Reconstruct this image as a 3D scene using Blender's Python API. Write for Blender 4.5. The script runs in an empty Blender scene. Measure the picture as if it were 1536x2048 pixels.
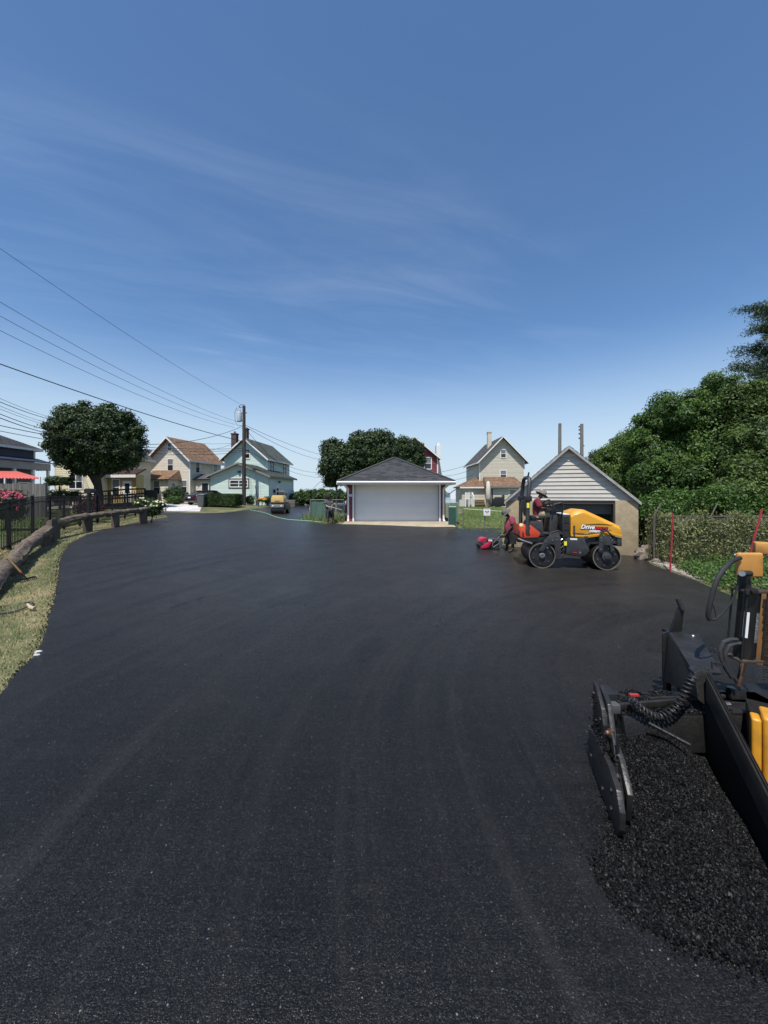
import bpy, bmesh, math, random
import numpy as np
from mathutils import Vector, Matrix
from mathutils.geometry import delaunay_2d_cdt
SC = bpy.context.scene
COL = SC.collection
R = math.radians
random.seed(7)
RNG = np.random.default_rng(11)

# ------------------------------------------------------------------ camera, sky, sun, exposure
F, HZ, CX, CH = 750.0, 990.0, 768.0, 2.2          # focal length in pixels, horizon row, centre column, eye height
cam_d = bpy.data.cameras.new("camera")
cam = bpy.data.objects.new("camera", cam_d); COL.objects.link(cam)
cam.location = (0, 0, CH); cam.rotation_euler = (R(90), 0, 0)
cam_d.sensor_fit = 'VERTICAL'; cam_d.sensor_height = 36.0; cam_d.lens = F / 2048 * 36.0
cam_d.shift_y = -(1024 - HZ) / 2048
cam_d.clip_start = 0.05; cam_d.clip_end = 6000
SC.camera = cam

SUN = Vector((-0.17, -0.45, 1.0)).normalized()
sun_d = bpy.data.lights.new("sun", 'SUN'); sun_d.energy = 5.0; sun_d.angle = R(0.53); sun_d.color = (1.0, 0.955, 0.89)
sun = bpy.data.objects.new("sun", sun_d); COL.objects.link(sun)
sun.rotation_euler = SUN.to_track_quat('Z', 'Y').to_euler(); sun.location = (-20, -30, 80)

w = bpy.data.worlds.new("World"); SC.world = w; w.use_nodes = True
nt = w.node_tree; N = nt.nodes; L = nt.links
bg = N['Background']
sky = N.new('ShaderNodeTexSky'); sky.sky_type = 'NISHITA'; sky.sun_disc = False
sky.sun_elevation = math.asin(SUN.z); sky.sun_rotation = math.atan2(SUN.x, SUN.y)
sky.air_density = 1.0; sky.dust_density = 0.25; sky.ozone_density = 4.0; sky.altitude = 20
tc = N.new('ShaderNodeTexCoord')
sep = N.new('ShaderNodeSeparateXYZ'); L.new(tc.outputs['Generated'], sep.inputs[0])
# thin high cirrus: direction projected on a flat layer far overhead
den = N.new('ShaderNodeMath'); den.operation = 'MAXIMUM'; den.inputs[1].default_value = 0.06; L.new(sep.outputs[2], den.inputs[0])
dv = N.new('ShaderNodeVectorMath'); dv.operation = 'DIVIDE'
cmb = N.new('ShaderNodeCombineXYZ')
for i in range(3): L.new(den.outputs[0], cmb.inputs[i])
L.new(tc.outputs['Generated'], dv.inputs[0]); L.new(cmb.outputs[0], dv.inputs[1])
m0 = N.new('ShaderNodeMapping'); m0.inputs['Rotation'].default_value = (0, 0, R(-24)); L.new(dv.outputs[0], m0.inputs[0])
mp = N.new('ShaderNodeMapping'); mp.inputs['Scale'].default_value = (0.42, 1.5, 0.0); mp.inputs['Location'].default_value = (3.1, 1.4, 0); L.new(m0.outputs[0], mp.inputs[0])
def sky_noise(vec, sc, det, rg, dist):
    x = N.new('ShaderNodeTexNoise'); x.inputs['Scale'].default_value = sc; x.inputs['Detail'].default_value = det; x.inputs['Roughness'].default_value = rg; x.inputs['Distortion'].default_value = dist
    L.new(vec, x.inputs['Vector']); return x.outputs['Fac']
def sky_rng(v, q):
    x = N.new('ShaderNodeMapRange'); x.interpolation_type = 'SMOOTHSTEP'; L.new(v, x.inputs['Value'])
    for k_, q_ in zip(('From Min', 'From Max', 'To Min', 'To Max'), q): x.inputs[k_].default_value = q_
    return x.outputs[0]
fine = sky_rng(sky_noise(mp.outputs[0], 1.7, 11, 0.62, 0.9), (0.38, 0.78, 0.0, 1.0))
broad = sky_rng(sky_noise(m0.outputs[0], 0.55, 4, 0.5, 0.3), (0.40, 0.74, 0.0, 0.11))
cm = N.new('ShaderNodeMath'); cm.operation = 'MULTIPLY_ADD'; L.new(fine, cm.inputs[0]); L.new(broad, cm.inputs[1]); cm.inputs[2].default_value = 0.035
rmp = cm
mx = N.new('ShaderNodeMix'); mx.data_type = 'RGBA'; mx.blend_type = 'MIX'
L.new(rmp.outputs[0], mx.inputs['Factor']); L.new(sky.outputs[0], mx.inputs['A'])
mx.inputs['B'].default_value = (5.8, 6.5, 7.6, 1)
# pale air low over the horizon
hz = N.new('ShaderNodeMapRange'); hz.interpolation_type = 'SMOOTHERSTEP'
for k_, q_ in zip(('From Min', 'From Max', 'To Min', 'To Max'), (-0.02, 0.42, 0.92, 0.0)): hz.inputs[k_].default_value = q_
L.new(sep.outputs[2], hz.inputs['Value'])
mh_ = N.new('ShaderNodeMix'); mh_.data_type = 'RGBA'; L.new(hz.outputs[0], mh_.inputs['Factor']); L.new(mx.outputs['Result'], mh_.inputs['A']); mh_.inputs['B'].default_value = (4.5, 5.3, 6.0, 1)
hs_n = N.new('ShaderNodeHueSaturation'); hs_n.inputs['Saturation'].default_value = 1.16; L.new(mh_.outputs['Result'], hs_n.inputs['Color'])
L.new(hs_n.outputs[0], bg.inputs[0])
bg.inputs[1].default_value = 0.124
SC.view_settings.view_transform = 'Standard'; SC.view_settings.look = 'None'
SC.view_settings.exposure = 0.22; SC.view_settings.gamma = 1.0; SC.view_settings.use_curve_mapping = False
SC.render.engine = 'CYCLES'
SC.cycles.max_bounces = 6; SC.cycles.transparent_max_bounces = 8

# ------------------------------------------------------------------ helpers
def P(u, v, Y): return Vector(((u - CX) / F * Y, Y, CH - (v - HZ) / F * Y))
def sstep(a, b, t):
    s = np.clip((t - a) / (b - a), 0, 1); return s * s * (3 - 2 * s)
def G(x, y):
    """height of the land: low by the camera and the block garage, a terrace further back, a shore after that"""
    t = 0.9 * y - 0.5 * np.clip(x, -14, 14)
    return 0.7 * sstep(7, 19, t) + 0.55 * sstep(22, 38, y) * (1 - sstep(-16, -6, x)) - 2.6 * sstep(72, 78, y)
def g(x, y): return float(G(np.float64(x), np.float64(y)))
def ground(u, v):
    """the point of the land seen at a place in the photograph"""
    lo, hi = 0.8, 0.8
    f = lambda Y: CH - (v - HZ) / F * Y - g((u - CX) / F * Y, Y)
    while f(hi) > 0 and hi < 70: lo, hi = hi, hi * 1.02
    for _ in range(30):
        m = (lo + hi) / 2
        if f(m) > 0: lo = m
        else: hi = m
    return Vector(((u - CX) / F * hi, hi, g((u - CX) / F * hi, hi)))

def tag(o, label=None, cat=None, group=None, kind=None):
    if label: o['label'] = label
    if cat: o['category'] = cat
    if group: o['group'] = group
    if kind: o['kind'] = kind
    return o
def root(name, label, cat, loc=(0, 0, 0), rz=0.0, group=None):
    o = bpy.data.objects.new(name, None); COL.objects.link(o); o.empty_display_size = 0.2
    o.location = loc; o.rotation_euler = (0, 0, rz)
    return tag(o, label, cat, group)
def copy_tree(o, parent=None):
    c = o.copy(); COL.objects.link(c)
    if parent is not None: c.parent = parent
    for ch in [x for x in COL.objects if x.parent == o]: copy_tree(ch, c)
    return c
def share(o, parent, loc, rot=(0, 0, 0), scale=(1, 1, 1)):
    c = o.copy(); COL.objects.link(c); c.parent = parent; c.location = loc; c.rotation_euler = rot; c.scale = scale
    return c

class MB:
    def __init__(s): s.v = []; s.f = []; s.t = []
    def add(s, vs, fs, t=0.5):
        n = len(s.v); s.v.extend([tuple(p) for p in vs])
        for f in fs: s.f.append(tuple(i + n for i in f)); s.t.append(t)
        return s
    def hexa(s, p, t=0.5):   # p: 4 bottom + 4 top, same winding
        return s.add(p, [(3, 2, 1, 0), (4, 5, 6, 7), (0, 1, 5, 4), (1, 2, 6, 5), (2, 3, 7, 6), (3, 0, 4, 7)], t)
    def box(s, c, d, rz=0.0, t=0.5):
        x, y, z = d[0] / 2, d[1] / 2, d[2] / 2; ca, sa = math.cos(rz), math.sin(rz)
        p = []
        for zz in (-z, z):
            for xx, yy in ((-x, -y), (x, -y), (x, y), (-x, y)):
                p.append((c[0] + xx * ca - yy * sa, c[1] + xx * sa + yy * ca, c[2] + zz))
        return s.hexa(p, t)
    def bb(s, x0, x1, y0, y1, z0, z1, t=0.5):
        return s.box(((x0 + x1) / 2, (y0 + y1) / 2, (z0 + z1) / 2), (abs(x1 - x0), abs(y1 - y0), abs(z1 - z0)), 0, t)
    def prism(s, poly, vec, t=0.5):
        n = len(poly); vec = Vector(vec); a = [Vector(p) for p in poly]; b = [p + vec for p in a]
        fs = [tuple(range(n - 1, -1, -1)), tuple(range(n, 2 * n))] + [(i, (i + 1) % n, n + (i + 1) % n, n + i) for i in range(n)]
        return s.add(a + b, fs, t)
    def tube(s, pts, r, n=8, t=0.5, caps=True):
        pts = [Vector(p) for p in pts]; m = len(pts)
        rs = list(r) if hasattr(r, '__len__') else [r] * m
        up = Vector((0, 0, 1)); vs = []; prev = None
        for i, p in enumerate(pts):
            d = (pts[min(i + 1, m - 1)] - pts[max(i - 1, 0)]).normalized()
            if prev is None:
                a = d.cross(up)
                if a.length < 1e-3: a = d.cross(Vector((1, 0, 0)))
            else:
                a = prev - d * prev.dot(d)
                if a.length < 1e-4: a = d.cross(up)
            a.normalize(); prev = a; b = d.cross(a)
            for k in range(n):
                q = 2 * math.pi * k / n; vs.append(p + (a * math.cos(q) + b * math.sin(q)) * rs[i])
        fs = [(i * n + k, i * n + (k + 1) % n, (i + 1) * n + (k + 1) % n, (i + 1) * n + k) for i in range(m - 1) for k in range(n)]
        if caps: fs += [tuple(range(n - 1, -1, -1)), tuple(range((m - 1) * n, m * n))]
        return s.add(vs, fs, t)
    def cyl(s, a, b, ra, rb=None, n=16, t=0.5): return s.tube([a, b], [ra, ra if rb is None else rb], n, t)
    def bar(s, a, b, wx, wz, t=0.5):   # square-section bar from a to b
        a = Vector(a); b = Vector(b); d = (b - a).normalized(); up = Vector((0, 0, 1))
        if abs(d.z) > 0.95: up = Vector((0, 1, 0))
        x = d.cross(up).normalized() * wx / 2; y = x.normalized().cross(d) * wz / 2
        return s.hexa([a - x - y, a + x - y, a + x + y, a - x + y, b - x - y, b + x - y, b + x + y, b - x + y], t)
    def ell(s, c, r, nu=12, nv=8, t=0.5, rough=0.0, seed=0):
        rr = random.Random(seed); vs = [(c[0], c[1], c[2] - r[2])]
        for j in range(1, nv):
            ph = -math.pi / 2 + math.pi * j / nv
            for i in range(nu):
                q = 2 * math.pi * i / nu; k = 1 + rr.uniform(-rough, rough)
                vs.append((c[0] + r[0] * k * math.cos(ph) * math.cos(q), c[1] + r[1] * k * math.cos(ph) * math.sin(q), c[2] + r[2] * k * math.sin(ph)))
        vs.append((c[0], c[1], c[2] + r[2])); fs = []
        for i in range(nu): fs.append((0, 1 + (i + 1) % nu, 1 + i))
        for j in range(nv - 2):
            for i in range(nu):
                a = 1 + j * nu; fs.append((a + i, a + (i + 1) % nu, a + nu + (i + 1) % nu, a + nu + i))
        a = 1 + (nv - 2) * nu
        for i in range(nu): fs.append((a + i, a + (i + 1) % nu, len(vs) - 1))
        return s.add(vs, fs, t)
    def lathe(s, prof, n=24, c=(0, 0, 0), axis='z', t=0.5):
        vs = []; m = len(prof)
        for r, h in prof:
            for k in range(n):
                q = 2 * math.pi * k / n; a, b = r * math.cos(q), r * math.sin(q)
                p = (a, b, h) if axis == 'z' else ((a, h, b) if axis == 'y' else (h, a, b))
                vs.append((c[0] + p[0], c[1] + p[1], c[2] + p[2]))
        fs = [(i * n + k, i * n + (k + 1) % n, (i + 1) * n + (k + 1) % n, (i + 1) * n + k) for i in range(m - 1) for k in range(n)]
        fs += [tuple(range(n)), tuple(range((m - 1) * n, m * n))]
        return s.add(vs, fs, t)
    def build(s, name, mat, parent=None, loc=None, rz=None, smooth=False, bevel=0.0, fix=True, kind=None, label=None, seg=2):
        me = bpy.data.meshes.new(name); me.from_pydata(s.v, [], s.f)
        at = me.attributes.new('tint', 'FLOAT', 'FACE'); at.data.foreach_set('value', s.t)
        if fix or bevel:
            bm = bmesh.new(); bm.from_mesh(me)
            if fix: bmesh.ops.recalc_face_normals(bm, faces=bm.faces)
            if bevel:
                es = [e for e in bm.edges if len(e.link_faces) == 2 and e.calc_face_angle(0) > 0.5]
                bmesh.ops.bevel(bm, geom=es, offset=bevel, segments=seg, profile=0.6, affect='EDGES', clamp_overlap=True)
            bm.to_mesh(me); bm.free()
        if smooth or bevel:
            me.polygons.foreach_set('use_smooth', [True] * len(me.polygons)); me.set_sharp_from_angle(angle=R(38))
        me.materials.append(mat); me.update()
        o = bpy.data.objects.new(name, me); COL.objects.link(o)
        if parent is not None: o.parent = parent
        if loc is not None: o.location = loc
        if rz is not None: o.rotation_euler = (0, 0, rz)
        if kind: o['kind'] = kind
        if label: o['label'] = label
        return o

def np_mesh(name, verts, faces, mat, parent=None, tint=None, smooth=False, kind=None):
    """a large mesh of equal polygons from arrays"""
    me = bpy.data.meshes.new(name); nv, nf, k = len(verts), len(faces), faces.shape[1]
    me.vertices.add(nv); me.vertices.foreach_set('co', np.ascontiguousarray(verts, dtype=np.float32).ravel())
    me.loops.add(nf * k); me.loops.foreach_set('vertex_index', np.ascontiguousarray(faces, dtype=np.int32).ravel())
    me.polygons.add(nf); me.polygons.foreach_set('loop_start', np.arange(0, nf * k, k, dtype=np.int32))
    me.polygons.foreach_set('loop_total', np.full(nf, k, dtype=np.int32))
    if smooth: me.polygons.foreach_set('use_smooth', np.ones(nf, dtype=bool))
    if tint is not None:
        at = me.attributes.new('tint', 'FLOAT', 'FACE'); at.data.foreach_set('value', np.ascontiguousarray(tint, dtype=np.float32))
    me.materials.append(mat); me.update(calc_edges=True); me.validate()
    o = bpy.data.objects.new(name, me); COL.objects.link(o)
    if parent is not None: o.parent = parent
    if kind: o['kind'] = kind
    return o

# ------------------------------------------------------------------ materials
MATS = {}
def M(name, c1, c2=None, rough=0.6, ns=0.0, amt=0.2, bump=0.0, bs=40.0, metal=0.0, spec=0.5, coat=0.0, stretch=(1, 1, 1), dirt=None, dirt_s=1.2, dirt_a=0.5, transl=0.0):
    """principled surface: colour from the per-face tint (c1 to c2), varied by noise, with optional dirt patches and fine relief"""
    m = bpy.data.materials.new(name); m.use_nodes = True; t = m.node_tree; n = t.nodes; l = t.links
    b = n['Principled BSDF']; b.inputs['Roughness'].default_value = rough; b.inputs['Metallic'].default_value = metal
    b.inputs['Specular IOR Level'].default_value = spec; b.inputs['Coat Weight'].default_value = coat; b.inputs['Coat Roughness'].default_value = 0.12
    tcn = n.new('ShaderNodeTexCoord'); mpn = n.new('ShaderNodeMapping'); mpn.inputs['Scale'].default_value = stretch
    l.new(tcn.outputs['Object'], mpn.inputs[0])
    def rgb(c): x = n.new('ShaderNodeRGB'); x.outputs[0].default_value = (*c, 1); return x.outputs[0]
    def mix(fac, a, bb, mode='MIX'):
        x = n.new('ShaderNodeMix'); x.data_type = 'RGBA'; x.blend_type = mode
        if isinstance(fac, float): x.inputs['Factor'].default_value = fac
        else: l.new(fac, x.inputs['Factor'])
        l.new(a, x.inputs['A']); l.new(bb, x.inputs['B']); return x.outputs['Result']
    def noise(sc, det=6, rg=0.6):
        x = n.new('ShaderNodeTexNoise'); x.inputs['Scale'].default_value = sc; x.inputs['Detail'].default_value = det; x.inputs['Roughness'].default_value = rg
        l.new(mpn.outputs[0], x.inputs['Vector']); return x.outputs['Fac']
    def rng(v, a, bb, c, d):
        x = n.new('ShaderNodeMapRange'); l.new(v, x.inputs['Value'])
        for k, q in zip(('From Min', 'From Max', 'To Min', 'To Max'), (a, bb, c, d)): x.inputs[k].default_value = q
        return x.outputs[0]
    col = rgb(c1)
    if c2 is not None:
        a = n.new('ShaderNodeAttribute'); a.attribute_name = 'tint'; col = mix(a.outputs['Fac'], col, rgb(c2))
    if ns:
        f = rng(noise(ns), 0.3, 0.7, 1 - amt, 1 + amt)
        x = n.new('ShaderNodeCombineXYZ')
        for i in range(3): l.new(f, x.inputs[i])
        col = mix(1.0, col, x.outputs[0], 'MULTIPLY')
    if dirt is not None:
        col = mix(rng(noise(dirt_s, 8, 0.65), 0.48, 0.7, 0.0, dirt_a), col, rgb(dirt))
    l.new(col, b.inputs['Base Color'])
    if bump:
        bn = n.new('ShaderNodeBump'); bn.inputs['Strength'].default_value = bump; bn.inputs['Distance'].default_value = 0.02
        l.new(noise(bs, 4), bn.inputs['Height']); l.new(bn.outputs[0], b.inputs['Normal'])
    if transl:
        out = n['Material Output']; tr = n.new('ShaderNodeBsdfTranslucent'); l.new(col, tr.inputs[0])
        ms = n.new('ShaderNodeMixShader'); ms.inputs[0].default_value = transl
        l.new(b.outputs[0], ms.inputs[1]); l.new(tr.outputs[0], ms.inputs[2]); l.new(ms.outputs[0], out.inputs[0])
    MATS[name] = m
    return m
mGlass = M('window_glass', (0.012, 0.016, 0.02), rough=0.06, spec=0.8)
mWhite = M('white_paint', (0.74, 0.74, 0.72), rough=0.5, ns=3, amt=0.05)
mDark = M('dark_void', (0.012, 0.012, 0.013), rough=0.8)
mBlackMetal = M('black_metal', (0.012, 0.012, 0.013), rough=0.42, ns=6, amt=0.3, dirt=(0.05, 0.048, 0.045), dirt_s=5, dirt_a=0.35)
mSteel = M('worn_steel', (0.35, 0.34, 0.33), rough=0.38, metal=0.9, ns=12, amt=0.2, dirt=(0.1, 0.08, 0.06), dirt_s=9)
mGalv = M('galvanised_steel', (0.2, 0.2, 0.2), rough=0.5, metal=0.5, ns=8, amt=0.15)
mRubber = M('black_rubber', (0.014, 0.014, 0.015), rough=0.55)
mConcrete = M('concrete', (0.36, 0.30, 0.215), rough=0.85, ns=1.6, amt=0.18, bump=0.25, bs=30, dirt=(0.25, 0.21, 0.15), dirt_s=1.3, dirt_a=0.6)
# ------------------------------------------------------------------ the land
def land_material():
    m = M('lawn_soil', (0.085, 0.10, 0.035), rough=0.9, ns=0.9, amt=0.35, bump=0.5, bs=25, dirt=(0.24, 0.19, 0.10), dirt_s=0.9, dirt_a=0.95)
    return m
mLand = land_material()
xs = np.concatenate([np.linspace(-900, -70, 14), np.arange(-66, 66, 0.75), np.linspace(70, 900, 14)])
ys = np.concatenate([np.linspace(-300, -12, 8), np.arange(-8, 80, 0.6)])
gx, gy = np.meshgrid(xs, ys); gz = G(gx, gy)
vv = np.stack([gx, gy, gz], -1).reshape(-1, 3); nx_, ny_ = len(xs), len(ys)
ii = (np.arange(ny_ - 1)[:, None] * nx_ + np.arange(nx_ - 1)[None, :]).ravel()
ff = np.stack([ii, ii + 1, ii + nx_ + 1, ii + nx_], -1)
land = np_mesh('ground', vv, ff, mLand, smooth=True, kind='structure')
tag(land, 'grassy land under the houses and gardens', kind='structure')

# ------------------------------------------------------------------ fresh asphalt
def asphalt_material():
    m = bpy.data.materials.new('fresh_asphalt'); m.use_nodes = True; t = m.node_tree; n = t.nodes; l = t.links
    b = n['Principled BSDF']; tcn = n.new('ShaderNodeTexCoord'); O = tcn.outputs['Object']
    def noise(sc, det=5, rg=0.6, vec=None):
        x = n.new('ShaderNodeTexNoise'); x.inputs['Scale'].default_value = sc; x.inputs['Detail'].default_value = det; x.inputs['Roughness'].default_value = rg
        l.new(vec if vec is not None else O, x.inputs['Vector']); return x.outputs['Fac']
    def rng(v, a, bb, c, d):
        x = n.new('ShaderNodeMapRange'); l.new(v, x.inputs['Value'])
        for k, q in zip(('From Min', 'From Max', 'To Min', 'To Max'), (a, bb, c, d)): x.inputs[k].default_value = q
        return x.outputs[0]
    def math_(op, a, bb):
        x = n.new('ShaderNodeMath'); x.operation = op
        for i, q in enumerate((a, bb)):
            if isinstance(q, (int, float)): x.inputs[i].default_value = q
            else: l.new(q, x.inputs[i])
        return x.outputs[0]
    def mix(fac, a, bb):
        x = n.new('ShaderNodeMix'); x.data_type = 'RGBA'
        l.new(fac, x.inputs['Factor'])
        for k, q in (('A', a), ('B', bb)):
            if isinstance(q, tuple): x.inputs[k].default_value = (*q, 1)
            else: l.new(q, x.inputs[k])
        return x.outputs['Result']
    def vor(sc, feat='F1'):
        x = n.new('ShaderNodeTexVoronoi'); x.feature = feat; x.inputs['Scale'].default_value = sc; l.new(O, x.inputs['Vector']); return x
    # aggregate
    v1 = vor(125); v2 = vor(170)
    wn = n.new('ShaderNodeSeparateColor'); l.new(v1.outputs['Color'], wn.inputs[0])
    wn2 = n.new('ShaderNodeSeparateColor'); l.new(v2.outputs['Color'], wn2.inputs[0])
    col = mix(rng(wn.outputs[0], 0.0, 1.0, 0.0, 1.0), (0.0011, 0.00095, 0.0008), (0.0078, 0.0070, 0.0060))
    patch = noise(0.55, 6, 0.6)
    st = n.new('ShaderNodeMapping'); st.inputs['Rotation'].default_value = (0, 0, R(35)); st.inputs['Scale'].default_value = (0.25, 2.6, 1); l.new(O, st.inputs[0])
    streak = noise(1.0, 6, 0.65, st.outputs[0])
    col = mix(rng(patch, 0.35, 0.7, 0.0, 0.55), col, (0.0050, 0.0049, 0.0054))
    col = mix(rng(streak, 0.52, 0.72, 0.0, 0.5), col, (0.010, 0.0098, 0.0098))
    dusty = noise(0.9, 8, 0.7)
    col = mix(rng(dusty, 0.6, 0.78, 0.0, 0.35), col, (0.032, 0.029, 0.025))
    # rings left by the turning roller, and a base tone that lightens with distance
    rc = n.new('ShaderNodeVectorMath'); rc.operation = 'DISTANCE'; l.new(O, rc.inputs[0]); rc.inputs[1].default_value = (6.2, 3.0, 0.2)
    cx3 = n.new('ShaderNodeCombineXYZ'); l.new(rc.outputs['Value'], cx3.inputs[0]); l.new(math_('MULTIPLY', patch, 0.5), cx3.inputs[1])
    ring = noise(3.2, 6, 0.7, cx3.outputs[0])
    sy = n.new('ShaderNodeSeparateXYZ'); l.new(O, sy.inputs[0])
    paler = math_('MULTIPLY', rng(math_('ADD', sy.outputs[1], math_('MULTIPLY', patch, 3.0)), 3.6, 9.5, 0.0, 1.0), rng(noise(1.6, 7, 0.65), 0.3, 0.7, 0.55, 1.0))
    col = mix(paler, col, (0.0275, 0.0248, 0.0215))
    wide = rng(noise(0.35, 4, 0.6), 0.35, 0.65, 0.35, 1.0)
    col = mix(math_('MULTIPLY', rng(ring, 0.5, 0.68, 0.0, 0.6), wide), col, (0.028, 0.0262, 0.0245))
    col = mix(math_('MULTIPLY', rng(ring, 0.48, 0.34, 0.0, 0.8), wide), col, (0.0045, 0.0042, 0.0042))
    def crease(vec, sc, at, wd):
        v_ = noise(sc, 3, 0.5, vec); x = n.new('ShaderNodeMath'); x.operation = 'SUBTRACT'; l.new(v_, x.inputs[0]); x.inputs[1].default_value = at
        y_ = n.new('ShaderNodeMath'); y_.operation = 'ABSOLUTE'; l.new(x.outputs[0], y_.inputs[0]); return rng(y_.outputs[0], 0.0, wd, 1.0, 0.0)
    brk = rng(noise(1.1, 5, 0.6), 0.5, 0.6, 0.0, 1.0)
    cr_a = math_('MULTIPLY', crease(cx3.outputs[0], 0.55, 0.5, 0.0022), brk)
    st2 = n.new('ShaderNodeMapping'); st2.inputs['Rotation'].default_value = (0, 0, R(62)); st2.inputs['Scale'].default_value = (0.12, 0.7, 1); l.new(O, st2.inputs[0])
    cr_b = math_('MULTIPLY', crease(st2.outputs[0], 1.0, 0.52, 0.0035), rng(noise(0.8, 5, 0.6), 0.52, 0.6, 0.0, 1.0))
    crs = n.new('ShaderNodeMath'); crs.operation = 'MAXIMUM'; l.new(cr_a, crs.inputs[0]); l.new(cr_b, crs.inputs[1])
    col = mix(math_('MULTIPLY', crs.outputs[0], 0.85), col, (0.002, 0.002, 0.002))
    scf = n.new('ShaderNodeMapping'); scf.inputs['Rotation'].default_value = (0, 0, R(20)); scf.inputs['Scale'].default_value = (0.5, 2.2, 1); l.new(O, scf.inputs[0])
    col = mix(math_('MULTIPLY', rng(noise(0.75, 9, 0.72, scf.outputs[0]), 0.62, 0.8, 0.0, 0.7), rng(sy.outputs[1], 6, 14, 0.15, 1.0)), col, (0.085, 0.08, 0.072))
    # single pale stones that lost their binder
    pale = math_('MULTIPLY', rng(wn.outputs[1], 0.95, 0.985, 0.0, 1.0), rng(patch, 0.3, 0.65, 0.35, 1.0))
    col = mix(math_('MULTIPLY', pale, 0.7), col, (0.045, 0.045, 0.047))
    pale2 = rng(wn2.outputs[2], 0.9985, 0.9995, 0.0, 0.6)
    col = mix(pale2, col, (0.2, 0.2, 0.2))
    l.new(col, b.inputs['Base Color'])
    rough = math_('ADD', rng(patch, 0.3, 0.7, 0.28, 0.40), rng(wn.outputs[2], 0, 1, -0.10, 0.16))
    l.new(rough, b.inputs['Roughness']); b.inputs['Specular IOR Level'].default_value = 0.33
    h = math_('ADD', rng(v1.outputs['Distance'], 0, 0.8, 0.6, 0.0), rng(v2.outputs['Distance'], 0, 0.8, 0.6, 0.0))
    h = math_('ADD', h, math_('MULTIPLY', wn.outputs[0], 0.6))
    bn = n.new('ShaderNodeBump'); bn.inputs['Strength'].default_value = 0.5; bn.inputs['Distance'].default_value = 0.006
    l.new(h, bn.inputs['Height'])
    bn2 = n.new('ShaderNodeBump'); bn2.inputs['Strength'].default_value = 0.35; bn2.inputs['Distance'].default_value = 0.05
    l.new(math_('ADD', streak, patch), bn2.inputs['Height']); l.new(bn.outputs[0], bn2.inputs['Normal'])
    l.new(bn2.outputs[0], b.inputs['Normal'])
    return m
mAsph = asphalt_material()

def dense(poly, step, wob, seed):
    rr = random.Random(seed); out = []
    for i, a in enumerate(poly):
        b = poly[(i + 1) % len(poly)]; a = Vector(a[:2]); b = Vector(b[:2]); k = max(1, int((b - a).length / step))
        nrm = Vector((-(b - a).y, (b - a).x)).normalized() if (b - a).length > 1e-6 else Vector((0, 0))
        for j in range(k): out.append(a.lerp(b, j / k) + nrm * (rr.gauss(0, wob) if j else 0))
    return out
def sheet(name, poly, lift, mat, step=0.35, wob=0.0, grid=0.7, seed=1, skirt=0.05, parent=None, extra=None):
    """a thin layer laid on the land inside a ground-plan outline"""
    b = dense(poly, step, wob, seed); n = len(b)
    pts = [Vector((p.x, p.y)) for p in b]
    x0, x1 = min(p.x for p in b), max(p.x for p in b); y0, y1 = min(p.y for p in b), max(p.y for p in b)
    y = y0 + grid / 2
    while y < y1:
        x = x0 + grid / 2
        while x < x1: pts.append(Vector((x, y))); x += grid
        y += grid
    r = delaunay_2d_cdt(pts, [(i, (i + 1) % n) for i in range(n)], [list(range(n))], 1, 1e-5)
    vs, fs, orig = r[0], r[2], r[3]
    z = G(np.array([v.x for v in vs]), np.array([v.y for v in vs])) + lift
    mb = MB(); mb.add([(v.x, v.y, zz) for v, zz in zip(vs, z)], fs)
    sk = [(p.x, p.y, g(p.x, p.y) + lift) for p in b]; lo = [(p.x, p.y, g(p.x, p.y) - skirt) for p in b]
    mb.add(sk + lo, [(i, (i + 1) % n, n + (i + 1) % n, n + i) for i in range(n)])
    return mb.build(name, mat, parent, fix=True, smooth=True)
gp = lambda u, v: ground(u, v)[:2]
SA, SB = Vector((4.81, 14.8, 0)), Vector((9.03, 13.3, 0))      # front corners of the block garage
lot = [(-6.4, -6), (-5.6, 1.2), (-4.75, 2.9)] + [gp(*q) for q in ((0, 1398), (32, 1352), (74, 1310), (92, 1268), (101, 1225), (113, 1190), (118, 1150), (121, 1122), (136, 1094), (160, 1078),
       (190, 1066), (240, 1053), (300, 1041), (338, 1034), (330, 1030.5), (310, 1030), (306, 1025), (360, 1025.5), (410, 1027), (450, 1026), (490, 1021), (530, 1015), (556, 1011.5), (572, 1010.5), (600, 1009.5), (618, 1009))]
lot += [gp(*q) for q in ((618, 1030), (600, 1037), (603, 1043), (640, 1047.5))] + [(-2.3, 19.3), (-2.2, 19.0), (3.6, 18.6)]
lot += [gp(*q) for q in ((910, 1057), (935, 1058), (1002, 1057))] + [(4.7, 14.9), (SA.x, SA.y + .1), (SB.x, SB.y + .1), (9.1, 13.2)]
lot += [gp(*q) for q in ((1300, 1129), (1345, 1146), (1400, 1167), (1450, 1188), (1500, 1210), (1600, 1255))] + [(9.5, 4.2), (10, -6)]
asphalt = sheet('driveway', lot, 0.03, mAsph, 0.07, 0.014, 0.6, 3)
tag(asphalt, 'fresh black asphalt of the driveway', kind='structure')

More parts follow.
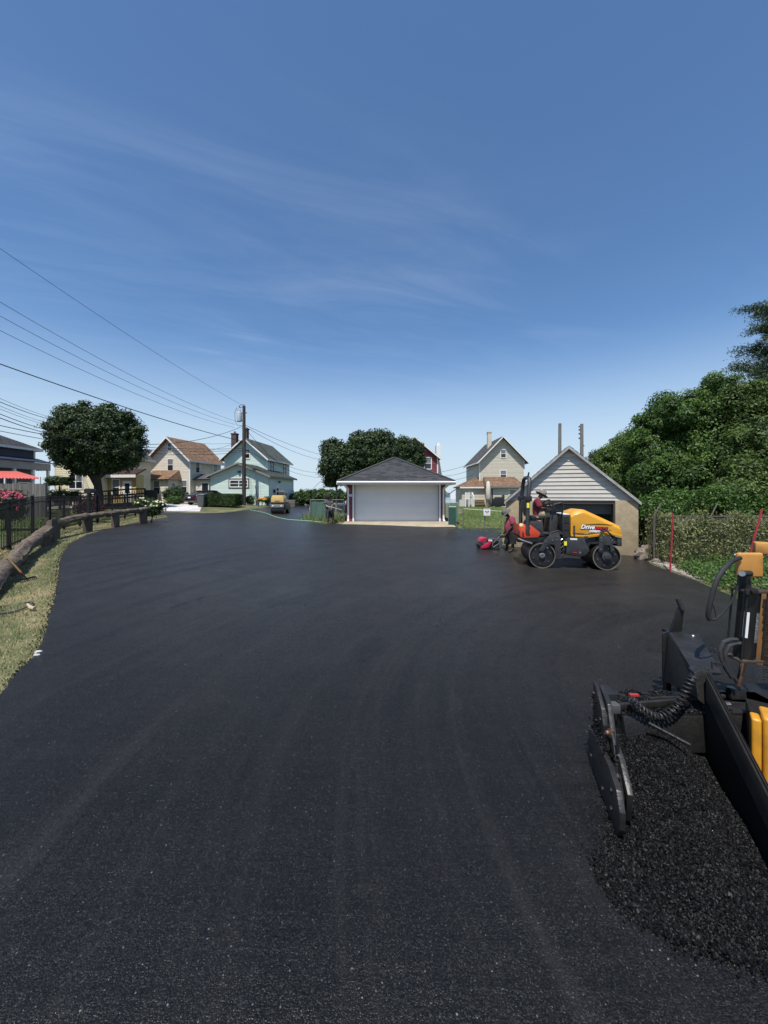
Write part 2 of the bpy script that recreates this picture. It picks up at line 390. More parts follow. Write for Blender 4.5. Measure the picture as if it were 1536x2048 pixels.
# white gravel drive by the car, concrete path in the garden on the left
mGravel = M('white_gravel', (0.4, 0.38, 0.36), (0.75, 0.73, 0.7), rough=0.85, ns=9, amt=0.35, bump=0.8, bs=30, dirt=(0.2, 0.15, 0.12), dirt_s=3)
gr = sheet('gravel_drive', [gp(*q) for q in ((312, 1022), (400, 1023), (404, 1010), (330, 1007), (318, 1012))], 0.02, mGravel, 0.4, 0.03, 0.8, 5)
tag(gr, 'white gravel parking strip behind the dark car', kind='structure')
mPath = M('pale_concrete', (0.42, 0.40, 0.36), rough=0.85, ns=2, amt=0.12, bump=0.15, bs=30)
pth = sheet('garden_path', [gp(*q) for q in ((58, 1024), (150, 1018), (300, 1006), (330, 1003), (330, 1000.5), (230, 1005), (120, 1011), (62, 1014))], 0.02, mPath, 0.6, 0.0, 1.0, 6)
tag(pth, 'pale concrete garden path behind the black fence', kind='structure')
# dry edge strip of loose gravel by the chain link fence on the right
mRub = M('rubble_soil', (0.2, 0.17, 0.135), rough=0.9, ns=6, amt=0.4, bump=0.8, bs=22, dirt=(0.34, 0.3, 0.25), dirt_s=5)
sh = sheet('gravel_verge', [(9.1, 13.35), gp(1300, 1126), gp(1345, 1143), gp(1400, 1164), gp(1415, 1168), gp(1400, 1156), gp(1360, 1137), gp(1320, 1119), (9.4, 13.7)], 0.02, mRub, 0.3, 0.03, 0.5, 8)
tag(sh, 'strip of pale gravel between the asphalt and the chain link fence', kind='structure')

# ------------------------------------------------------------------ water and the far shore
mWater = M('river_water', (0.10, 0.15, 0.18), rough=0.12, ns=0.05, amt=0.15, bump=0.3, bs=0.6)
mb = MB(); mb.add([(-1500, 70, -0.85), (1500, 70, -0.85), (1500, 4200, -0.85), (-1500, 4200, -0.85)], [(0, 1, 2, 3)])
tag(mb.build('water', mWater, fix=False), 'grey blue river behind the houses', kind='structure')
def ridge(name, y, x0, x1, h, seed, mat, depth=60, step=6):
    rr = np.random.default_rng(seed); xs_ = np.arange(x0, x1, step); n_ = len(xs_)
    base = np.convolve(rr.normal(0, 1, n_ + 30), np.ones(14) / 14, 'same')[15:15 + n_]
    fine = np.convolve(rr.normal(0, 1, n_ + 4), np.ones(2) / 2, 'same')[2:2 + n_]
    hh = np.clip(h * (1 + 1.1 * base + 0.22 * fine), h * .25, None)
    rows = []
    for k, (dy, fz) in enumerate(((0, 0.0), (3, 0.55), (10, 0.9), (depth * .5, 1.0), (depth, 0.0))):
        rows.append(np.stack([xs_ + rr.normal(0, 1, n_) * (0 if k == 0 else 1.2), np.full(n_, y + dy) + rr.normal(0, 1, n_) * (k > 0), np.where(fz > 0, hh * fz * rr.uniform(.85, 1.1, n_), 0) - 1.0], -1))
    v_ = np.concatenate(rows); q = (np.arange(4)[:, None] * n_ + np.arange(n_ - 1)[None, :]).ravel()
    o = np_mesh(name, v_, np.stack([q, q + 1, q + n_ + 1, q + n_], -1), mat)
    return tag(o, kind='structure')
mShore = M('far_woodland', (0.055, 0.085, 0.075), rough=0.9, ns=0.08, amt=0.5)
tag(ridge('far_shore', 620, -900, 900, 8.5, 4, mShore), 'low wooded shore across the river')
# ------------------------------------------------------------------ building helpers (local frame: x along the front, y away from the street, z up)
mSkyPane = M('pale_blind_sky_pane', (0.16, 0.165, 0.16), rough=0.12, spec=0.7)  # lighter upper panes: reflected sky put into the colour, along with blinds
class Wall:
    """a vertical wall seen from outside, from p0 (left) to p1 (right)"""
    def __init__(s, p0, p1):
        s.p = Vector((p0[0], p0[1], 0)); d = Vector((p1[0] - p0[0], p1[1] - p0[1], 0)); s.w = d.length; s.d = d.normalized(); s.n = Vector((s.d.y, -s.d.x, 0))
    def pt(s, a, z, o=0.0): q = s.p + s.d * a + s.n * o; return Vector((q.x, q.y, z))
    def box(s, mb, a0, a1, z0, z1, o0, o1, t=0.5):
        return mb.hexa([s.pt(a0, z0, o0), s.pt(a1, z0, o0), s.pt(a1, z0, o1), s.pt(a0, z0, o1), s.pt(a0, z1, o0), s.pt(a1, z1, o0), s.pt(a1, z1, o1), s.pt(a0, z1, o1)], t)
def lap(mb, wl, z0, z1, pitch=0.13, peak=None, ps=0.5, a0=0.0, a1=None, proud=0.02):
    """overlapping boards up a wall, into the gable where there is one"""
    a1 = wl.w if a1 is None else a1
    top = peak if peak else z1; z = z0
    def span(zz):
        if peak is None or zz <= z1: return a0, a1
        k = (zz - z1) / (peak - z1); m = a0 + (a1 - a0) * ps; return a0 + (m - a0) * k, a1 - (a1 - m) * k
    while z < top - 1e-4:
        zt = min(z + pitch, top)
        if z < z1 < zt and peak: zt = z1
        l0, r0 = span(z); l1, r1 = span(zt)
        mb.add([wl.pt(l0, z, proud), wl.pt(r0, z, proud), wl.pt(r1, zt, 0.003), wl.pt(l1, zt, 0.003), wl.pt(l0, z, 0), wl.pt(r0, z, 0)],
               [(0, 1, 2, 3), (4, 5, 1, 0)], random.random())
        z = zt
def window(par, wl, a, z, w_, h_, frame=None, rails=1, mull=0, fw=0.09, pane=None, label=None):
    """a window on a wall: casing (part), panes (sub-parts)"""
    frame = frame or mWhite; mb = MB()
    wl.box(mb, a - w_ / 2 - fw, a - w_ / 2, z - fw, z + h_ + fw, 0.0, 0.06); wl.box(mb, a + w_ / 2, a + w_ / 2 + fw, z - fw, z + h_ + fw, 0.0, 0.06)
    wl.box(mb, a - w_ / 2, a + w_ / 2, z + h_, z + h_ + fw, 0.0, 0.062); wl.box(mb, a - w_ / 2, a + w_ / 2, z - fw * 1.1, z, 0.0, 0.075)
    for k in range(rails):
        zz = z + h_ * (k + 1) / (rails + 1); wl.box(mb, a - w_ / 2, a + w_ / 2, zz - 0.025, zz + 0.025, 0.012, 0.05)
    for k in range(mull):
        x = a - w_ / 2 + w_ * (k + 1) / (mull + 1); wl.box(mb, x - 0.04, x + 0.04, z, z + h_, 0.012, 0.053)
    o = mb.build('window', frame, par)
    if label: o['label'] = label
    for i in range(mull + 1):
        for k in range(rails + 1):
            p = MB(); wl.box(p, a - w_ / 2 + w_ * i / (mull + 1), a - w_ / 2 + w_ * (i + 1) / (mull + 1), z + h_ * k / (rails + 1), z + h_ * (k + 1) / (rails + 1), 0.0215 if k % 2 else 0.024, 0.03 if k % 2 else 0.034)
            p.build('pane', pane or (mSkyPane if k == rails and random.random() < .55 else mGlass), o)
    return o
def slope(mb, a, b, c, d, pitch=0.16, tab=0.32, th=0.1):
    """a roof plane: eave a-b, ridge d-c; a deck plus courses of shingle tabs that overlap"""
    a, b, c, d = Vector(a), Vector(b), Vector(c), Vector(d); nrm = (b - a).cross(d - a).normalized()
    if nrm.z < 0: nrm = -nrm
    if (c - d).length < 1e-3: mb.prism([a, b, c], -nrm * th, 0.35)
    else: mb.prism([a, b, c, d], -nrm * th, 0.35)
    run = ((d + c) / 2 - (a + b) / 2).length; rows = max(2, int(run / pitch))
    for i in range(rows):
        f0, f1 = i / rows, (i + 1) / rows
        l0, r0, l1, r1 = a.lerp(d, f0), b.lerp(c, f0), a.lerp(d, f1), b.lerp(c, f1)
        k = max(1, int((r0 - l0).length / tab)); off = random.random()
        lift0 = nrm * 0.022; lift1 = nrm * 0.004; e = [0.0] + sorted(min(0.999, (j + off) / k) for j in range(k)) + [1.0]
        for j in range(len(e) - 1):
            if e[j + 1] - e[j] < 1e-4: continue
            p = [l0.lerp(r0, e[j]) + lift0, l0.lerp(r0, e[j + 1]) + lift0, l1.lerp(r1, e[j + 1]) + lift1, l1.lerp(r1, e[j]) + lift1, l0.lerp(r0, e[j]), l0.lerp(r0, e[j + 1])]
            mb.add(p, [(0, 1, 2, 3), (4, 5, 1, 0)], random.random())
def gable_block(par, x0, x1, y0, y1, z0, ze, zp, siding, roofm, trim, oh=0.4, ohf=0.45, pitch=0.13, sides='fblr', rp=0.17):
    """a gabled block whose ridge runs away from the street; returns its walls"""
    cx = (x0 + x1) / 2; W = {'f': Wall((x0, y0), (x1, y0)), 'r': Wall((x1, y0), (x1, y1)), 'b': Wall((x1, y1), (x0, y1)), 'l': Wall((x0, y1), (x0, y0))}
    core = MB(); core.prism([(x0 + .01, y0 + .01, z0), (x1 - .01, y0 + .01, z0), (x1 - .01, y0 + .01, ze), (cx, y0 + .01, zp - .02), (x0 + .01, y0 + .01, ze)], (0, y1 - y0 - .02, 0))
    core.build('wall', siding, par)
    sd = MB()
    lap(sd, W['f'], z0, ze, pitch, zp)
    for k in 'lr': lap(sd, W[k], z0, ze, pitch)
    sd.build('siding', siding, par, fix=False, kind='stuff')
    k = (zp - ze) / ((x1 - x0) / 2); rf = MB(); up = 0.1
    for sgn in (-1, 1):
        xe = cx + sgn * ((x1 - x0) / 2 + oh); zz = ze - oh * k + up
        a, b = Vector((xe, y0 - ohf, zz)), Vector((xe, y1 + ohf * .6, zz)); c, d = Vector((cx, y1 + ohf * .6, zp + up)), Vector((cx, y0 - ohf, zp + up))
        slope(rf, a, b, c, d, rp)
    rf.build('roof', roofm, par, fix=False)
    tr = MB()
    for sgn in (-1, 1):
        xe = cx + sgn * ((x1 - x0) / 2 + oh); zz = ze - oh * k + up
        for yy in (y0 - ohf - .03,):
            a = Vector((xe, yy, zz)); d = Vector((cx, yy, zp + up)); dn = Vector((0, 0, -0.2))
            tr.prism([a, d, d + dn, a + dn], (0, 0.035, 0))
        tr.bb(xe - .03 if sgn < 0 else xe, xe if sgn < 0 else xe + .03, y0 - ohf, y1 + ohf * .6, zz - 0.17, zz + 0.01)
    for xx in (x0, x1):
        tr.bb(xx - .045 - .02, xx + .045 + .02, y0 - .035, y0 + .07, z0, ze)
    tr.build('trim', trim, par)
    return W
def chimney(par, x, y, z0, z1, w_, d_, mat, cap=0.12, pot=False):
    mb = MB(); mb.bb(x - w_ / 2, x + w_ / 2, y - d_ / 2, y + d_ / 2, z0, z1); mb.bb(x - w_ / 2 - .05, x + w_ / 2 + .05, y - d_ / 2 - .05, y + d_ / 2 + .05, z1, z1 + cap)
    if pot: mb.cyl((x, y, z1 + cap), (x, y, z1 + cap + .25), .12, .1, 10)
    return mb.build('chimney', mat, par)
def door(par, wl, a, z, w_, h_, mat, frame=None, glass=True):
    fr = MB(); fw = 0.1
    wl.box(fr, a - w_ / 2 - fw, a - w_ / 2, z, z + h_ + fw, 0, .06); wl.box(fr, a + w_ / 2, a + w_ / 2 + fw, z, z + h_ + fw, 0, .06); wl.box(fr, a - w_ / 2, a + w_ / 2, z + h_, z + h_ + fw, 0, .062)
    d = MB(); wl.box(d, a - w_ / 2, a + w_ / 2, z, z + h_, 0.0215, .035); o = d.build('door', mat, par)
    fr.build('door_frame', frame or mWhite, o)
    if glass:
        q = MB(); wl.box(q, a - w_ * .32, a + w_ * .32, z + h_ * .45, z + h_ * .92, .035, .045); q.build('pane', mGlass, o)
    k = MB(); k.ell(wl.pt(a + w_ * .4, z + h_ * .45, .07), (.03, .03, .03), 8, 6); k.build('handle', mSteel, o)
    return o
# ------------------------------------------------------------------ red garage with the wide white door
mRed = M('barn_red_paint', (0.17, 0.028, 0.035), (0.21, 0.036, 0.045), rough=0.6, ns=5, amt=0.12)
mShGrey = M('charcoal_shingle', (0.030, 0.031, 0.034), (0.075, 0.075, 0.078), rough=0.9, ns=14, amt=0.3, bump=0.4, bs=60)
mDoorW = M('white_door_enamel', (0.66, 0.66, 0.66), rough=0.45, ns=1.5, amt=0.03)
rg = root('garage', 'low garage with red siding, wide white door and charcoal hip roof', 'garage', (-2.06, 20.6, 0.75))
Wd = 5.42; Dp = 6.0; ze_ = 2.2
core = MB(); core.bb(0.02, Wd - .02, .25, Dp, -.6, ze_); core.build('wall', mRed, rg)
wf = Wall((0, 0), (Wd, 0)); wlft = Wall((0, Dp), (0, 0)); wrt = Wall((Wd, 0), (Wd, Dp)); dw0, dw1 = .42, Wd - .34
sd = MB()
for a0, a1 in ((0.0, dw0), (dw1, Wd)):
    wf.box(sd, a0, a1, 0, ze_, -.25, -.002); lap(sd, wf, 0, ze_, .19, a0=a0, a1=a1)
lap(sd, wlft, -.5, ze_, .19); lap(sd, wrt, -.5, ze_, .19)
sd.build('siding', mRed, rg, fix=False, kind='stuff')
tr = MB()
for a in (dw0, dw1): wf.box(tr, a - .09 if a < 1 else a, a if a < 1 else a + .09, 0, ze_ - .02, -.18, .03)
wf.box(tr, dw0, dw1, 2.07, ze_ - .02, -.18, .03)
tr.build('door_trim', mWhite, rg)
dmb = MB(); nsec = 4
dr = MB(); wf.box(dr, dw0, dw1, 0, 2.07, -.22, -.13); gd = dr.build('garage_door', mDoorW, rg)
for k in range(nsec):
    s_ = MB(); z0 = k * 2.07 / nsec + .002; z1 = (k + 1) * 2.07 / nsec - .002
    wf.box(s_, dw0 + .01, dw1 - .01, z0, z1, -.13, -.122); s_.build('door_panel', mDoorW, gd, bevel=.003)
oh = .75; ox = .42; zz = ze_ - .02; rf = MB(); cx_ = Wd / 2; ry0, ry1 = 2.95, Dp - 2.95 + .3; zpk = zz + 1.62
a, b = Vector((-ox, -oh, zz)), Vector((Wd + ox, -oh, zz)); c, d = Vector((Wd + ox, Dp + oh, zz)), Vector((-ox, Dp + oh, zz)); r0, r1 = Vector((cx_, ry0, zpk)), Vector((cx_, max(ry0 + .02, ry1), zpk))
slope(rf, a, b, r0, r0, .15, .3, .06); slope(rf, d, a, r0, r1, .15, .3, .06); slope(rf, b, c, r1, r0, .15, .3, .06); slope(rf, c, d, r1, r1, .15, .3, .06)
rf.build('roof', mShGrey, rg, fix=False)
rc = MB(); rc.bar(a + Vector((.05, .05, .05)), r0 + Vector((0, 0, .03)), .2, .03); rc.bar(b + Vector((-.05, .05, .05)), r0 + Vector((0, 0, .03)), .2, .03); rc.build('hip_cap', mShGrey, rg)
fa = MB(); fa.bb(-ox, Wd + ox, -oh - .03, -oh, zz - .17, zz - .01); fa.bb(-ox - .03, -ox, -oh - .03, Dp + oh, zz - .17, zz - .01); fa.bb(Wd + ox, Wd + ox + .03, -oh - .03, Dp + oh, zz - .17, zz - .01)
fa.build('fascia', mWhite, rg)
so = MB(); so.bb(-ox, Wd + ox, -oh, Dp + oh, zz - .16, zz - .12); so.build('soffit', mWhite, rg)
gt = MB()
gt.tube([(-ox, -oh - .09, zz - .06), (Wd + ox, -oh - .09, zz - .06)], .06, 8); gt.build('gutter', mWhite, rg, smooth=True)
for x in (.1, Wd - .1):
    dsp = MB(); dsp.bar((x, -.07, .06), (x, -.07, 1.8), .09, .07); dsp.bar((x, -.07, 1.78), (x + (-.22 if x < 1 else .22), -oh - .05, 2.05), .09, .07); dsp.bar((x, -.05, .1), (x + .02, -.28, .0), .09, .07)
    dsp.build('downspout', mWhite, rg)
sg = MB(); wf.box(sg, .1, .36, 1.36, 1.5, .02, .035); hs = sg.build('house_number_plate', M('pale_plate', (.55, .55, .6), rough=.4), rg)
ap = MB(); ap.hexa([(-.3, -1.25, -.14), (Wd + .25, -1.75, -.17), (Wd + .25, .2, -.14), (-.3, .2, -.14), (-.1, -1.1, -.045), (Wd + .2, -1.65, -.06), (Wd + .2, .1, .0), (-.1, .1, .0)])
apo = ap.build('garage_apron', mConcrete, None, loc=(-2.06, 20.6, 0.75), bevel=.03); tag(apo, 'worn tan concrete slab in front of the white garage door', kind='structure')

# ------------------------------------------------------------------ block garage on the right with white gable and dark opening
mStucco = M('sandy_stucco', (0.34, 0.27, 0.17), rough=0.9, ns=3.5, amt=0.22, bump=0.5, bs=18, dirt=(0.27, 0.21, 0.13), dirt_s=1.6, dirt_a=0.7)
mPlank = M('white_vinyl_board', (0.42, 0.395, 0.35), (0.52, 0.49, 0.435), rough=0.55, ns=4, amt=0.06, dirt=(0.4, 0.38, 0.34), dirt_s=3, dirt_a=0.3)
mGreyRoof = M('grey_shingle', (0.10, 0.10, 0.095), (0.2, 0.19, 0.18), rough=0.9, ns=10, amt=0.25)
ang = math.atan2(SB.y - SA.y, SB.x - SA.x); SW = (SB - SA).length
sgx = root('block_garage', 'small sandy block garage with white boarded gable and dark open doorway', 'garage', (SA.x, SA.y, -.05), ang)
H_ = 2.05; D_ = 6.5
o0, o1 = 1.28, SW - .72
pw = MB()
for a0, a1 in ((0, o0), (o1, SW)): pw.bb(a0, a1, 0, .3, -.1, H_)
pw.bb(0, .25, .3, D_, -.1, H_); pw.bb(SW - .25, SW, .3, D_, -.1, H_); pw.bb(.25, SW - .25, D_ - .25, D_, -.1, H_)
pw.build('wall', mStucco, sgx, bevel=.02)
fl = MB(); fl.bb(.25, SW - .25, .3, D_ - .25, -.08, .03); fl.build('floor', mConcrete, sgx)
ld = MB(); ld.bb(o0, o1, .02, .28, H_ - .09, H_); ld.build('lintel', mBlackMetal, sgx)
for k in range(2):
    q = MB(); q.bb(o0 + .03, o1 - .03, .34 + k * .03, .37 + k * .03, H_ - .31 - k * .2, H_ - .1 - k * .21); q.build('raised_door_panel', M('dim_door_panel' + 'ab'[k], (.1, .1, .1), rough=.6), sgx)
jb = MB(); jb.bb(o0, o0 + .06, .0, .3, 0, H_ - .09); jb.bb(o1 - .06, o1, .0, .3, 0, H_ - .09); jb.bb(o0 + .05, o1 - .05, .005, .02, H_ - .12, H_ - .092); jb.build('door_frame', M('brown_frame', (.05, .04, .035), rough=.7), sgx)
ohx = .04; pk = 1.98; cxs = SW / 2
gw = MB(); gw.prism([(-ohx + .03, .12, H_ + .0), (SW + ohx - .03, .12, H_ + .0), (cxs, .12, H_ + pk - .03)], (0, .1, 0)); gw.build('gable_wall', mPlank, sgx)
zb = H_ - .04; npl = 13; ph = (pk) / npl
fr0 = Wall((-ohx, .1), (SW + ohx, .1)); wtot = SW + 2 * ohx
for k in range(npl):
    z0 = zb + k * ph; z1 = z0 + ph
    def lim(z): q = max(0, (z - zb) / (pk + .02)); return wtot / 2 * q, wtot - wtot / 2 * q
    l0, r0_ = lim(z0); l1, r1_ = lim(z1)
    q = MB(); q.add([fr0.pt(l0, z0, .035), fr0.pt(r0_, z0, .035), fr0.pt(r1_, z1, .006), fr0.pt(l1, z1, .006), fr0.pt(l0, z0, 0), fr0.pt(r0_, z0, 0), fr0.pt(r1_, z1, 0), fr0.pt(l1, z1, 0)],
                    [(0, 1, 2, 3), (4, 5, 1, 0), (5, 6, 2, 1), (6, 7, 3, 2), (7, 4, 0, 3), (7, 6, 5, 4)], random.random())
    q.build('siding_plank', mPlank, sgx)
q = MB(); fr0.box(q, 0, wtot, zb - .09, zb, -.02, .045); q.build('gable_sill_board', mWhite, sgx)
rf = MB()
for s_ in (-1, 1):
    xe = cxs + s_ * (SW / 2 + ohx + .02); zz = H_ - .04; A_, B_ = Vector((xe, -.09, zz)), Vector((xe, D_ + .2, zz)); slope(rf, A_, B_, (cxs, D_ + .2, H_ + pk + .06), (cxs, -.09, H_ + pk + .06), .2, .35, .07)
rf.build('roof', mGreyRoof, sgx, fix=False)
rk = MB()
for s_ in (-1, 1):
    xe = cxs + s_ * (SW / 2 + ohx + .02); a = Vector((xe, -.12, H_ - .05)); d = Vector((cxs, -.12, H_ + pk + .05)); rk.prism([a, d, d + Vector((0, 0, -.11)), a + Vector((0, 0, -.11))], (0, .03, 0))
rk.build('rake_board', M('weathered_trim', (.30, .295, .28), rough=.75, ns=5, amt=.25), sgx)
# things kept inside the dark garage
tag(MB().bb(7.2, 8.1, 18.4, 18.9, .03, 1.05).bb(7.15, 8.15, 18.35, 18.95, 1.05, 1.1).build('workbench', M('old_wood_dark', (.06, .045, .03), rough=.8)), 'dark workbench at the back of the open block garage', 'workbench')

# ------------------------------------------------------------------ beige house in the middle right
mBeige = M('beige_vinyl', (0.49, 0.455, 0.365), (0.55, 0.515, 0.415), rough=0.6, ns=2, amt=0.06)
mBrownSh = M('brown_shingle', (0.13, 0.075, 0.045), (0.27, 0.165, 0.10), rough=0.9, ns=8, amt=0.3)
mDkSh = M('dark_shingle', (0.05, 0.05, 0.05), (0.11, 0.11, 0.105), rough=0.9, ns=8, amt=0.3)
mBrick = M('red_brown_brick', (0.085, 0.05, 0.042), rough=0.85, ns=14, amt=0.35)
mCream = M('cream_masonry', (0.55, 0.5, 0.4), rough=0.8, ns=6, amt=0.15)
bh = root('beige_house', 'two storey beige house with steep front gable and brown lean-to roof', 'house', (12.75, 50, .85))
Wb = gable_block(bh, 0, 5.95, 0, 8, -.4, 6.0, 9.05, mBeige, mDkSh, mWhite, .42, .62, .2)
window(bh, Wb['f'], 3.15, 6.35, .62, 1.0); window(bh, Wb['f'], 3.15, 3.55, .75, 1.05)
chimney(bh, 1.9, 2.2, 7.0, 10.0, .52, .52, mCream, pot=True)
lean = MB(); lean.bb(.55, 4.65, -2.6, -.03, -.4, 2.45); lean.build('extension_wall', mBeige, bh)
sd = MB(); wl_ = Wall((.55, -2.6), (4.65, -2.6)); lap(sd, wl_, -.4, 2.45, .2); lap(sd, Wall((.55, -.03), (.55, -2.6)), -.4, 2.45, .2); sd.build('extension_siding', mBeige, bh, fix=False, kind='stuff')
rf = MB(); slope(rf, (.2, -3.0, 2.45), (5.0, -3.0, 2.45), (4.6, -.05, 3.75), (.5, -.05, 3.75), .17, .3, .12); slope(rf, (5.0, -3.0, 2.45), (5.0, -.05, 2.45), (4.6, -.05, 3.75), (4.6, -.05, 3.75), .17, .3, .12); slope(rf, (.2, -.05, 2.45), (.2, -3.0, 2.45), (.5, -.05, 3.75), (.5, -.05, 3.75), .17, .3, .12)
rf.build('lean_to_roof', mBrownSh, bh, fix=False)
fs_ = MB(); fs_.bb(.2, 5.0, -3.03, -3.0, 2.28, 2.44); fs_.build('lean_to_fascia', M('grey_gutter', (.2, .2, .2), rough=.5), bh)
window(bh, wl_, 2.95, .75, .82, 1.25)
wr = MB(); wr.tube([wl_.pt(1.75 + .14 * math.cos(q), 1.2 + .14 * math.sin(q), .06) for q in np.linspace(0, 6.28, 13)], .05, 6); wr.bar(wl_.pt(1.66, 1.4, .05), wl_.pt(1.62, .75, .05), .1, .04); wr.bar(wl_.pt(1.8, 1.3, .05), wl_.pt(1.88, .6, .05), .1, .04)
tag(wr.build('wall_ornament', M('dull_green', (.05, .055, .04), rough=.8), None, loc=bh.location), 'dark hanging ornament on the beige house wall', 'ornament')
lw = MB(); lw.bb(-2.6, .5, -1.2, 3, -.4, 2.4); lw.build('wing_wall', mBeige, bh)
sd = MB(); wl2 = Wall((-2.6, -1.2), (.5, -1.2)); lap(sd, wl2, -.2, 2.4, .2); lap(sd, Wall((-2.6, 3), (-2.6, -1.2)), -.2, 2.4, .2); sd.build('wing_siding', mBeige, bh, fix=False, kind='stuff')
rf = MB(); slope(rf, (-2.95, -1.55, 2.4), (.5, -1.55, 2.4), (.5, .8, 3.7), (-.5, .8, 3.7), .17, .3, .12); slope(rf, (-2.95, 3.2, 2.4), (-2.95, -1.55, 2.4), (-.5, .8, 3.7), (-.5, .8, 3.7), .17, .3, .12); rf.build('wing_roof', mBrownSh, bh, fix=False)
fs_ = MB(); fs_.bb(-2.95, .2, -1.58, -1.55, 2.22, 2.4); fs_.build('wing_fascia', mWhite, bh)
# closed pale patio umbrella beside the lean-to
um = root('patio_umbrella', 'closed cream patio umbrella beside the beige house steps', 'umbrella', (12.95, 46.6, .85))
q = MB(); q.lathe([(.05, 3.1), (.22, 2.9), (.3, 2.0), (.34, .9), (.24, .75)], 10); q.build('folded_canopy', M('cream_canvas', (.55, .52, .45), rough=.8, ns=6, amt=.15), um, smooth=True)
q = MB(); q.cyl((0, 0, 0), (0, 0, 3.3), .03, n=8); q.cyl((0, 0, 0), (0, 0, .08), .3, n=14); q.build('pole', mGalv, um)
# wooden steps with a white railing
stp = root('porch_steps', 'wooden steps with white railings at the beige house wing', 'steps', (11.0, 47.7, .8))
mStepW = M('tan_deck_wood', (.34, .26, .16), rough=.8, ns=4, amt=.2)
for k in range(5):
    q = MB(); q.bb(.6, 2.0, k * .28, k * .28 + .34, .0 + k * .2 + .13, k * .2 + .18); q.bb(.6, 2.0, k * .28 + .3, k * .28 + .33, k * .2 - .06, k * .2 + .13); q.build('step', mStepW, stp)
rl = MB()
for x, y in ((-.5, .6), (-.05, .6), (.35, .6), (.45, .1), (.5, .9)): rl.bb(x - .06, x + .06, y - .06, y + .06, -.1, 1.75 if y > .3 else 1.3)
rl.bar((-.5, .6, 1.65), (.5, .9, 1.65), .08, .1); rl.bar((-.5, .6, .9), (.45, .6, .9), .08, .1); rl.bar((.35, .6, 1.6), (.45, .1, 1.2), .08, .1)
for k in range(5): rl.bb(-.42 + k * .08, -.38 + k * .08, .58, .62, .9, 1.65)
rl.build('railing', mWhite, stp)
lat = MB(); lat.bb(-1.2, .55, 1.0, 1.04, -.1, .8); lat.build('skirting', M('white_lattice', (.5, .5, .48), rough=.7), stp)
bq = root('barbecue', 'barbecue under a black cover by the beige house', 'barbecue', (14.2, 46.6, .8))
q = MB(); q.prism([(-.85, -.3, 0), (.85, -.3, 0), (.75, -.3, .75), (.4, -.3, 1.15), (-.35, -.3, 1.15), (-.75, -.3, .75)], (0, .6, 0)); q.build('cover', M('black_vinyl', (.012, .012, .012), rough=.5, ns=5, amt=.3), bq, bevel=.08)
for x in (-.6, .6): q = MB(); q.cyl((x, -.2, 0), (x, -.2, .12), .06, n=8); q.build('wheel', mRubber, bq)
pp = MB(); pp.cyl((0, 0, 0), (0, 0, 2.2), .1, n=10); pp.ell((0, 0, 2.2), (.13, .13, .13), 10, 6); tag(pp.build('smoker_pipe', mBlackMetal, None, loc=(13.35, 46.3, .75), smooth=True), 'dark upright pipe left of the covered barbecue', 'pipe')

# ------------------------------------------------------------------ red house behind the maple
rh = root('red_house', 'tall dark red house with a white chimney rising behind the maple trees', 'house', (.8, 42, .8))
Wr = gable_block(rh, 0, 5.2, 0, 8, -.4, 5.67, 7.85, mRed, mDkSh, mWhite, .3, .4, .25)
window(rh, Wr['f'], 4.1, 4.35, .72, 1.2)
mb = MB(); mb.bb(5.22, 5.85, 1.0, 2.2, -.4, 4.4); mb.prism([(5.22, 1.0, 4.4), (5.85, 1.0, 4.4), (5.7, 1.0, 5.3), (5.22, 1.0, 5.3)], (0, 1.2, 0)); mb.bb(5.22, 5.7, 1.1, 2.1, 5.3, 7.15); mb.bb(5.3, 5.6, 1.3, 1.9, 7.15, 7.45); mb.build('chimney', mWhite, rh)
# ------------------------------------------------------------------ mint green house
mMint = M('mint_siding', (0.52, 0.635, 0.565), (0.57, 0.69, 0.615), rough=0.6, ns=2, amt=0.06)
mGreenSh = M('green_grey_shingle', (0.045, 0.055, 0.045), (0.1, 0.115, 0.1), rough=0.9, ns=8, amt=0.3)
mBrownTrim = M('brown_trim', (.10, .07, .055), rough=.6)
mh = root('mint_house', 'mint green house with two brick chimneys and a low gabled front addition', 'house', (-18.66, 44, .8), R(-7))
Wm = gable_block(mh, 0, 5.15, 0, 7, 0, 5.75, 7.95, mMint, mGreenSh, mWhite, .38, .62, .16)
window(mh, Wm['f'], 2.75, 5.7, .6, 1.0)
for a in (1.4, 5.3): window(mh, Wm['r'], a, 4.1, .65, 1.4, frame=mBrownTrim)
chimney(mh, 1.55, 2.0, 6.2, 9.4, .55, .55, mBrick); chimney(mh, .35, 1.6, 4.6, 8.75, .62, .62, mBrick, pot=True)
x0, x1, y0, y1 = .65, 7.15, -3.95, 3.2; ze, zp = 3.42, 4.72
core = MB(); core.prism([(x0, y0 + .01, 0), (x1 - .01, y0 + .01, 0), (x1 - .01, y0 + .01, ze), (x0 + 3.25, y0 + .01, zp), (x0 + .01, y0 + .01, ze)], (0, y1 - y0, 0)); core.build('addition_wall', mMint, mh)
wa = Wall((x0, y0), (x1, y0)); war = Wall((x1, y0), (x1, y1)); sd = MB(); lap(sd, wa, 0, ze, .16, zp); lap(sd, war, 0, ze, .16); lap(sd, Wall((x0, y1), (x0, y0)), 0, ze, .16); sd.build('addition_siding', mMint, mh, fix=False, kind='stuff')
rf = MB(); xm = x0 + 3.25
for s_ in (-1, 1):
    xe = xm + s_ * 3.6; slope(rf, (xe, y0 - .45, ze - .04), (xe, y1 + .3, ze - .04), (xm, y1 + .3, zp + .1), (xm, y0 - .45, zp + .1), .17, .3)
rf.build('addition_roof', mGreenSh, mh, fix=False)
tr = MB()
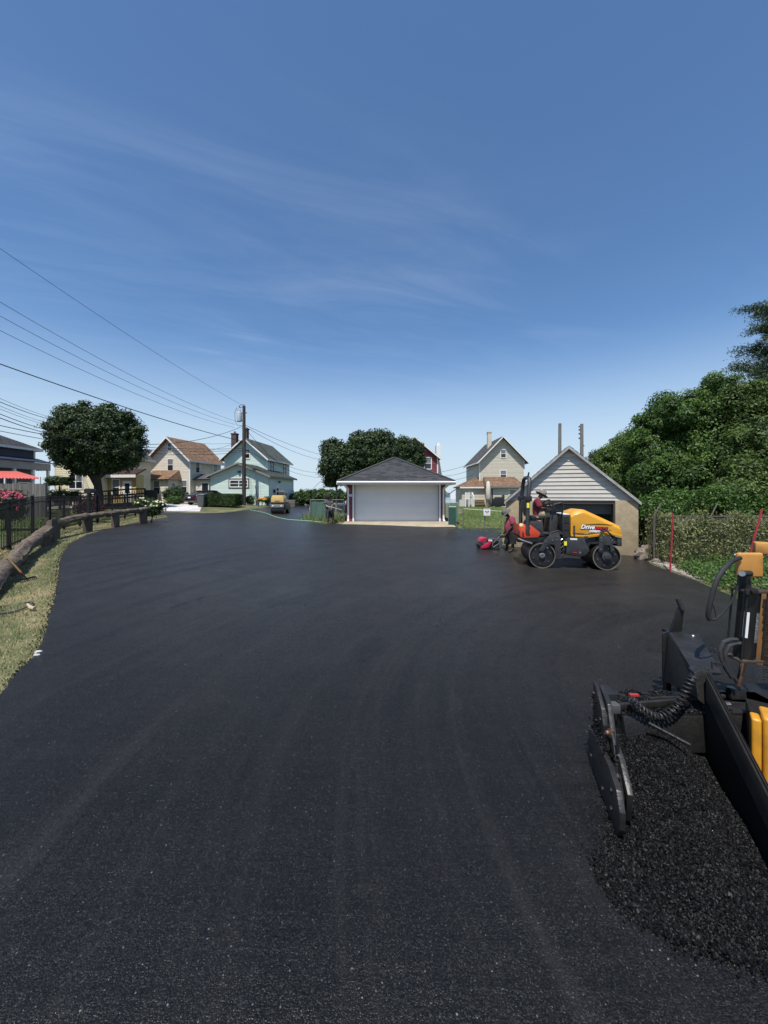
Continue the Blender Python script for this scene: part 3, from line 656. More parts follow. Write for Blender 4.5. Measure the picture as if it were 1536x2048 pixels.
for s_ in (-1, 1):
    xe = xm + s_ * 3.6; a = Vector((xe, y0 - .48, ze - .04)); d = Vector((xm, y0 - .48, zp + .1)); tr.prism([a, d, d + Vector((0, 0, -.18)), a + Vector((0, 0, -.18))], (0, .03, 0))
    tr.bb(xe - .02, xe + .02, y0 - .45, y1 + .3, ze - .2, ze - .05)
tr.build('addition_trim', M('taupe_trim', (.22, .2, .18), rough=.6), mh)
wn = window(mh, wa, 3.2, 2.3, 1.9, .62, mull=1); cs = MB()
for a0, a1, z0, z1 in ((2.05, 2.16, 2.08, 3.14), (4.24, 4.35, 2.08, 3.14), (2.16, 4.24, 3.03, 3.14), (2.16, 4.24, 2.08, 2.19)): wa.box(cs, a0, a1, z0, z1, 0, .05)
cs.build('casing', mBrownTrim, wn)
door(mh, war, 2.2, .35, .85, 2.0, mWhite)
q = MB(); war.box(q, 1.1, 1.3, 1.6, 2.0, .02, .2); q.build('wall_lamp', mBlackMetal, mh); q = MB(); war.box(q, 2.5, 2.7, 2.75, 2.95, .02, .22); q.build('wall_lamp', mBlackMetal, mh)
q = MB(); wa.box(q, 3.15, 3.4, 3.75, 3.95, .02, .2); q.build('flood_lamp', mBlackMetal, mh)

# ------------------------------------------------------------------ tan house with brown roof
mTan = M('tan_siding', (0.60, 0.54, 0.44), (0.66, 0.60, 0.49), rough=0.6, ns=2, amt=0.06)
th_ = root('tan_house', 'cream gabled house with brown shingle roof and small front porch room', 'house', (-28.43, 45.66, .8), R(-12))
Wt = gable_block(th_, 0, 5.5, 0, 5.8, 0, 5.75, 8.25, mTan, mBrownSh, mWhite, .42, .62, .2)
window(th_, Wt['f'], 2.75, 6.75, .5, .8); window(th_, Wt['f'], 2.85, 4.35, .72, 1.35); window(th_, Wt['f'], 4.75, 1.7, .7, 1.4)
for a in (1.3, 4.6): window(th_, Wt['r'], a, 4.15, .62, 1.35)
pb = MB(); pb.bb(0, 4.1, -1.8, -.03, 0, 3.2); pb.build('porch_wall', mTan, th_)
wp = Wall((0, -1.8), (4.1, -1.8)); wpr = Wall((4.1, -1.8), (4.1, 0)); sd = MB(); lap(sd, wp, 0, 3.2, .2); lap(sd, wpr, 0, 3.2, .2); sd.build('porch_siding', mTan, th_, fix=False, kind='stuff')
rf = MB(); slope(rf, (-.4, -2.2, 3.2), (4.45, -2.2, 3.2), (4.1, -.05, 4.35), (.5, -.05, 4.35), .17, .3, .12); slope(rf, (-.4, -.05, 3.2), (-.4, -2.2, 3.2), (.5, -.05, 4.35), (.5, -.05, 4.35), .17, .3, .12); slope(rf, (4.45, -2.2, 3.2), (4.45, -.05, 3.2), (4.1, -.05, 4.35), (4.1, -.05, 4.35), .17, .3, .12)
rf.build('porch_roof', mBrownSh, th_, fix=False)
door(th_, wp, .9, .6, .85, 2.0, mWhite); window(th_, wp, 2.6, 1.5, .8, 1.5); window(th_, wpr, .75, 1.7, .45, 1.1)
sb = MB(); sb.bb(5.53, 7.5, .8, 3.2, 0, 3.3); sb.build('side_entry_wall', mTan, th_)
ws = Wall((5.53, .8), (7.5, .8)); sd = MB(); lap(sd, ws, 0, 3.3, .2); sd.build('side_entry_siding', mTan, th_, fix=False, kind='stuff')
rf = MB(); slope(rf, (5.5, .4, 3.3), (7.8, .4, 3.3), (7.4, 2.0, 4.0), (5.55, 2.0, 4.0), .17, .3, .1); slope(rf, (7.8, .4, 3.3), (7.8, 3.4, 3.3), (7.4, 2.0, 4.0), (7.4, 2.0, 4.0), .17, .3, .1); rf.build('side_entry_roof', mDkSh, th_, fix=False)
door(th_, ws, 1.45, .5, .85, 2.3, M('dark_screen_door', (.02, .022, .022), rough=.3))

# ------------------------------------------------------------------ yellow house behind the round tree
mYell = M('pale_yellow_siding', (0.68, 0.62, 0.43), (0.74, 0.68, 0.49), rough=0.6, ns=2, amt=0.05)
mGold = M('gold_siding', (0.46, 0.32, 0.13), (0.5, 0.36, 0.16), rough=0.6, ns=2, amt=0.06)
yh = root('yellow_house', 'pale yellow house with low gold wing behind the round dark tree', 'house', (-31.85, 36.3, .9), R(-6))
Wy = gable_block(yh, 0, 4.5, 0, 7, -.2, 5.4, 7.0, mYell, mDkSh, mWhite, .4, .55, .19)
window(yh, Wy['f'], 2.25, 1.95, 1.35, 1.3, mull=1); window(yh, Wy['f'], 1.95, 4.15, .9, 1.2)
wg = MB(); wg.bb(4.52, 7.5, 1.2, 2.2, -.2, 3.3); wg.build('wing_wall', mGold, yh)
ww = Wall((4.53, 1.2), (7.5, 1.2)); sd = MB(); lap(sd, ww, -.2, 3.3, .18); sd.build('wing_siding', mGold, yh, fix=False, kind='stuff')
rf = MB(); slope(rf, (4.5, .8, 3.3), (7.8, .8, 3.3), (7.6, 2.4, 3.95), (4.6, 2.4, 3.95), .17, .3, .1); rf.build('wing_roof', M('maroon_shingle', (.04, .02, .016), (.07, .035, .028), rough=.9), yh, fix=False)
fs_ = MB(); fs_.bb(4.5, 7.8, .76, .8, 3.0, 3.28); fs_.build('wing_fascia', mWhite, yh)
window(yh, ww, .85, 1.3, .7, 1.5); door(yh, ww, 2.05, .6, .75, 2.0, mWhite)

fh = root('far_tan_house', 'grey roofed tan house seen far behind the tan porch', 'house', (-40.2, 57, .9), R(-8))
Wf_ = gable_block(fh, 0, 6.0, 0, 8, -.3, 6.4, 8.3, mTan, mDkSh, mWhite, .4, .5, .22)
window(fh, Wf_['f'], 5.35, 4.2, .55, .9)

# ------------------------------------------------------------------ navy house with white porch at the left edge
mNavy = M('navy_siding', (0.045, 0.06, 0.095), (0.055, 0.072, 0.11), rough=0.6, ns=2, amt=0.08)
mNavyRoof = M('navy_metal_roof', (0.02, 0.03, 0.065), rough=0.6, ns=3, amt=0.15)
nh = root('navy_house', 'navy blue house with grey roof and white posted porch at the left edge', 'house', (-30.5, 24, .75), R(90))
core = MB(); core.bb(0, 10.0, 1.2, 9, -.3, 5.55); core.build('wall', mNavy, nh)
wn_ = Wall((0, 1.2), (10.0, 1.2)); sd = MB(); lap(sd, wn_, 4.6, 5.55, .16); lap(sd, Wall((10, 1.2), (10, 9)), 0, 5.55, .16); sd.build('siding', mNavy, nh, fix=False, kind='stuff')
rf = MB(); slope(rf, (-.4, .8, 5.6), (10.4, .8, 5.6), (5.6, 5.2, 8.0), (-.4, 5.2, 8.0), .17, .3, .12); slope(rf, (10.4, .8, 5.6), (10.4, 9.4, 5.6), (5.6, 5.2, 8.0), (5.6, 5.2, 8.0), .17, .3, .12); rf.build('roof', mShGrey, nh, fix=False)
tr = MB(); tr.bb(-.4, 10.43, .76, .8, 5.4, 5.6); tr.bb(10.4, 10.44, .8, 9.4, 5.4, 5.6); tr.bb(9.88, 10.03, 1.13, 1.2, 4.6, 5.5); tr.build('fascia', mWhite, nh)
q = MB(); q.cyl((7.6, 2.1, 6.2), (7.6, 2.1, 6.75), .06, n=8); q.cyl((7.6, 2.1, 6.28), (7.6, 2.1, 6.33), .16, n=10); q.build('vent_pipe', mGalv, nh)
rf = MB(); rf.hexa([(-.2, -.2, 4.28), (10.3, -.2, 4.28), (10.3, 1.15, 4.6), (-.2, 1.15, 4.6), (-.2, -.2, 4.36), (10.3, -.2, 4.36), (10.3, 1.15, 4.75), (-.2, 1.15, 4.75)]); rf.build('porch_roof', mNavyRoof, nh)
bm_ = MB(); bm_.bb(-.1, 10.2, -.1, .05, 3.65, 4.27); bm_.bb(10.05, 10.2, .05, 1.15, 3.65, 4.27); bm_.build('porch_beam', M('grey_porch_paint', (.30, .30, .30), rough=.6, ns=2, amt=.1), nh)
for x in (.3, 2.0, 3.65, 5.3, 6.95, 8.6, 10.05):
    q = MB(); q.bb(x - .09, x + .09, -.08, .1, -.2, 3.65); q.build('porch_post', mWhite, nh, bevel=.01)
dk = MB(); dk.bb(-.1, 10.2, -.1, 1.2, -.3, .25); dk.build('porch_floor', mGalv, nh)
for a in (2.8, 6.2, 9.0): window(nh, wn_, a, 1.0, 1.0, 1.5)

aw = root('coral_canopy', 'coral red corrugated canopy behind the grey wooden fence', 'canopy', (-25.8, 26, .75))
nn = 44; A0, A1, B0, B1 = P(-70, 941, 28.5), P(33, 943, 28.5), P(-70, 954.5, 25.6), P(82, 957, 25.6); mb = MB(); vs = []
for i in range(nn + 1):
    f = i / nn; b_ = .035 * math.cos(i * math.pi)
    for p in (A0.lerp(A1, f), B0.lerp(B1, f)): vs += [p + Vector((0, 0, b_)), p + Vector((0, 0, b_ - .025))]
fs = []
for i in range(nn):
    a = i * 4; fs += [(a, a + 2, a + 6, a + 4), (a + 1, a + 5, a + 7, a + 3), (a + 2, a + 3, a + 7, a + 6), (a, a + 4, a + 5, a + 1)]
mb.add([v - Vector((-25.8, 26, .75)) for v in vs], fs); mb.build('corrugated_sheet', M('coral_plastic', (.52, .12, .10), rough=.5, ns=2, amt=.1), aw)
for p in (P(80, 957, 25.6), P(10, 956, 25.6), P(28, 945, 28.3), P(-60, 956, 25.6)):
    q = MB(); z = p.z - .75; q.bb(p.x + 25.8 - .04, p.x + 25.8 + .04, p.y - 26 - .04, p.y - 26 + .04, -.2, z + (.1 if p.x > -24 else -.03)); q.build('post', mWhite, aw)

wf_ = root('wooden_fence', 'weathered grey vertical board fence in front of the coral canopy', 'fence', (-26, 24.3, .7))
mOldW = M('weathered_grey_wood', (0.085, 0.08, 0.075), (0.16, 0.15, 0.14), rough=0.9, ns=5, amt=0.25, stretch=(1, 1, .2))
x = -2.6; k = 0
while x < 3.95:
    q = MB(); w_ = .145; q.bb(x, x + w_ - .012, -.01 + random.uniform(0, .008), .015, -.2, 2.25 + random.uniform(-.025, .025), random.random()); q.build('board', mOldW, wf_); x += w_
q = MB(); q.bb(-2.6, 3.95, .02, .07, .4, .5); q.bb(-2.6, 3.95, .02, .07, 1.8, 1.9); q.build('rail', mOldW, wf_)
q = MB(); q.bb(3.96, 4.1, -.05, .09, -.2, 2.3); q.build('post', mOldW, wf_)

# ------------------------------------------------------------------ dark wooden ramp with railings in front of the yellow house
mDeck = M('dark_stained_wood', (0.028, 0.02, 0.018), rough=0.75, ns=4, amt=0.3)
rp = root('wooden_ramp', 'dark stained wheelchair ramp with railings leading to the tan porch', 'ramp', (-27.0, 34.2, 1.0))
for x, z in ((-1.6, .15), (.2, .3), (1.9, .45), (3.6, .6), (5.2, .65)):
    q = MB(); q.bb(x - .06, x + .06, -.06, .06, -.3, z + 1.15); q.build('post', mDeck, rp)
for x0_, x1_, za, zb_ in ((-1.6, 3.6, 1.25, 1.72), (3.6, 5.2, 1.72, 1.76), (-1.6, 5.2, .62, 1.1), (-1.6, 5.2, .9, 1.35)):
    q = MB(); q.bar((x0_, -.07, za), (x1_, -.07, zb_), .05, .13); q.build('rail', mDeck, rp)
q = MB(); q.hexa([(-1.6, -.05, -.1), (5.2, -.05, .1), (5.2, 1.4, .1), (-1.6, 1.4, -.1), (-1.6, -.05, .15), (5.2, -.05, .62), (5.2, 1.4, .62), (-1.6, 1.4, .15)]); q.build('walkway', mDeck, rp)
for x in np.arange(-1.45, 5.2, .22):
    q = MB(); z = .2 + (x + 1.6) * .07; q.bb(x - .018, x + .018, -.04, -.005, z, z + .95); q.build('baluster', mDeck, rp)
x = 5.2; q = MB(); q.bb(5.25, 6.3, 0, .05, .05, 1.65); q.build('porch_screen', mDeck, rp)

# ------------------------------------------------------------------ black picket fence
mFence = M('black_fence_paint', (0.008, 0.008, 0.0085), rough=0.6, spec=.3)
FP = [Vector(p) for p in ((-9.2, 7.5), (-10.2, 9.4), (-11.3, 11.4), (-14.4, 17.2), (-17.2, 26.5))]
bf = root('picket_fence', 'black metal picket fence behind the log barrier', 'fence', (-11.3, 11.4, 0))
O_ = Vector((-11.3, 11.4, 0)); seglen = [(FP[i + 1] - FP[i]).length for i in range(len(FP) - 1)]; tot = sum(seglen)
def fpos(s):
    for i, l_ in enumerate(seglen):
        if s <= l_ or i == len(seglen) - 1: q = FP[i].lerp(FP[i + 1], s / l_); d = (FP[i + 1] - FP[i]).normalized(); return q, d
        s -= l_
def ftop(q): return g(q.x, q.y) + 1.5
pk_ = MB(); pk_.bb(-.009, .009, -.009, .009, .06, 1.40); pk0 = None; s = .1
while s < tot:
    q, d = fpos(s); loc = (q.x - O_.x, q.y - O_.y, g(q.x, q.y)); rz = math.atan2(d.y, d.x)
    if pk0 is None: pk0 = pk_.build('picket', mFence, bf, loc=loc, rz=rz)
    else: share(pk0, bf, loc, (0, 0, rz))
    s += .118
pm = MB(); pm.bb(-.04, .04, -.04, .04, -.2, 1.5); pm.hexa([(-.05, -.05, 1.5), (.05, -.05, 1.5), (.05, .05, 1.5), (-.05, .05, 1.5), (-.015, -.015, 1.56), (.015, -.015, 1.56), (.015, .015, 1.56), (-.015, .015, 1.56)])
ps0 = None; s = .35; posts = []
while s < tot + .1:
    q, d = fpos(min(s, tot)); posts.append(q); loc = (q.x - O_.x, q.y - O_.y, g(q.x, q.y)); rz = math.atan2(d.y, d.x)
    ps0 = pm.build('post', mFence, bf, loc=loc, rz=rz) if ps0 is None else (share(ps0, bf, loc, (0, 0, rz)) and ps0)
    s += 1.93
for i in range(len(posts) - 1):
    for h in (1.44, 1.27, .14):
        a, b = posts[i], posts[i + 1]; q = MB(); q.bar((a.x - O_.x, a.y - O_.y, g(a.x, a.y) + h), (b.x - O_.x, b.y - O_.y, g(b.x, b.y) + h), .03, .035); q.build('rail', mFence, bf)

# ------------------------------------------------------------------ log barrier along the edge of the asphalt
mLog = M('bleached_log', (0.12, 0.092, 0.066), (0.12, 0.092, 0.066), rough=0.9, ns=11, amt=0.75, bump=1.0, bs=26, stretch=(1, .3, 1), dirt=(0.07, 0.055, 0.045), dirt_s=5, dirt_a=0.8)
mPost = M('old_square_timber', (0.07, 0.05, 0.038), (0.11, 0.08, 0.062), rough=0.9, ns=6, amt=0.3, bump=0.5, bs=14, stretch=(1, 1, .3))
def log(name, label, pts, rad, posts_t, seed, flare=1.0):
    rr = random.Random(seed); n = 26; ln = len(pts) - 1; n = 44; c0 = Vector(pts[len(pts) // 2])
    r_ = root(name, label, 'log barrier', (c0.x, c0.y, g(c0.x, c0.y)), 0, 'log barriers at the edge of the asphalt'); off = Vector(r_.location)
    cen, rs = [], []
    for i in range(n + 1):
        f = i / n * ln; k = min(int(f), ln - 1); p = Vector(pts[k]).lerp(Vector(pts[k + 1]), f - k); cen.append(p - off + Vector((rr.gauss(0, .014), rr.gauss(0, .014), rr.gauss(0, .018)))); rs.append(rad * (1 + rr.uniform(-.1, .12)))
    rs[-1] *= flare; rs[-2] *= (1 + flare) / 2
    mb = MB(); mb.tube(cen, rs, 18)
    vs = []
    for i, v in enumerate(mb.v):
        k = i // 18; c = cen[k]; d = Vector(v) - c; q = i % 18; vs.append(tuple(c + d * (1 + .055 * math.sin(q * 2.1 + k * .12) + .05 * math.sin(q * 4.7 + k * .2) + rr.gauss(0, .03))))
    mb.v = vs
    mb.build('log', mLog, r_, smooth=True)
    for t_, w_ in posts_t:
        f = t_ * ln; k = min(int(f), ln - 1); p = Vector(pts[k]).lerp(Vector(pts[k + 1]), f - k); z0 = g(p.x, p.y)
        q = MB(); q.hexa([(p.x - off.x - w_, p.y - off.y - w_, z0 - off.z - .2), (p.x - off.x + w_, p.y - off.y - w_, z0 - off.z - .2), (p.x - off.x + w_, p.y - off.y + w_, z0 - off.z - .2), (p.x - off.x - w_, p.y - off.y + w_, z0 - off.z - .2),
                          (p.x - off.x - w_, p.y - off.y - w_, p.z - off.z - rad * .55), (p.x - off.x + w_, p.y - off.y - w_, p.z - off.z - rad * .55), (p.x - off.x + w_, p.y - off.y + w_, p.z - off.z - rad * .5), (p.x - off.x - w_, p.y - off.y + w_, p.z - off.z - rad * .5)], rr.random())
        q.build('post', mPost, r_, bevel=.012)
    return r_
log('log_barrier', 'thick bleached log on posts, nearest the camera, with a rake leaning on it', [P(-75, 1235, 6.4), P(8, 1138, 8.4), P(50, 1096, 10.2), P(96, 1060, 12.2)], .16, ((.42, .11), (.58, .1), (.93, .12)), 3, 1.12)
log('log_barrier', 'long thin grey log on square posts by the rose bush', [P(99, 1048, 12.7), P(170, 1033.5, 15.2), P(232, 1026, 17.5), P(292, 1019, 19.6)], .122, ((.03, .13), (.36, .12), (.66, .12), (.965, .14)), 9)
pb_ = MB(); pp_ = P(102, 1050, 12.45); zg = g(pp_.x, pp_.y); pb_.hexa([(pp_.x - .16, pp_.y - .1, zg - .2), (pp_.x + .13, pp_.y - .13, zg - .2), (pp_.x + .13, pp_.y + .1, zg - .2), (pp_.x - .12, pp_.y + .1, zg - .2), (pp_.x - .04, pp_.y - .1, pp_.z + .12), (pp_.x + .14, pp_.y - .13, pp_.z + .2), (pp_.x + .14, pp_.y + .1, pp_.z + .2), (pp_.x - .02, pp_.y + .1, pp_.z + .12)], .8)
tag(pb_.build('corner_post', mPost, bevel=.012), 'leaning brown timber post where the two logs meet', 'post')

# rake, tool and stones on the verge
rk_ = root('rake', 'wooden handled rake leaning against the bleached log', 'rake', tuple(ground(58, 1166)))
o_ = Vector(rk_.location); a = P(-12, 1086, 8.35) - o_; b = ground(52, 1161) + Vector((0, 0, .06)) - o_
q = MB(); q.tube([a, a.lerp(b, .82)], .02, 8); q.build('handle', M('ash_handle', (.3, .2, .07), rough=.5, ns=8, amt=.2), rk_, smooth=True)
q = MB(); q.tube([a.lerp(b, .82), a.lerp(b, .86)], .023, 8); q.build('collar', M('red_band', (.3, .03, .02), rough=.5), rk_, smooth=True)
q = MB(); q.tube([a.lerp(b, .86), b, b + Vector((.07, -.03, -.02))], [.02, .018, .015], 8); q.bar(b + Vector((.1, .13, 0)), b + Vector((.03, -.19, 0)), .022, .03)
for k in range(9): p = (b + Vector((.1, .13, 0))).lerp(b + Vector((.03, -.19, 0)), k / 8); q.bar(p, p + Vector((.05, 0, -.07)), .012, .012)
q.build('head', mBlackMetal, rk_)
lp = root('wire_loop', 'loop of grey cable with a pale wooden peg lying on the grass', 'cable', tuple(ground(34, 1218))); q = MB()
q.tube([(.27 * math.cos(t) - .1, .3 * math.sin(t), .04 + .03 * math.sin(2 * t)) for t in np.linspace(0, 6.6, 26)], .018, 6); q.build('loop', M('dull_cable', (.09, .08, .065), rough=.8), lp, smooth=True)
q = MB(); q.tube([(.1, .1, .06), (.33, -.08, .05), (.42, -.1, .04)], [.02, .03, .035], 8); q.build('peg', M('pale_wood', (.4, .33, .22), rough=.8), lp, smooth=True)
for k, (u, v, lab) in enumerate(((77, 1307, 'white pebble at the asphalt edge, the farther of two'), (74, 1314, 'white pebble at the asphalt edge, the nearer of two'))):
    p = ground(u, v); q = MB(); q.ell((0, 0, .015), (.055, .03, .03), 10, 6, rough=.12, seed=k); tag(q.build('stone', M('white_pebble' + 'ab'[k], (.42, .41, .39), rough=.8), None, loc=p, smooth=True), lab, 'stone')
# ------------------------------------------------------------------ foliage
def leafmat(name, c1, c2, rough=.5, tr=.22): return M(name, c1, c2, rough=rough, spec=.35, ns=.7, amt=.25, transl=tr)
def leaves(name, parent, pos, nrm, size, mat, rng, aspect=.55, kind=None, spread=.8, droop=.0, tint=None):
    """many small pointed leaf faces, two triangles each folded at the midrib"""
    n = len(pos); nn = nrm + rng.normal(0, spread, (n, 3)); nn /= np.linalg.norm(nn, axis=1, keepdims=True) + 1e-9
    d = rng.normal(0, 1, (n, 3)); d[:, 2] -= droop; d -= nn * (d * nn).sum(1, keepdims=True); d /= np.linalg.norm(d, axis=1, keepdims=True) + 1e-9
    s = np.cross(nn, d); L_ = size[:, None]; W_ = L_ * aspect
    b = pos - d * L_ * .5; t_ = pos + d * L_ * .5; l = pos + s * W_ * .5 + nn * L_ * .08 - d * L_ * .05; r = pos - s * W_ * .5 + nn * L_ * .08 - d * L_ * .05
    v = np.stack([b, r, t_, l], 1).reshape(-1, 3); i = np.arange(n)[:, None] * 4
    f = np.concatenate([i + [[0, 1, 2]], i + [[0, 2, 3]]], 1).reshape(-1, 3)
    ti = rng.random(n) if tint is None else tint
    return np_mesh(name, v, f, mat, parent, np.repeat(ti, 2), kind=kind)
def cloud(lobes, n, rng, clump=.32, per=26, depth=.35, flat=1.0):
    """leaf places: clumps spread over the outside of overlapping lobes"""
    lob = np.array([[*c, *r] for c, r in lobes], float); area = (lob[:, 3] * lob[:, 4] + lob[:, 4] * lob[:, 5] + lob[:, 3] * lob[:, 5]); area /= area.sum()
    k = max(8, n // per); cp = []; cn = []
    while len(cp) < k:
        i = rng.choice(len(lob), p=area); d = rng.normal(0, 1, 3); d /= np.linalg.norm(d); q = 1 - depth * rng.random() ** 1.6 + rng.normal(0, .03)
        p = lob[i, :3] + d * lob[i, 3:] * q; e = (p - lob[:, :3]) / lob[:, 3:]; m = (e ** 2).sum(1); m[i] = 9
        if m.min() < .5: continue
        cp.append(p); cn.append(d / lob[i, 3:] / np.linalg.norm(d / lob[i, 3:]))
    cp, cn = np.array(cp), np.array(cn); idx = rng.integers(0, k, n); csz = clump * rng.uniform(.6, 1.35, k)
    off = rng.normal(0, 1, (n, 3)); off /= np.linalg.norm(off, axis=1, keepdims=True); off *= (csz[idx] * (.55 + .5 * rng.random(n)))[:, None]; off[:, 2] *= .7
    pos = cp[idx] + off; nr = cn[idx] * .45 + off / (csz[idx][:, None] + 1e-6) * 1.0 + np.array([0, 0, .3])
    return pos, nr, idx, k
def tree(name, label, cat, base, lobes, n, leafsz, mat, bark, trunk_r, limbs=6, seed=1, group=None, clump=.32, aspect=.6, per=26, trunk_top=None, inner=True, core=.72, droop=0.0, depth=.35, lean=(0, 0)):
    rng = np.random.default_rng(seed); rr = random.Random(seed)
    r_ = root(name, label, cat, base, 0, group); B = Vector(base)
    lob = [(tuple(Vector(c) - B), (r if hasattr(r, '__len__') else (r, r, r))) for c, r in lobes]
    pos, nr, idx, k = cloud(lob, n, rng, clump, per, depth)
    ct = rng.random(k); ti = np.clip(ct[idx] ** 1.3 * .75 + rng.random(n) * .25, 0, 1)
    leaves('crown', r_, pos, nr, leafsz * rng.uniform(.65, 1.3, n), mat, rng, aspect, droop=droop, tint=ti, kind='stuff', spread=.5)
    if inner:
        ci = MB()
        for q, (c, r) in enumerate(lob): ci.ell(c, tuple(x * core for x in r), 14, 9, .1, .22, seed * 31 + q)
        ci.build('inner_foliage', mat, r_, smooth=False, kind='stuff')
    cen = sum((Vector(c) for c, _ in lob), Vector()) / len(lob); tt = trunk_top or cen.z
    tr_ = MB(); top = Vector((cen.x * .5 + lean[0], cen.y * .5 + lean[1], tt))
    tr_.tube([(0, 0, -.25), (0, 0, .1), tuple(top * .35 + Vector((.04, 0, 0))), tuple(top * .7), tuple(top)], [trunk_r * 1.5, trunk_r * 1.1, trunk_r * .92, trunk_r * .7, trunk_r * .3], 10); tr_.build('trunk', bark, r_, smooth=True)
    lm = MB()
    for i in range(limbs):
        c, r = lob[rr.randrange(len(lob))]; f = rr.uniform(.4, .8); a = top * f; b = Vector(c) + Vector((rr.uniform(-.5, .5) * r[0], rr.uniform(-.5, .5) * r[1], rr.uniform(-.3, .4) * r[2])); m = a.lerp(b, .5) + Vector((0, 0, -.12 * (b - a).length * .5))
        lm.tube([a, m, b], [trunk_r * .5, trunk_r * .33, trunk_r * .12], 7)
    if limbs: lm.build('limbs', bark, r_, smooth=True)
    return r_
mBark = M('dark_bark', (0.035, 0.028, 0.022), rough=.9, ns=9, amt=.4, bump=.7, bs=14, stretch=(1, 1, .3))
mBarkG = M('grey_bark', (0.16, 0.15, 0.13), rough=.9, ns=9, amt=.3, bump=.5, bs=14)
mMaple = leafmat('dense_maple_leaf', (0.012, 0.028, 0.009), (0.05, 0.085, 0.02))
mMaple2 = leafmat('maple_leaf', (0.014, 0.032, 0.011), (0.06, 0.095, 0.026))
mWild = leafmat('wild_tree_leaf', (0.022, 0.055, 0.012), (0.115, 0.20, 0.035), tr=.3)
mWild2 = leafmat('wild_shrub_leaf', (0.03, 0.07, 0.013), (0.085, 0.155, 0.028), tr=.3)
mBright = leafmat('bright_shrub_leaf', (0.05, 0.12, 0.012), (0.14, 0.26, 0.03), tr=.35)
mPine = leafmat('pine_needle', (0.022, 0.045, 0.022), (0.06, 0.10, 0.045), tr=.1)
mWild3 = leafmat('ailanthus_leaf', (0.03, 0.06, 0.013), (0.13, 0.19, 0.04), tr=.3); mWild4 = leafmat('mulberry_leaf', (0.03, 0.07, 0.012), (0.15, 0.23, 0.04), tr=.32)
def W(u, v, Y): return tuple(P(u, v, Y))

# round dense tree by the yellow house (Y = 31)
Yt = 31.0; base = P(197, 0, Yt); base = (base.x, base.y, g(base.x, base.y))
tree('round_tree', 'large dense round crowned maple in front of the yellow house', 'tree', base,
     [*[((c[0] + .0, c[1] - .4, c[2]), (s_, s_ * 1.2, s_ * .8)) for c, s_ in [(W(193 + 97 * math.cos(a) * k_, 876 - 66 * math.sin(a) * k_, Yt), s_) for a, k_, s_ in ((.2, .97, .5), (.75, .98, .45), (1.25, .96, .4), (1.75, .97, .35), (2.2, .97, .5), (2.8, .98, .5), (3.4, .96, .5), (3.9, .95, .5), (5.6, .95, .5), (6.1, .98, .45))]], (W(188, 868, Yt), (2.9, 2.6, 2.1)), (W(152, 868, Yt), (1.85, 2.2, 1.8)), (W(232, 866, Yt), (1.95, 2.1, 1.9)), (W(165, 840, Yt), (1.8, 2, 1.1)), (W(215, 842, Yt), (1.6, 1.9, 1.1)), (W(135, 890, Yt), (1.4, 1.6, 1.3)),
      (W(215, 905, Yt), (2.4, 2.2, 1.5)), (W(255, 900, Yt), (1.1, 1.5, 1.2)), (W(165, 905, Yt), (1.7, 1.8, 1.2)), (W(195, 932, Yt), (1.7, 1.5, .7)), (W(150, 922, Yt), (1.2, 1.3, .8)), (W(158, 942, Yt), (.6, .7, .45)), (W(240, 925, Yt), (1.1, 1.2, .7)), (W(205, 818, Yt), (.4, .4, .45)), (W(165, 822, Yt), (.6, .6, .3)), (W(130, 838, Yt), (.5, .6, .45)), (W(255, 842, Yt), (.5, .6, .45)), (W(272, 872, Yt), (.5, .6, .5)), (W(108, 868, Yt), (.45, .6, .5))], 40000, .17, mMaple, mBark, .34, 9, 21, clump=.34, trunk_top=4.2)
# maples behind the red roofed garage
def maple(label, u, Y, lob, n, seed, tr=.14, gbase=None):
    b = P(u, 0, Y); b = (b.x, b.y, g(b.x, b.y)); return tree('maple_tree', label, 'tree', b, lob, n, .17, mMaple2, mBarkG, tr, 6, seed, 'maples behind the garage', clump=.34)
Yc = 31.0
maple('leftmost maple behind the garage, with a thin bare trunk', 672, Yc, [(W(668, 900, Yc), (1.0, 1.2, .85)), (W(672, 928, Yc), (1.3, 1.5, 1.1)), (W(662, 940, Yc), (.9, 1.2, .9)), (W(690, 915, Yc), (1.2, 1.4, 1.2)), (W(662, 965, Yc), (.55, .6, .35)), (W(690, 945, Yc), (1.2, 1.3, 1.0))], 17000, 31, .09)
maple('tallest maple behind the garage roof peak', 735, 32, [(W(728, 885, 32), (1.35, 1.5, .95)), (W(757, 882, 32), (1.45, 1.5, .9)), (W(735, 915, 32), (2.0, 1.9, 1.4)), (W(770, 910, 32), (1.7, 1.7, 1.4)), (W(715, 900, 32), (1.1, 1.4, 1.0))], 20000, 32)
maple('rightmost maple, with a pointed top beside the red house', 812, 33, [(W(803, 895, 33), (.9, 1.2, .95)), (W(822, 900, 33), (1.1, 1.2, .9)), (W(800, 915, 33), (1.2, 1.3, 1.2)), (W(828, 920, 33), (.95, 1.1, .9)), (W(810, 935, 33), (1.4, 1.3, .9))], 13000, 33)

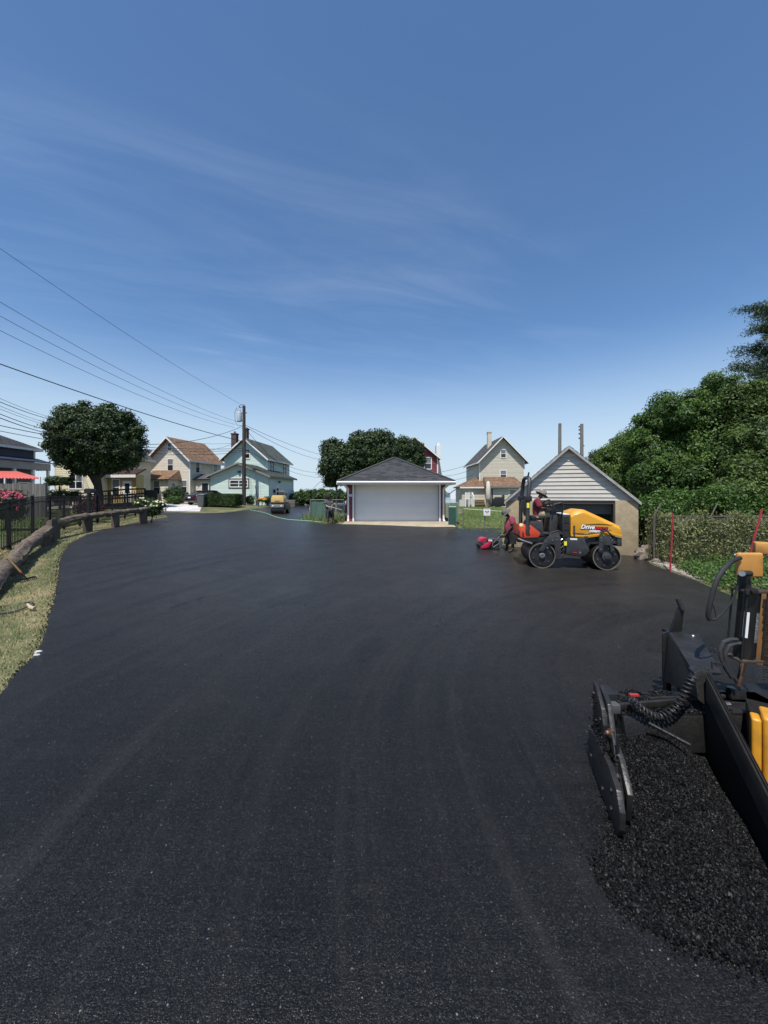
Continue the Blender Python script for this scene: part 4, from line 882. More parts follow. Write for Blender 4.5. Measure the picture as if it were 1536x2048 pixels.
# wild trees on the right behind the chain link fence
def wild(label, u, Y, lob, n, seed, mat=None, sz=.135, tr=.16, grp='wild trees behind the chain link fence', clump=.42):
    rr = random.Random(seed)
    lob = [(c, tuple(x * .86 for x in r)) for c, r in lob]
    for c, r in list(lob):
        for _ in range(4):
            a = rr.uniform(0, math.pi); q = rr.uniform(.9, 1.12); s_ = rr.uniform(.2, .38); lob = lob + [((c[0] + r[0] * q * math.cos(a), c[1] - r[1] * rr.uniform(-.2, .6), c[2] + r[2] * q * math.sin(a)), (s_, s_, s_ * .8))]
    b = P(u, 0, Y); b = (b.x, b.y, g(b.x, b.y)); return tree('wild_tree', label, 'tree', b, lob, int(n * 1.7), sz, mat or mWild, mBark, tr, 5, seed, grp, clump=clump, aspect=.45, per=110, droop=.6, depth=.5, core=.6)
wild('tall wild tree whose top stands out under the pine', 1430, 17.5, [(W(1440, 795, 17.5), (.75, .9, .95)), (W(1400, 830, 17.5), (1.1, 1.3, 1.1)), (W(1450, 850, 17.5), (1.5, 1.5, 1.4)), (W(1410, 890, 17.5), (1.6, 1.6, 1.5)), (W(1360, 830, 17.3), (.7, .8, .75)), (W(1460, 920, 17), (1.7, 1.6, 1.5)), (W(1425, 960, 16.6), (1.6, 1.4, 1.2))], 30000, 41)
wild('wild tree at the right edge in front of the pine', 1520, 16, [(W(1490, 810, 16), (.8, .9, .9)), (W(1530, 810, 16), (1.0, 1.1, 1.2)), (W(1560, 850, 16), (1.5, 1.5, 1.7)), (W(1510, 880, 15.6), (1.2, 1.3, 1.3)), (W(1530, 950, 15), (1.4, 1.3, 1.3)), (W(1580, 930, 15), (1.4, 1.3, 1.6)), (W(1490, 985, 14.6), (1.0, 1.0, .8))], 26000, 42, mWild3)
wild('broad wild tree left of the tallest, over the fence', 1345, 18.5, [(W(1335, 825, 18.5), (.75, .9, .7)), (W(1310, 850, 18.5), (.7, .8, .7)), (W(1350, 870, 18.5), (1.4, 1.5, 1.3)), (W(1300, 900, 18.5), (1.1, 1.2, 1.1)), (W(1340, 925, 18), (1.6, 1.5, 1.3)), (W(1375, 950, 17.5), (1.4, 1.3, 1.2)), (W(1310, 965, 17.5), (1.2, 1.2, 1.1)), (W(1350, 990, 17), (1.2, 1.1, .8))], 28000, 43)
wild('lower wild tree leaning out over the block garage roof', 1255, 21, [(W(1268, 885, 21), (.9, 1, .7)), (W(1240, 910, 21), (.9, 1, .8)), (W(1222, 935, 21), (.9, 1, .8)), (W(1262, 925, 21), (1.3, 1.3, 1.2)), (W(1285, 960, 20), (1.4, 1.3, 1.2)), (W(1250, 970, 20), (1.2, 1.2, 1.0))], 20000, 44, mWild4)
wild('small distant tree at the left end of the wood', 1195, 29, [(W(1195, 915, 29), (.7, .8, .6)), (W(1212, 925, 29), (1.0, 1, .9)), (W(1235, 935, 29), (1.2, 1.2, 1.1))], 6000, 45, mMaple2)
def bush(name, label, cat, u, Y, lob, n, seed, mat, sz=.1, grp=None, clump=.2, stem=.03, aspect=.6, z=None):
    b = P(u, 0, Y); b = (b.x, b.y, g(b.x, b.y)); return tree(name, label, cat, b, lob, n, sz, mat, mBark, stem, 4, seed, grp, clump=clump, aspect=aspect, per=18)
bush('leafy_shrub', 'bright green shrub at the right corner of the block garage', 'shrub', 1300, 14.6, [(W(1300, 1022, 14.6), (.5, .5, .5)), (W(1288, 1050, 14.4), (.3, .5, .5)), (W(1318, 1040, 14.6), (.5, .5, .4)), (W(1310, 1010, 14.8), (.5, .5, .35))], 4200, 51, mBright, .13)
bush('dark_shrub', 'dark green shrub low beside the block garage wall', 'shrub', 1300, 13.9, [(W(1296, 1075, 13.9), (.35, .4, .45)), (W(1322, 1080, 13.6), (.35, .4, .5)), (W(1310, 1060, 13.9), (.45, .4, .4))], 3600, 52, mWild, .11)
# undergrowth that fills the gap under the trees
lob = [(W(u, v, 13.5 + (i % 3) * .5), (.75, .6, .6)) for i, (u, v) in enumerate(((1320, 1030), (1360, 1010), (1400, 1025), (1440, 1005), (1480, 1025), (1520, 1010), (1560, 1020), (1380, 1060), (1430, 1055), (1480, 1060), (1530, 1055), (1580, 1050)))]
rng = np.random.default_rng(5); pos, nr, idx, k = cloud([(c, r) for c, r in lob], 40000, rng, .35, 30, .5)
tag(leaves('undergrowth', None, pos, nr, .11 * rng.uniform(.6, 1.3, 40000), mWild2, rng, .5, droop=.4), 'dense leafy undergrowth behind the chain link fence', kind='stuff')
# pine at the right edge
def pine():
    rng = np.random.default_rng(61); b = P(1610, 0, 27); b = Vector((b.x, b.y, g(b.x, b.y)))
    r_ = root('pine_tree', 'tall dark pine at the right edge above the wild trees', 'tree', b)
    tr_ = MB(); tr_.tube([(0, 0, -.2), (.1, 0, 8), (0, 0, 15.6)], [.35, .25, .08], 10); tr_.build('trunk', mBark, r_, smooth=True)
    br = MB(); pos = []; nr = []
    for k in range(40):
        z = 5.0 + k * .265; a = rng.uniform(0, 6.28) if k % 2 else math.pi + rng.uniform(-.9, .9); ln = (5.4 - (z - 5.0) * .25) * rng.uniform(.7, 1.1); d = np.array([math.cos(a), math.sin(a), 0])
        p0 = np.array([0, 0, z]); p1 = p0 + d * ln * .6 + [0, 0, .1]; p2 = p0 + d * ln + [0, 0, ln * .16]
        br.tube([p0, p1, p2], [.09, .06, .02], 6)
        m = int(1700 * ln / 3.5); t = rng.uniform(.25, 1.05, m); q = p0 + (p1 - p0) * np.clip(t * 1.6, 0, 1)[:, None] + (p2 - p1) * np.clip((t - .6) / .4, 0, 1.1)[:, None]
        nc = 26; c = rng.integers(0, nc, m); tt = np.linspace(.3, 1.05, nc); cc = p0 + (p1 - p0) * np.clip(tt * 1.6, 0, 1)[:, None] + (p2 - p1) * np.clip((tt - .6) / .4, 0, 1.1)[:, None]
        cc = cc + rng.normal(0, 1, (nc, 3)) * [.42, .42, .10] + [0, 0, .12]; o = rng.normal(0, 1, (m, 3)) * [.26, .26, .13]
        pos.append(cc[c] + o); nr.append(o + [0, 0, .2])
    br.build('branches', mBark, r_, smooth=True)
    pos = np.concatenate(pos); nr = np.concatenate(nr); n = len(pos); leaves('crown', r_, pos, nr, .26 * rng.uniform(.6, 1.2, n), mPine, rng, .2, spread=.9, kind='stuff')
pine()

# ------------------------------------------------------------------ garden shrubs
mRose = leafmat('rose_leaf', (0.02, 0.045, 0.012), (0.06, 0.10, 0.03))
mCreamF = M('cream_petal', (.62, .56, .25), (.75, .72, .5), rough=.6)
mPinkF = M('pink_petal', (.30, .025, .06), (.46, .07, .13), rough=.6)
mOrangeF = M('orange_petal', (.6, .16, .01), (.7, .35, .02), rough=.6)
mRedLeaf = leafmat('dark_red_leaf', (0.045, 0.015, 0.02), (0.12, 0.035, 0.05))
def blooms(par, lob, n, mat, seed, r=.05, top=True):
    rng = np.random.default_rng(seed); mb = MB()
    for i in range(n):
        c, q = lob[rng.integers(0, len(lob))]; d = rng.normal(0, 1, 3); d[1] = -abs(d[1]); d[2] = abs(d[2]) if top else d[2]; d /= np.linalg.norm(d); p = np.array(c) + d * np.array(q) * 1.05; p -= np.array(par.location)
        mb.ell(p, (r, r, r * .8), 7, 5, rng.random(), .2, i)
    return mb.build('blossom', mat, par, kind='stuff')
Yr = 20.3; L1 = [(W(290, 1008, Yr), (.45, .45, .35)), (W(305, 1016, Yr), (.5, .45, .4)), (W(318, 1012, Yr), (.35, .4, .3)), (W(300, 1024, Yr), (.4, .4, .3))]
r1 = bush('rose_bush', 'rose bush with cream blossoms at the end of the log barrier', 'bush', 303, Yr, L1, 3000, 71, mRose, .085); blooms(r1, L1, 55, mCreamF, 1, .055)
Yp = 15.5; L2 = [(W(5, 999, Yp), (.6, .6, .4)), (W(28, 998, Yp), (.45, .5, .3)), (W(-25, 1003, Yp), (.7, .6, .45)), (W(15, 1020, Yp), (.7, .6, .5))]
r1 = bush('azalea', 'azalea covered in pink blossoms behind the black fence', 'bush', 10, Yp, L2, 3600, 72, mRose, .08); blooms(r1, L2, 240, mPinkF, 2, .05)
Yq = 20.5; L3 = [(W(176, 1008, Yq), (.5, .5, .4)), (W(165, 1016, Yq), (.4, .4, .4)), (W(190, 1018, Yq), (.4, .4, .35)), (W(177, 1026, Yq), (.35, .4, .3))]
bush('red_leaf_shrub', 'dark red leaved shrub behind the black picket fence', 'shrub', 177, Yq, L3, 3600, 73, mRedLeaf, .075)
Yn = 30; tree('ornamental_tree', 'small umbrella shaped ornamental tree by the yellow house window', 'tree', (P(119, 0, Yn).x, Yn, g(P(119, 0, Yn).x, Yn)), [(W(119, 960, Yn), (.95, .8, .28)), (W(108, 966, Yn), (.45, .5, .25)), (W(130, 965, Yn), (.4, .5, .22))], 3200, .1, mRose, mBark, .06, 5, 74, clump=.18)
for i, (u, v, Y, r, lab) in enumerate(((92, 988, 30, .55, 'dark rounded shrub beside the white porch post'), (122, 988, 31, .5, 'green foundation shrub below the ornamental tree'), (148, 989, 31.5, .45, 'green foundation shrub below the yellow house window'))):
    bush('foundation_shrub', lab, 'shrub', u, Y, [(W(u, v, Y), (r * 1.2, r, r * .8)), (W(u, v + 8, Y), (r * 1.1, r, r * .8))], 1500, 80 + i, mRose, .09)
bush('big_shrub', 'large grey green shrub by the tan porch', 'shrub', 350, 39.5, [(W(350, 985, 39.5), (1.0, .8, .7)), (W(338, 990, 39.5), (.7, .7, .7)), (W(362, 992, 39.5), (.7, .7, .7)), (W(350, 998, 39.5), (1.0, .8, .6))], 4200, 85, mRose, .12)
bush('low_shrub', 'low bright shrub left of the dark car', 'shrub', 350, 37, [(W(350, 998, 37), (.6, .5, .35)), (W(352, 1003, 37), (.5, .5, .3))], 1500, 86, mWild2, .1)
for i, (u, v, Y, r, lab) in enumerate(((499, 998, 38.3, .5, 'small dark shrub right of the utility pole'), (535, 998, 39, .3, 'tiny shrub in the flower bed by the small roller'))):
    bush('garden_shrub', lab, 'shrub', u, Y, [(W(u, v, Y), (r, r, r * .8)), (W(u, v + 5, Y), (r, r, r * .7))], 1200, 88 + i, mRose, .09)
Lo = [(W(521, 1000, 38.6), (.4, .3, .2)), (W(529, 1000, 38.6), (.3, .3, .2))]; r1 = bush('flower_clump', 'clump of orange and yellow flowers in the mint house bed', 'flowers', 524, 38.6, Lo, 500, 91, mWild2, .08); blooms(r1, Lo, 38, mOrangeF, 5, .06)
for i, (u, v, Y, r, lab, m) in enumerate(((602, 992, 46, .9, 'leafy green shrub nearest the mint house on the far hedge line', mWild2), (622, 991, 47, 1.0, 'second green shrub of the far hedge line', mRose), (643, 989, 48, 1.0, 'tall green shrub of the far hedge line by the green mesh', mWild), (660, 991, 49, .9, 'green shrub of the far hedge line behind the standing worker', mRose), (678, 991, 50, .9, 'rightmost shrub of the far hedge line, by the garage', mWild2), (590, 996, 45, .6, 'low shrub beside the timber steps', mRose))):
    bush('hedgerow_shrub', lab, 'shrub', u, Y, [(W(u - 5, v, Y), (r, r, r * .8)), (W(u + 7, v + 3, Y), (r, r, r * .8)), (W(u, v + 10, Y), (r * 1.2, r, r * .7)), (W(u + 2, v - 5, Y), (r * .6, r * .5, r * .6))], 2200, 95 + i, m, .14, 'shrubs along the far hedge line')
# clipped box hedge
hg = root('clipped_hedge', 'clipped dark green box hedge between the bin and the utility pole', 'hedge', (P(446, 0, 34).x, 34, g(P(446, 0, 34).x, 34)))
rng = np.random.default_rng(99); n = 12000; q = rng.uniform(-1, 1, (n, 3)); ax = rng.integers(0, 3, n); sg_ = np.where(rng.random(n) < .5, -1, 1); q[np.arange(n), ax] = sg_ * (1 - .12 * rng.random(n) ** 2); q /= np.maximum(1, (np.abs(q) ** 6).sum(1) ** (1 / 6) * .93)[:, None]
nr = np.zeros((n, 3)); nr[np.arange(n), ax] = sg_; hs_ = np.array([1.5, .9, .52]); pos = q * hs_ + [0, 0, .62] + rng.normal(0, .02, (n, 3))
leaves('foliage', hg, pos, nr, .085 * rng.uniform(.7, 1.3, n), leafmat('box_leaf', (.02, .045, .008), (.05, .09, .016)), rng, .6, kind='stuff')
q = MB(); q.box((0, 0, .6), (2.75, 1.6, .95)); q.build('inner_foliage', mMaple, hg, bevel=.15)

# ------------------------------------------------------------------ grass
def blades(name, pts, hmin, hmax, mat, seed, label, wd=.006):
    rng = np.random.default_rng(seed); n = len(pts); z = G(pts[:, 0], pts[:, 1]); b = np.stack([pts[:, 0], pts[:, 1], z], -1); a = rng.uniform(0, 6.28, n); h = rng.uniform(hmin, hmax, n); w_ = wd * rng.uniform(.7, 1.4, n)
    s = np.stack([np.cos(a), np.sin(a), np.zeros(n)], -1) * w_[:, None]; tip = b + np.stack([rng.normal(0, .55, n) * h, rng.normal(0, .55, n) * h, h], -1)
    v = np.stack([b - s, b + s, tip], 1).reshape(-1, 3); i = np.arange(n)[:, None] * 3
    return tag(np_mesh(name, v, i + [[0, 1, 2]], mat, None, rng.random(n)), label, kind='stuff')
def scatter(poly, n, seed):
    rng = np.random.default_rng(seed); p = np.array([tuple(q[:2]) for q in poly]); lo, hi = p.min(0), p.max(0); out = []
    while sum(len(o) for o in out) < n:
        c = rng.uniform(lo, hi, (n, 2)); ins = np.zeros(n, bool); j = len(p) - 1
        for i in range(len(p)):
            a, b = p[i], p[j]; cnd = ((a[1] > c[:, 1]) != (b[1] > c[:, 1])) & (c[:, 0] < (b[0] - a[0]) * (c[:, 1] - a[1]) / (b[1] - a[1] + 1e-12) + a[0]); ins ^= cnd; j = i
        out.append(c[ins])
    return np.concatenate(out)[:n]
mGrassG = M('verge_grass', (0.06, 0.085, 0.02), (0.17, 0.165, 0.055), rough=.7, ns=.8, amt=.3, dirt=(.32, .25, .12), dirt_s=.8, dirt_a=.9)
verge = [(-6.6, -1), (-5.62, 1.2), (-4.8, 2.9)] + [gp(*q) for q in ((0, 1396), (30, 1352), (72, 1310), (90, 1268), (99, 1225), (111, 1190), (116, 1150), (119, 1122), (134, 1093), (158, 1077), (190, 1065), (240, 1052), (300, 1040), (336, 1034), (312, 1028), (285, 1024))] + [(-14.6, 17), (-11.6, 11.4), (-10.3, 8.6), (-9.5, 5), (-9, 0)]
near = scatter(verge, 70000, 3); k = np.random.default_rng(8).random(len(near)) < np.clip(1.25 - near[:, 1] / 20, .4, 1); near = near[k]; h_ = np.random.default_rng(2).random(len(near)) < .32; blades('grass', near[h_], .025, .085, mGrassG, 4, 'green grass blades of the verge along the logs', .005)
mStraw = M('dry_straw', (.26, .20, .10), (.42, .34, .19), rough=.8, ns=1.1, amt=.35)
blades('dry_grass', near[~h_], .015, .06, mStraw, 5, 'dry straw coloured grass of the verge along the logs', .005)
lawn = [(3.7, 18.2), (6.2, 17.6), (8, 24), (14, 45), (9, 48), (7.5, 34), (4.2, 24)]
mLawn = M('lawn_grass', (0.10, 0.17, 0.03), (0.18, 0.26, 0.06), rough=.7, ns=.6, amt=.25)
blades('lawn_grass', scatter(lawn, 26000, 5), .04, .11, mLawn, 6, 'green lawn between the red garage and the beige house', .012)
yard = [(-12, 13), (-15, 18), (-17.5, 25), (-23, 30), (-27, 30), (-22, 18), (-15, 11)]
blades('garden_grass', scatter(yard, 22000, 7), .03, .09, mLawn, 8, 'garden grass behind the black picket fence', .01)
weeds = [gp(1350, 1138), gp(1385, 1156), gp(1420, 1172), gp(1460, 1190), gp(1560, 1232), (12.5, 8.5), (14, 10.5), (11, 12.4)]
wp_ = scatter(weeds, 15000, 9); rng = np.random.default_rng(12)
pos = np.stack([wp_[:, 0], wp_[:, 1], G(wp_[:, 0], wp_[:, 1]) + rng.gamma(2, .07, len(wp_))], -1)
tag(leaves('ground_ivy', None, pos, np.tile([0., -.3, 1.], (len(pos), 1)), .07 * rng.uniform(.5, 1.4, len(pos)), mWild2, rng, .6), 'low ivy and weeds at the foot of the chain link fence', kind='stuff')
w2 = [gp(603, 1042), gp(622, 1031), gp(650, 1030), gp(690, 1034), gp(690, 1046), gp(640, 1046)]; wp_ = scatter(w2, 2600, 13); blades('tall_weeds', wp_, .1, .55, M('weed_green', (.06, .11, .03), (.16, .18, .06), rough=.7), 14, 'tall weeds at the foot of the green mesh fence', .012)
# ------------------------------------------------------------------ utility pole, bare poles and cables
mPole = M('creosoted_pole', (0.055, 0.042, 0.035), rough=.9, ns=7, amt=.3, bump=.4, bs=14, stretch=(1, 1, .15))
mPoleG = M('grey_pole', (0.16, 0.145, 0.13), rough=.9, ns=7, amt=.3, stretch=(1, 1, .15))
mXfmr = M('transformer_grey', (0.36, 0.41, 0.44), rough=.45, ns=3, amt=.08)
mWire = M('cable_black', (0.012, 0.012, 0.014), rough=.6)
Y0 = 37.5; pb0 = P(488, 0, Y0); z0 = g(pb0.x, Y0); ztop = P(0, 812, Y0).z
up = root('utility_pole', 'brown wooden utility pole with a grey transformer in front of the mint house', 'utility pole', (pb0.x, Y0, z0)); hh = ztop - z0
q = MB(); q.tube([(0, 0, -.3), (0, 0, hh * .5), (0, 0, hh)], [.2, .18, .145], 12); q.build('pole', mPole, up, smooth=True)
zt = P(0, 834, Y0).z - z0; q = MB(); q.lathe([(.22, -.48), (.255, -.44), (.255, .44), (.22, .5), (.1, .55)], 18, (-.46, -.05, zt)); xf = q.build('transformer', mXfmr, up, smooth=True)
q = MB()
for dx in (-.12, .1): q.lathe([(.05, 0), (.07, .05), (.04, .1), (.07, .15), (.04, .22), (.03, .34)], 8, (-.46 + dx, -.05, zt + .52))
q.build('bushing', mXfmr, xf, smooth=True)
q = MB(); q.bar((-.25, 0, zt + .35), (0, 0, zt + .35), .08, .08); q.bar((-.25, 0, zt - .35), (0, 0, zt - .35), .08, .08); q.build('bracket', mGalv, up)
q = MB(); q.bar((-.45, 0, hh - .15), (.1, 0, hh - .1), .05, .05); q.bar((0, 0, hh - .8), (.22, 0, hh - .7), .05, .05); q.ell((-.45, 0, hh - .06), (.06, .06, .1), 8, 6); q.ell((.24, 0, hh - .66), (.05, .05, .08), 8, 6); q.ell((0, 0, hh + .1), (.05, .05, .1), 8, 6); q.build('insulator', mGalv, up, smooth=True)
q = MB(); q.tube([(-.62, -.2, zt + .9), (-.85, -.2, zt + .4), (-.8, -.2, zt - .5), (-.6, -.2, zt - .85), (-.1, -.1, zt - .9)], .02, 5); q.tube([(-.4, -.1, zt + .9), (-.5, -.1, hh - .05), (-.2, -.1, hh + .12), (0, 0, hh + .1)], .018, 5); q.tube([(.1, 0, zt - .9), (.4, -.2, zt - 1.2), (.15, -.1, zt - 1.6)], .02, 5); q.build('jumper_wire', mWire, up, smooth=True)
for u, v0, vb, Y, lab in ((1119, 847, 990, 30, 'left of two bare grey poles behind the block garage'), (1163.5, 848, 990, 29, 'right bare grey pole with brackets behind the block garage')):
    p = P(u, v0, Y); z_ = g(p.x, Y); r_ = root('bare_pole', lab, 'pole', (p.x, Y, z_)); q = MB(); q.tube([(0.0, 0, -.3), (.03 if u < 1140 else 0, 0, p.z - z_)], [.15, .115], 10); q.build('pole', mPoleG, r_, smooth=True)
    if u > 1140:
        q = MB(); [q.box((-.15, 0, p.z - z_ - d), (.14, .12, .12)) for d in (.2, .45, .75, 1.1)]; q.bar((-.12, 0, p.z - z_ - 1.5), (.2, 0, p.z - z_ - 1.7), .06, .06); q.build('bracket', mGalv, r_)
def cable(a, b, sag, r, label, ext=0.0, group=None, n=26):
    a, b = Vector(a), Vector(b); pts = []
    for i in range(n + 1):
        f = -ext + (1 + ext) * i / n; p = a.lerp(b, 1 - f) if False else b.lerp(a, 1 - f); p = a + (b - a) * f; p.z -= sag * 4 * f * (1 - f); pts.append(p)
    q = MB(); q.tube(pts, r, 5, caps=False); o = q.build('power_cable', mWire, None, smooth=True); tag(o, label, 'cable', group); return o
top = lambda v, u=487: P(u, v, Y0)
cable(P(0, 497, 17), top(812), .25, .011, 'single thin cable that runs to the very top of the utility pole', .25)
cable(P(0, 604, 18), top(843, 472), .5, .012, 'uppermost of three parallel thin cables to the transformer', .25)
cable(P(0, 632, 18), top(849, 470), .5, .012, 'middle of three parallel thin cables to the transformer', .25)
cable(P(0, 661, 18), top(855, 468), .5, .012, 'lowest of three parallel thin cables to the transformer', .25)
cable(P(0, 728, 18), top(883, 486), .25, .028, 'thick black cable crossing above the round tree to the utility pole', .25)
grp = 'cables entering at the left edge above the navy house'
for v0, v1, u1, r, lab in ((797, 829, 110, .012, 'highest thin cable at the left edge, above the navy house roof'), (804, 833, 110, .022, 'second cable from the top above the navy house roof'), (812, 842, 110, .012, 'third cable from the top above the navy house roof'), (818, 846, 110, .012, 'fourth cable from the top above the navy house roof'), (828, 856, 110, .022, 'fifth cable from the top above the navy house roof'), (836, 862, 110, .026, 'sixth and thickest cable above the navy house roof')):
    a, b = P(0, v0, 21), P(u1, v1, 34); cable(a, a + (b - a) * 1.9, .35, r, lab, .1, grp)
a = P(0, 851, 19); cable(a, top(853, 484), 1.35, .02, 'sagging cable in front of the round tree that rises to the transformer', .1)
a = P(0, 862, 19); cable(a, top(903, 486), .7, .016, 'lower sagging cable in front of the round tree', .1)
for k, (va, vb, lab) in enumerate(((884, 897, 'upper bundle cable in front of the tan house gable'), (889, 901, 'lower bundle cable in front of the tan house gable'))): cable(P(160, va, 30), top(vb, 487), .25, .022, lab)
cable(P(415, 902, 44.5), top(880), .1, .016, 'service drop from the utility pole to the tan house side'); cable(P(395, 886, 46), top(884), .15, .014, 'faint service cable from the tan house roof to the utility pole')
for k, (v0, u1, v1, Y1, sag, lab) in enumerate(((850, 660, 914, 62, .35, 'upper cable from the pole falling right to the maples'), (853, 660, 922, 62, .7, 'second cable from the pole falling right to the maples'), (880, 650, 943, 64, 1.2, 'deep sagging cable right of the mint house roof'), (898, 650, 955, 64, .8, 'lowest cable right of the mint house roof'), (856, 560, 930, 44, .2, 'service drop from the pole to the mint house addition'))):
    cable(top(v0, 490), P(u1, v1, Y1), sag, .02, lab)
cable(P(880, 944, 46), P(946, 925, 52), .15, .02, 'upper thin cable between the red house and the beige house'); cable(P(880, 953, 46), P(946, 938, 52), .2, .02, 'middle thin cable between the red house and the beige house'); cable(P(888, 964, 46), P(946, 950, 52), .1, .02, 'lower thin cable between the red house and the beige house')
cable(P(642, 962, 40), P(618, 985, 60), .0, .02, 'slanting guy cable left of the maple trunk')

# ------------------------------------------------------------------ car, bin, mailbox
mCar = M('plum_black_car_paint', (0.02, 0.014, 0.02), rough=.25, coat=.8, ns=2, amt=.1)
Yc_ = 35.5; cp = P(379, 0, Yc_); zc = g(cp.x, Yc_ + 1.5)
car = root('parked_car', 'dark plum sedan parked beside the large shrub, rear towards the camera', 'car', (cp.x, Yc_, zc), R(-22))
# local: y runs to the front of the car, rear bumper at y = 0
def loft(mb, secs):
    n = len(secs[0]); base = len(mb.v); mb.v += [tuple(p) for s in secs for p in s]
    for i in range(len(secs) - 1):
        for k in range(n): mb.f.append((base + i * n + k, base + i * n + (k + 1) % n, base + (i + 1) * n + (k + 1) % n, base + (i + 1) * n + k)); mb.t.append(.5)
    mb.f += [tuple(base + k for k in range(n)), tuple(base + (len(secs) - 1) * n + k for k in range(n))]; mb.t += [.5, .5]
def csec(y, w_, zb, zt_, r=.12): return [(-w_ + r, y, zb), (w_ - r, y, zb), (w_, y, zb + r), (w_, y, zt_ - r), (w_ - r * .9, y, zt_), (-w_ + r * .9, y, zt_), (-w_, y, zt_ - r), (-w_, y, zb + r)]
q = MB(); loft(q, [csec(-.02, .78, .35, .8), csec(.08, .88, .26, .98), csec(.5, .91, .2, 1.02), csec(1.2, .92, .2, .98), csec(2.6, .92, .2, .96), csec(3.6, .91, .2, .93), csec(4.4, .86, .24, .8), csec(4.7, .72, .32, .62)]); q.build('body', mCar, car, smooth=True, bevel=.02)
q = MB(); loft(q, [csec(.55, .72, .9, 1.02, .04), csec(1.3, .62, .9, 1.36, .1), csec(2.2, .6, .9, 1.42, .1), csec(2.8, .62, .9, 1.36, .1), csec(3.6, .74, .88, .97, .04)]); q.build('cabin', mGlass, car, smooth=True)
q = MB(); loft(q, [csec(1.2, .6, 1.34, 1.375, .015), csec(2.2, .6, 1.41, 1.44, .012), csec(2.85, .6, 1.34, 1.375, .015)]); q.build('roof_panel', mCar, car, smooth=True)
mTail = M('tail_lamp_red', (.25, .008, .012), rough=.2, coat=.5)
for s_ in (-1, 1):
    q = MB(); q.hexa([(s_ * .38, -.03, .72), (s_ * .84, .1, .74), (s_ * .88, .3, .76), (s_ * .45, .1, .74), (s_ * .4, -.03, .87), (s_ * .84, .08, .92), (s_ * .88, .3, .93), (s_ * .45, .1, .9)]); q.build('tail_lamp', mTail, car, bevel=.01)
    for y in (.85, 3.75):
        q = MB(); q.lathe([(.2, -.12), (.32, -.1), (.33, 0), (.32, .1), (.2, .12)], 18, (s_ * .83, y, .33), 'x'); wh = q.build('wheel', mRubber, car, smooth=True); q = MB(); q.lathe([(.2, 0), (.2, .02 * s_), (.05, .03 * s_)], 14, (s_ * .95, y, .33), 'x'); q.build('rim', mSteel, wh, smooth=True)
    q = MB(); q.box((s_ * 1.0, 3.1, 1.02), (.18, .12, .13)); q.build('mirror', mCar, car, bevel=.03)
q = MB(); q.box((0, -.035, .72), (.34, .02, .13)); q.build('number_plate', mWhite, car)
q = MB(); q.box((0, -.05, .4), (1.3, .04, .07)); q.build('bumper_trim', mSteel, car)
Yb = 33; bp = P(404, 0, Yb); bn = root('wheelie_bin', 'grey wheeled rubbish bin beside the clipped hedge', 'bin', (bp.x, Yb, g(bp.x, Yb))); mBin = M('grey_bin_plastic', (0.075, 0.075, 0.08), rough=.5, ns=3, amt=.1)
q = MB(); q.hexa([(-.24, -.26, .04), (.24, -.26, .04), (.24, .26, .04), (-.24, .26, .04), (-.32, -.36, 1.05), (.32, -.36, 1.05), (.32, .36, 1.05), (-.32, .36, 1.05)]); q.build('body', mBin, bn, bevel=.03)
q = MB(); q.hexa([(-.35, -.4, 1.06), (.35, -.4, 1.06), (.35, .4, 1.1), (-.35, .4, 1.1), (-.31, -.36, 1.15), (.31, -.36, 1.15), (.31, .36, 1.22), (-.31, .36, 1.22)]); q.build('lid', mBin, bn, bevel=.03)
for x in (-.26, .26): q = MB(); q.lathe([(.1, -.04), (.1, .04)], 12, (x, .3, .1), 'x'); q.build('wheel', mRubber, bn)
Ym = 19.5; mp_ = P(178, 0, Ym); mbx = root('mailbox', 'black post mounted mailbox behind the picket fence', 'mailbox', (mp_.x, Ym, g(mp_.x, Ym)))
q = MB(); q.bb(-.06, .06, -.06, .06, -.2, 1.62); q.bar((0, 0, 1.3), (.18, 0, 1.55), .06, .06); q.build('post', mBlackMetal, mbx)
q = MB(); q.prism([(-.17, -.12, 1.6), (.17, -.12, 1.6), (.17, -.12, 1.75), (.1, -.12, 1.84), (-.1, -.12, 1.84), (-.17, -.12, 1.75)], (0, .4, 0)); q.build('box', mBlackMetal, mbx)

# timber steps, leaning post and low wire edging by the mint house
ts = root('timber_planter', 'stacked dark timber steps at the corner of the mint house', 'planter', (P(580, 0, 41).x, 41, g(P(580, 0, 41).x, 41)))
mTim = M('grey_brown_timber', (.10, .085, .075), (.17, .15, .135), rough=.85, ns=5, amt=.3)
for k in range(4): q = MB(); q.bb(-.75 + k * .06, .6 - k * .02, -.4 + k * .12, .5, k * .19, k * .19 + .17, random.random()); q.build('timber', mTim, ts, bevel=.015)
lpst = MB(); a = ground(518, 1013); lpst.tube([a + Vector((0, 0, -.1)), P(511, 972, a.y)], [.07, .05], 8); tag(lpst.build('leaning_post', mPole, smooth=True), 'thin dark leaning post right of the utility pole', 'post')
eg = root('wire_edging', 'low dark wire edging along the mint house flower bed', 'edging', tuple(ground(515, 1013)))
for k in range(6):
    a = ground(502 + k * 5.5, 1014 - k * .9) - Vector(eg.location); q = MB(); q.tube([a, a + Vector((0, 0, .42)), a + Vector((.14, .02, .44)), a + Vector((.26, .03, .42)), a + Vector((.26, .03, 0))], .012, 5); q.build('hoop', mBlackMetal, eg)

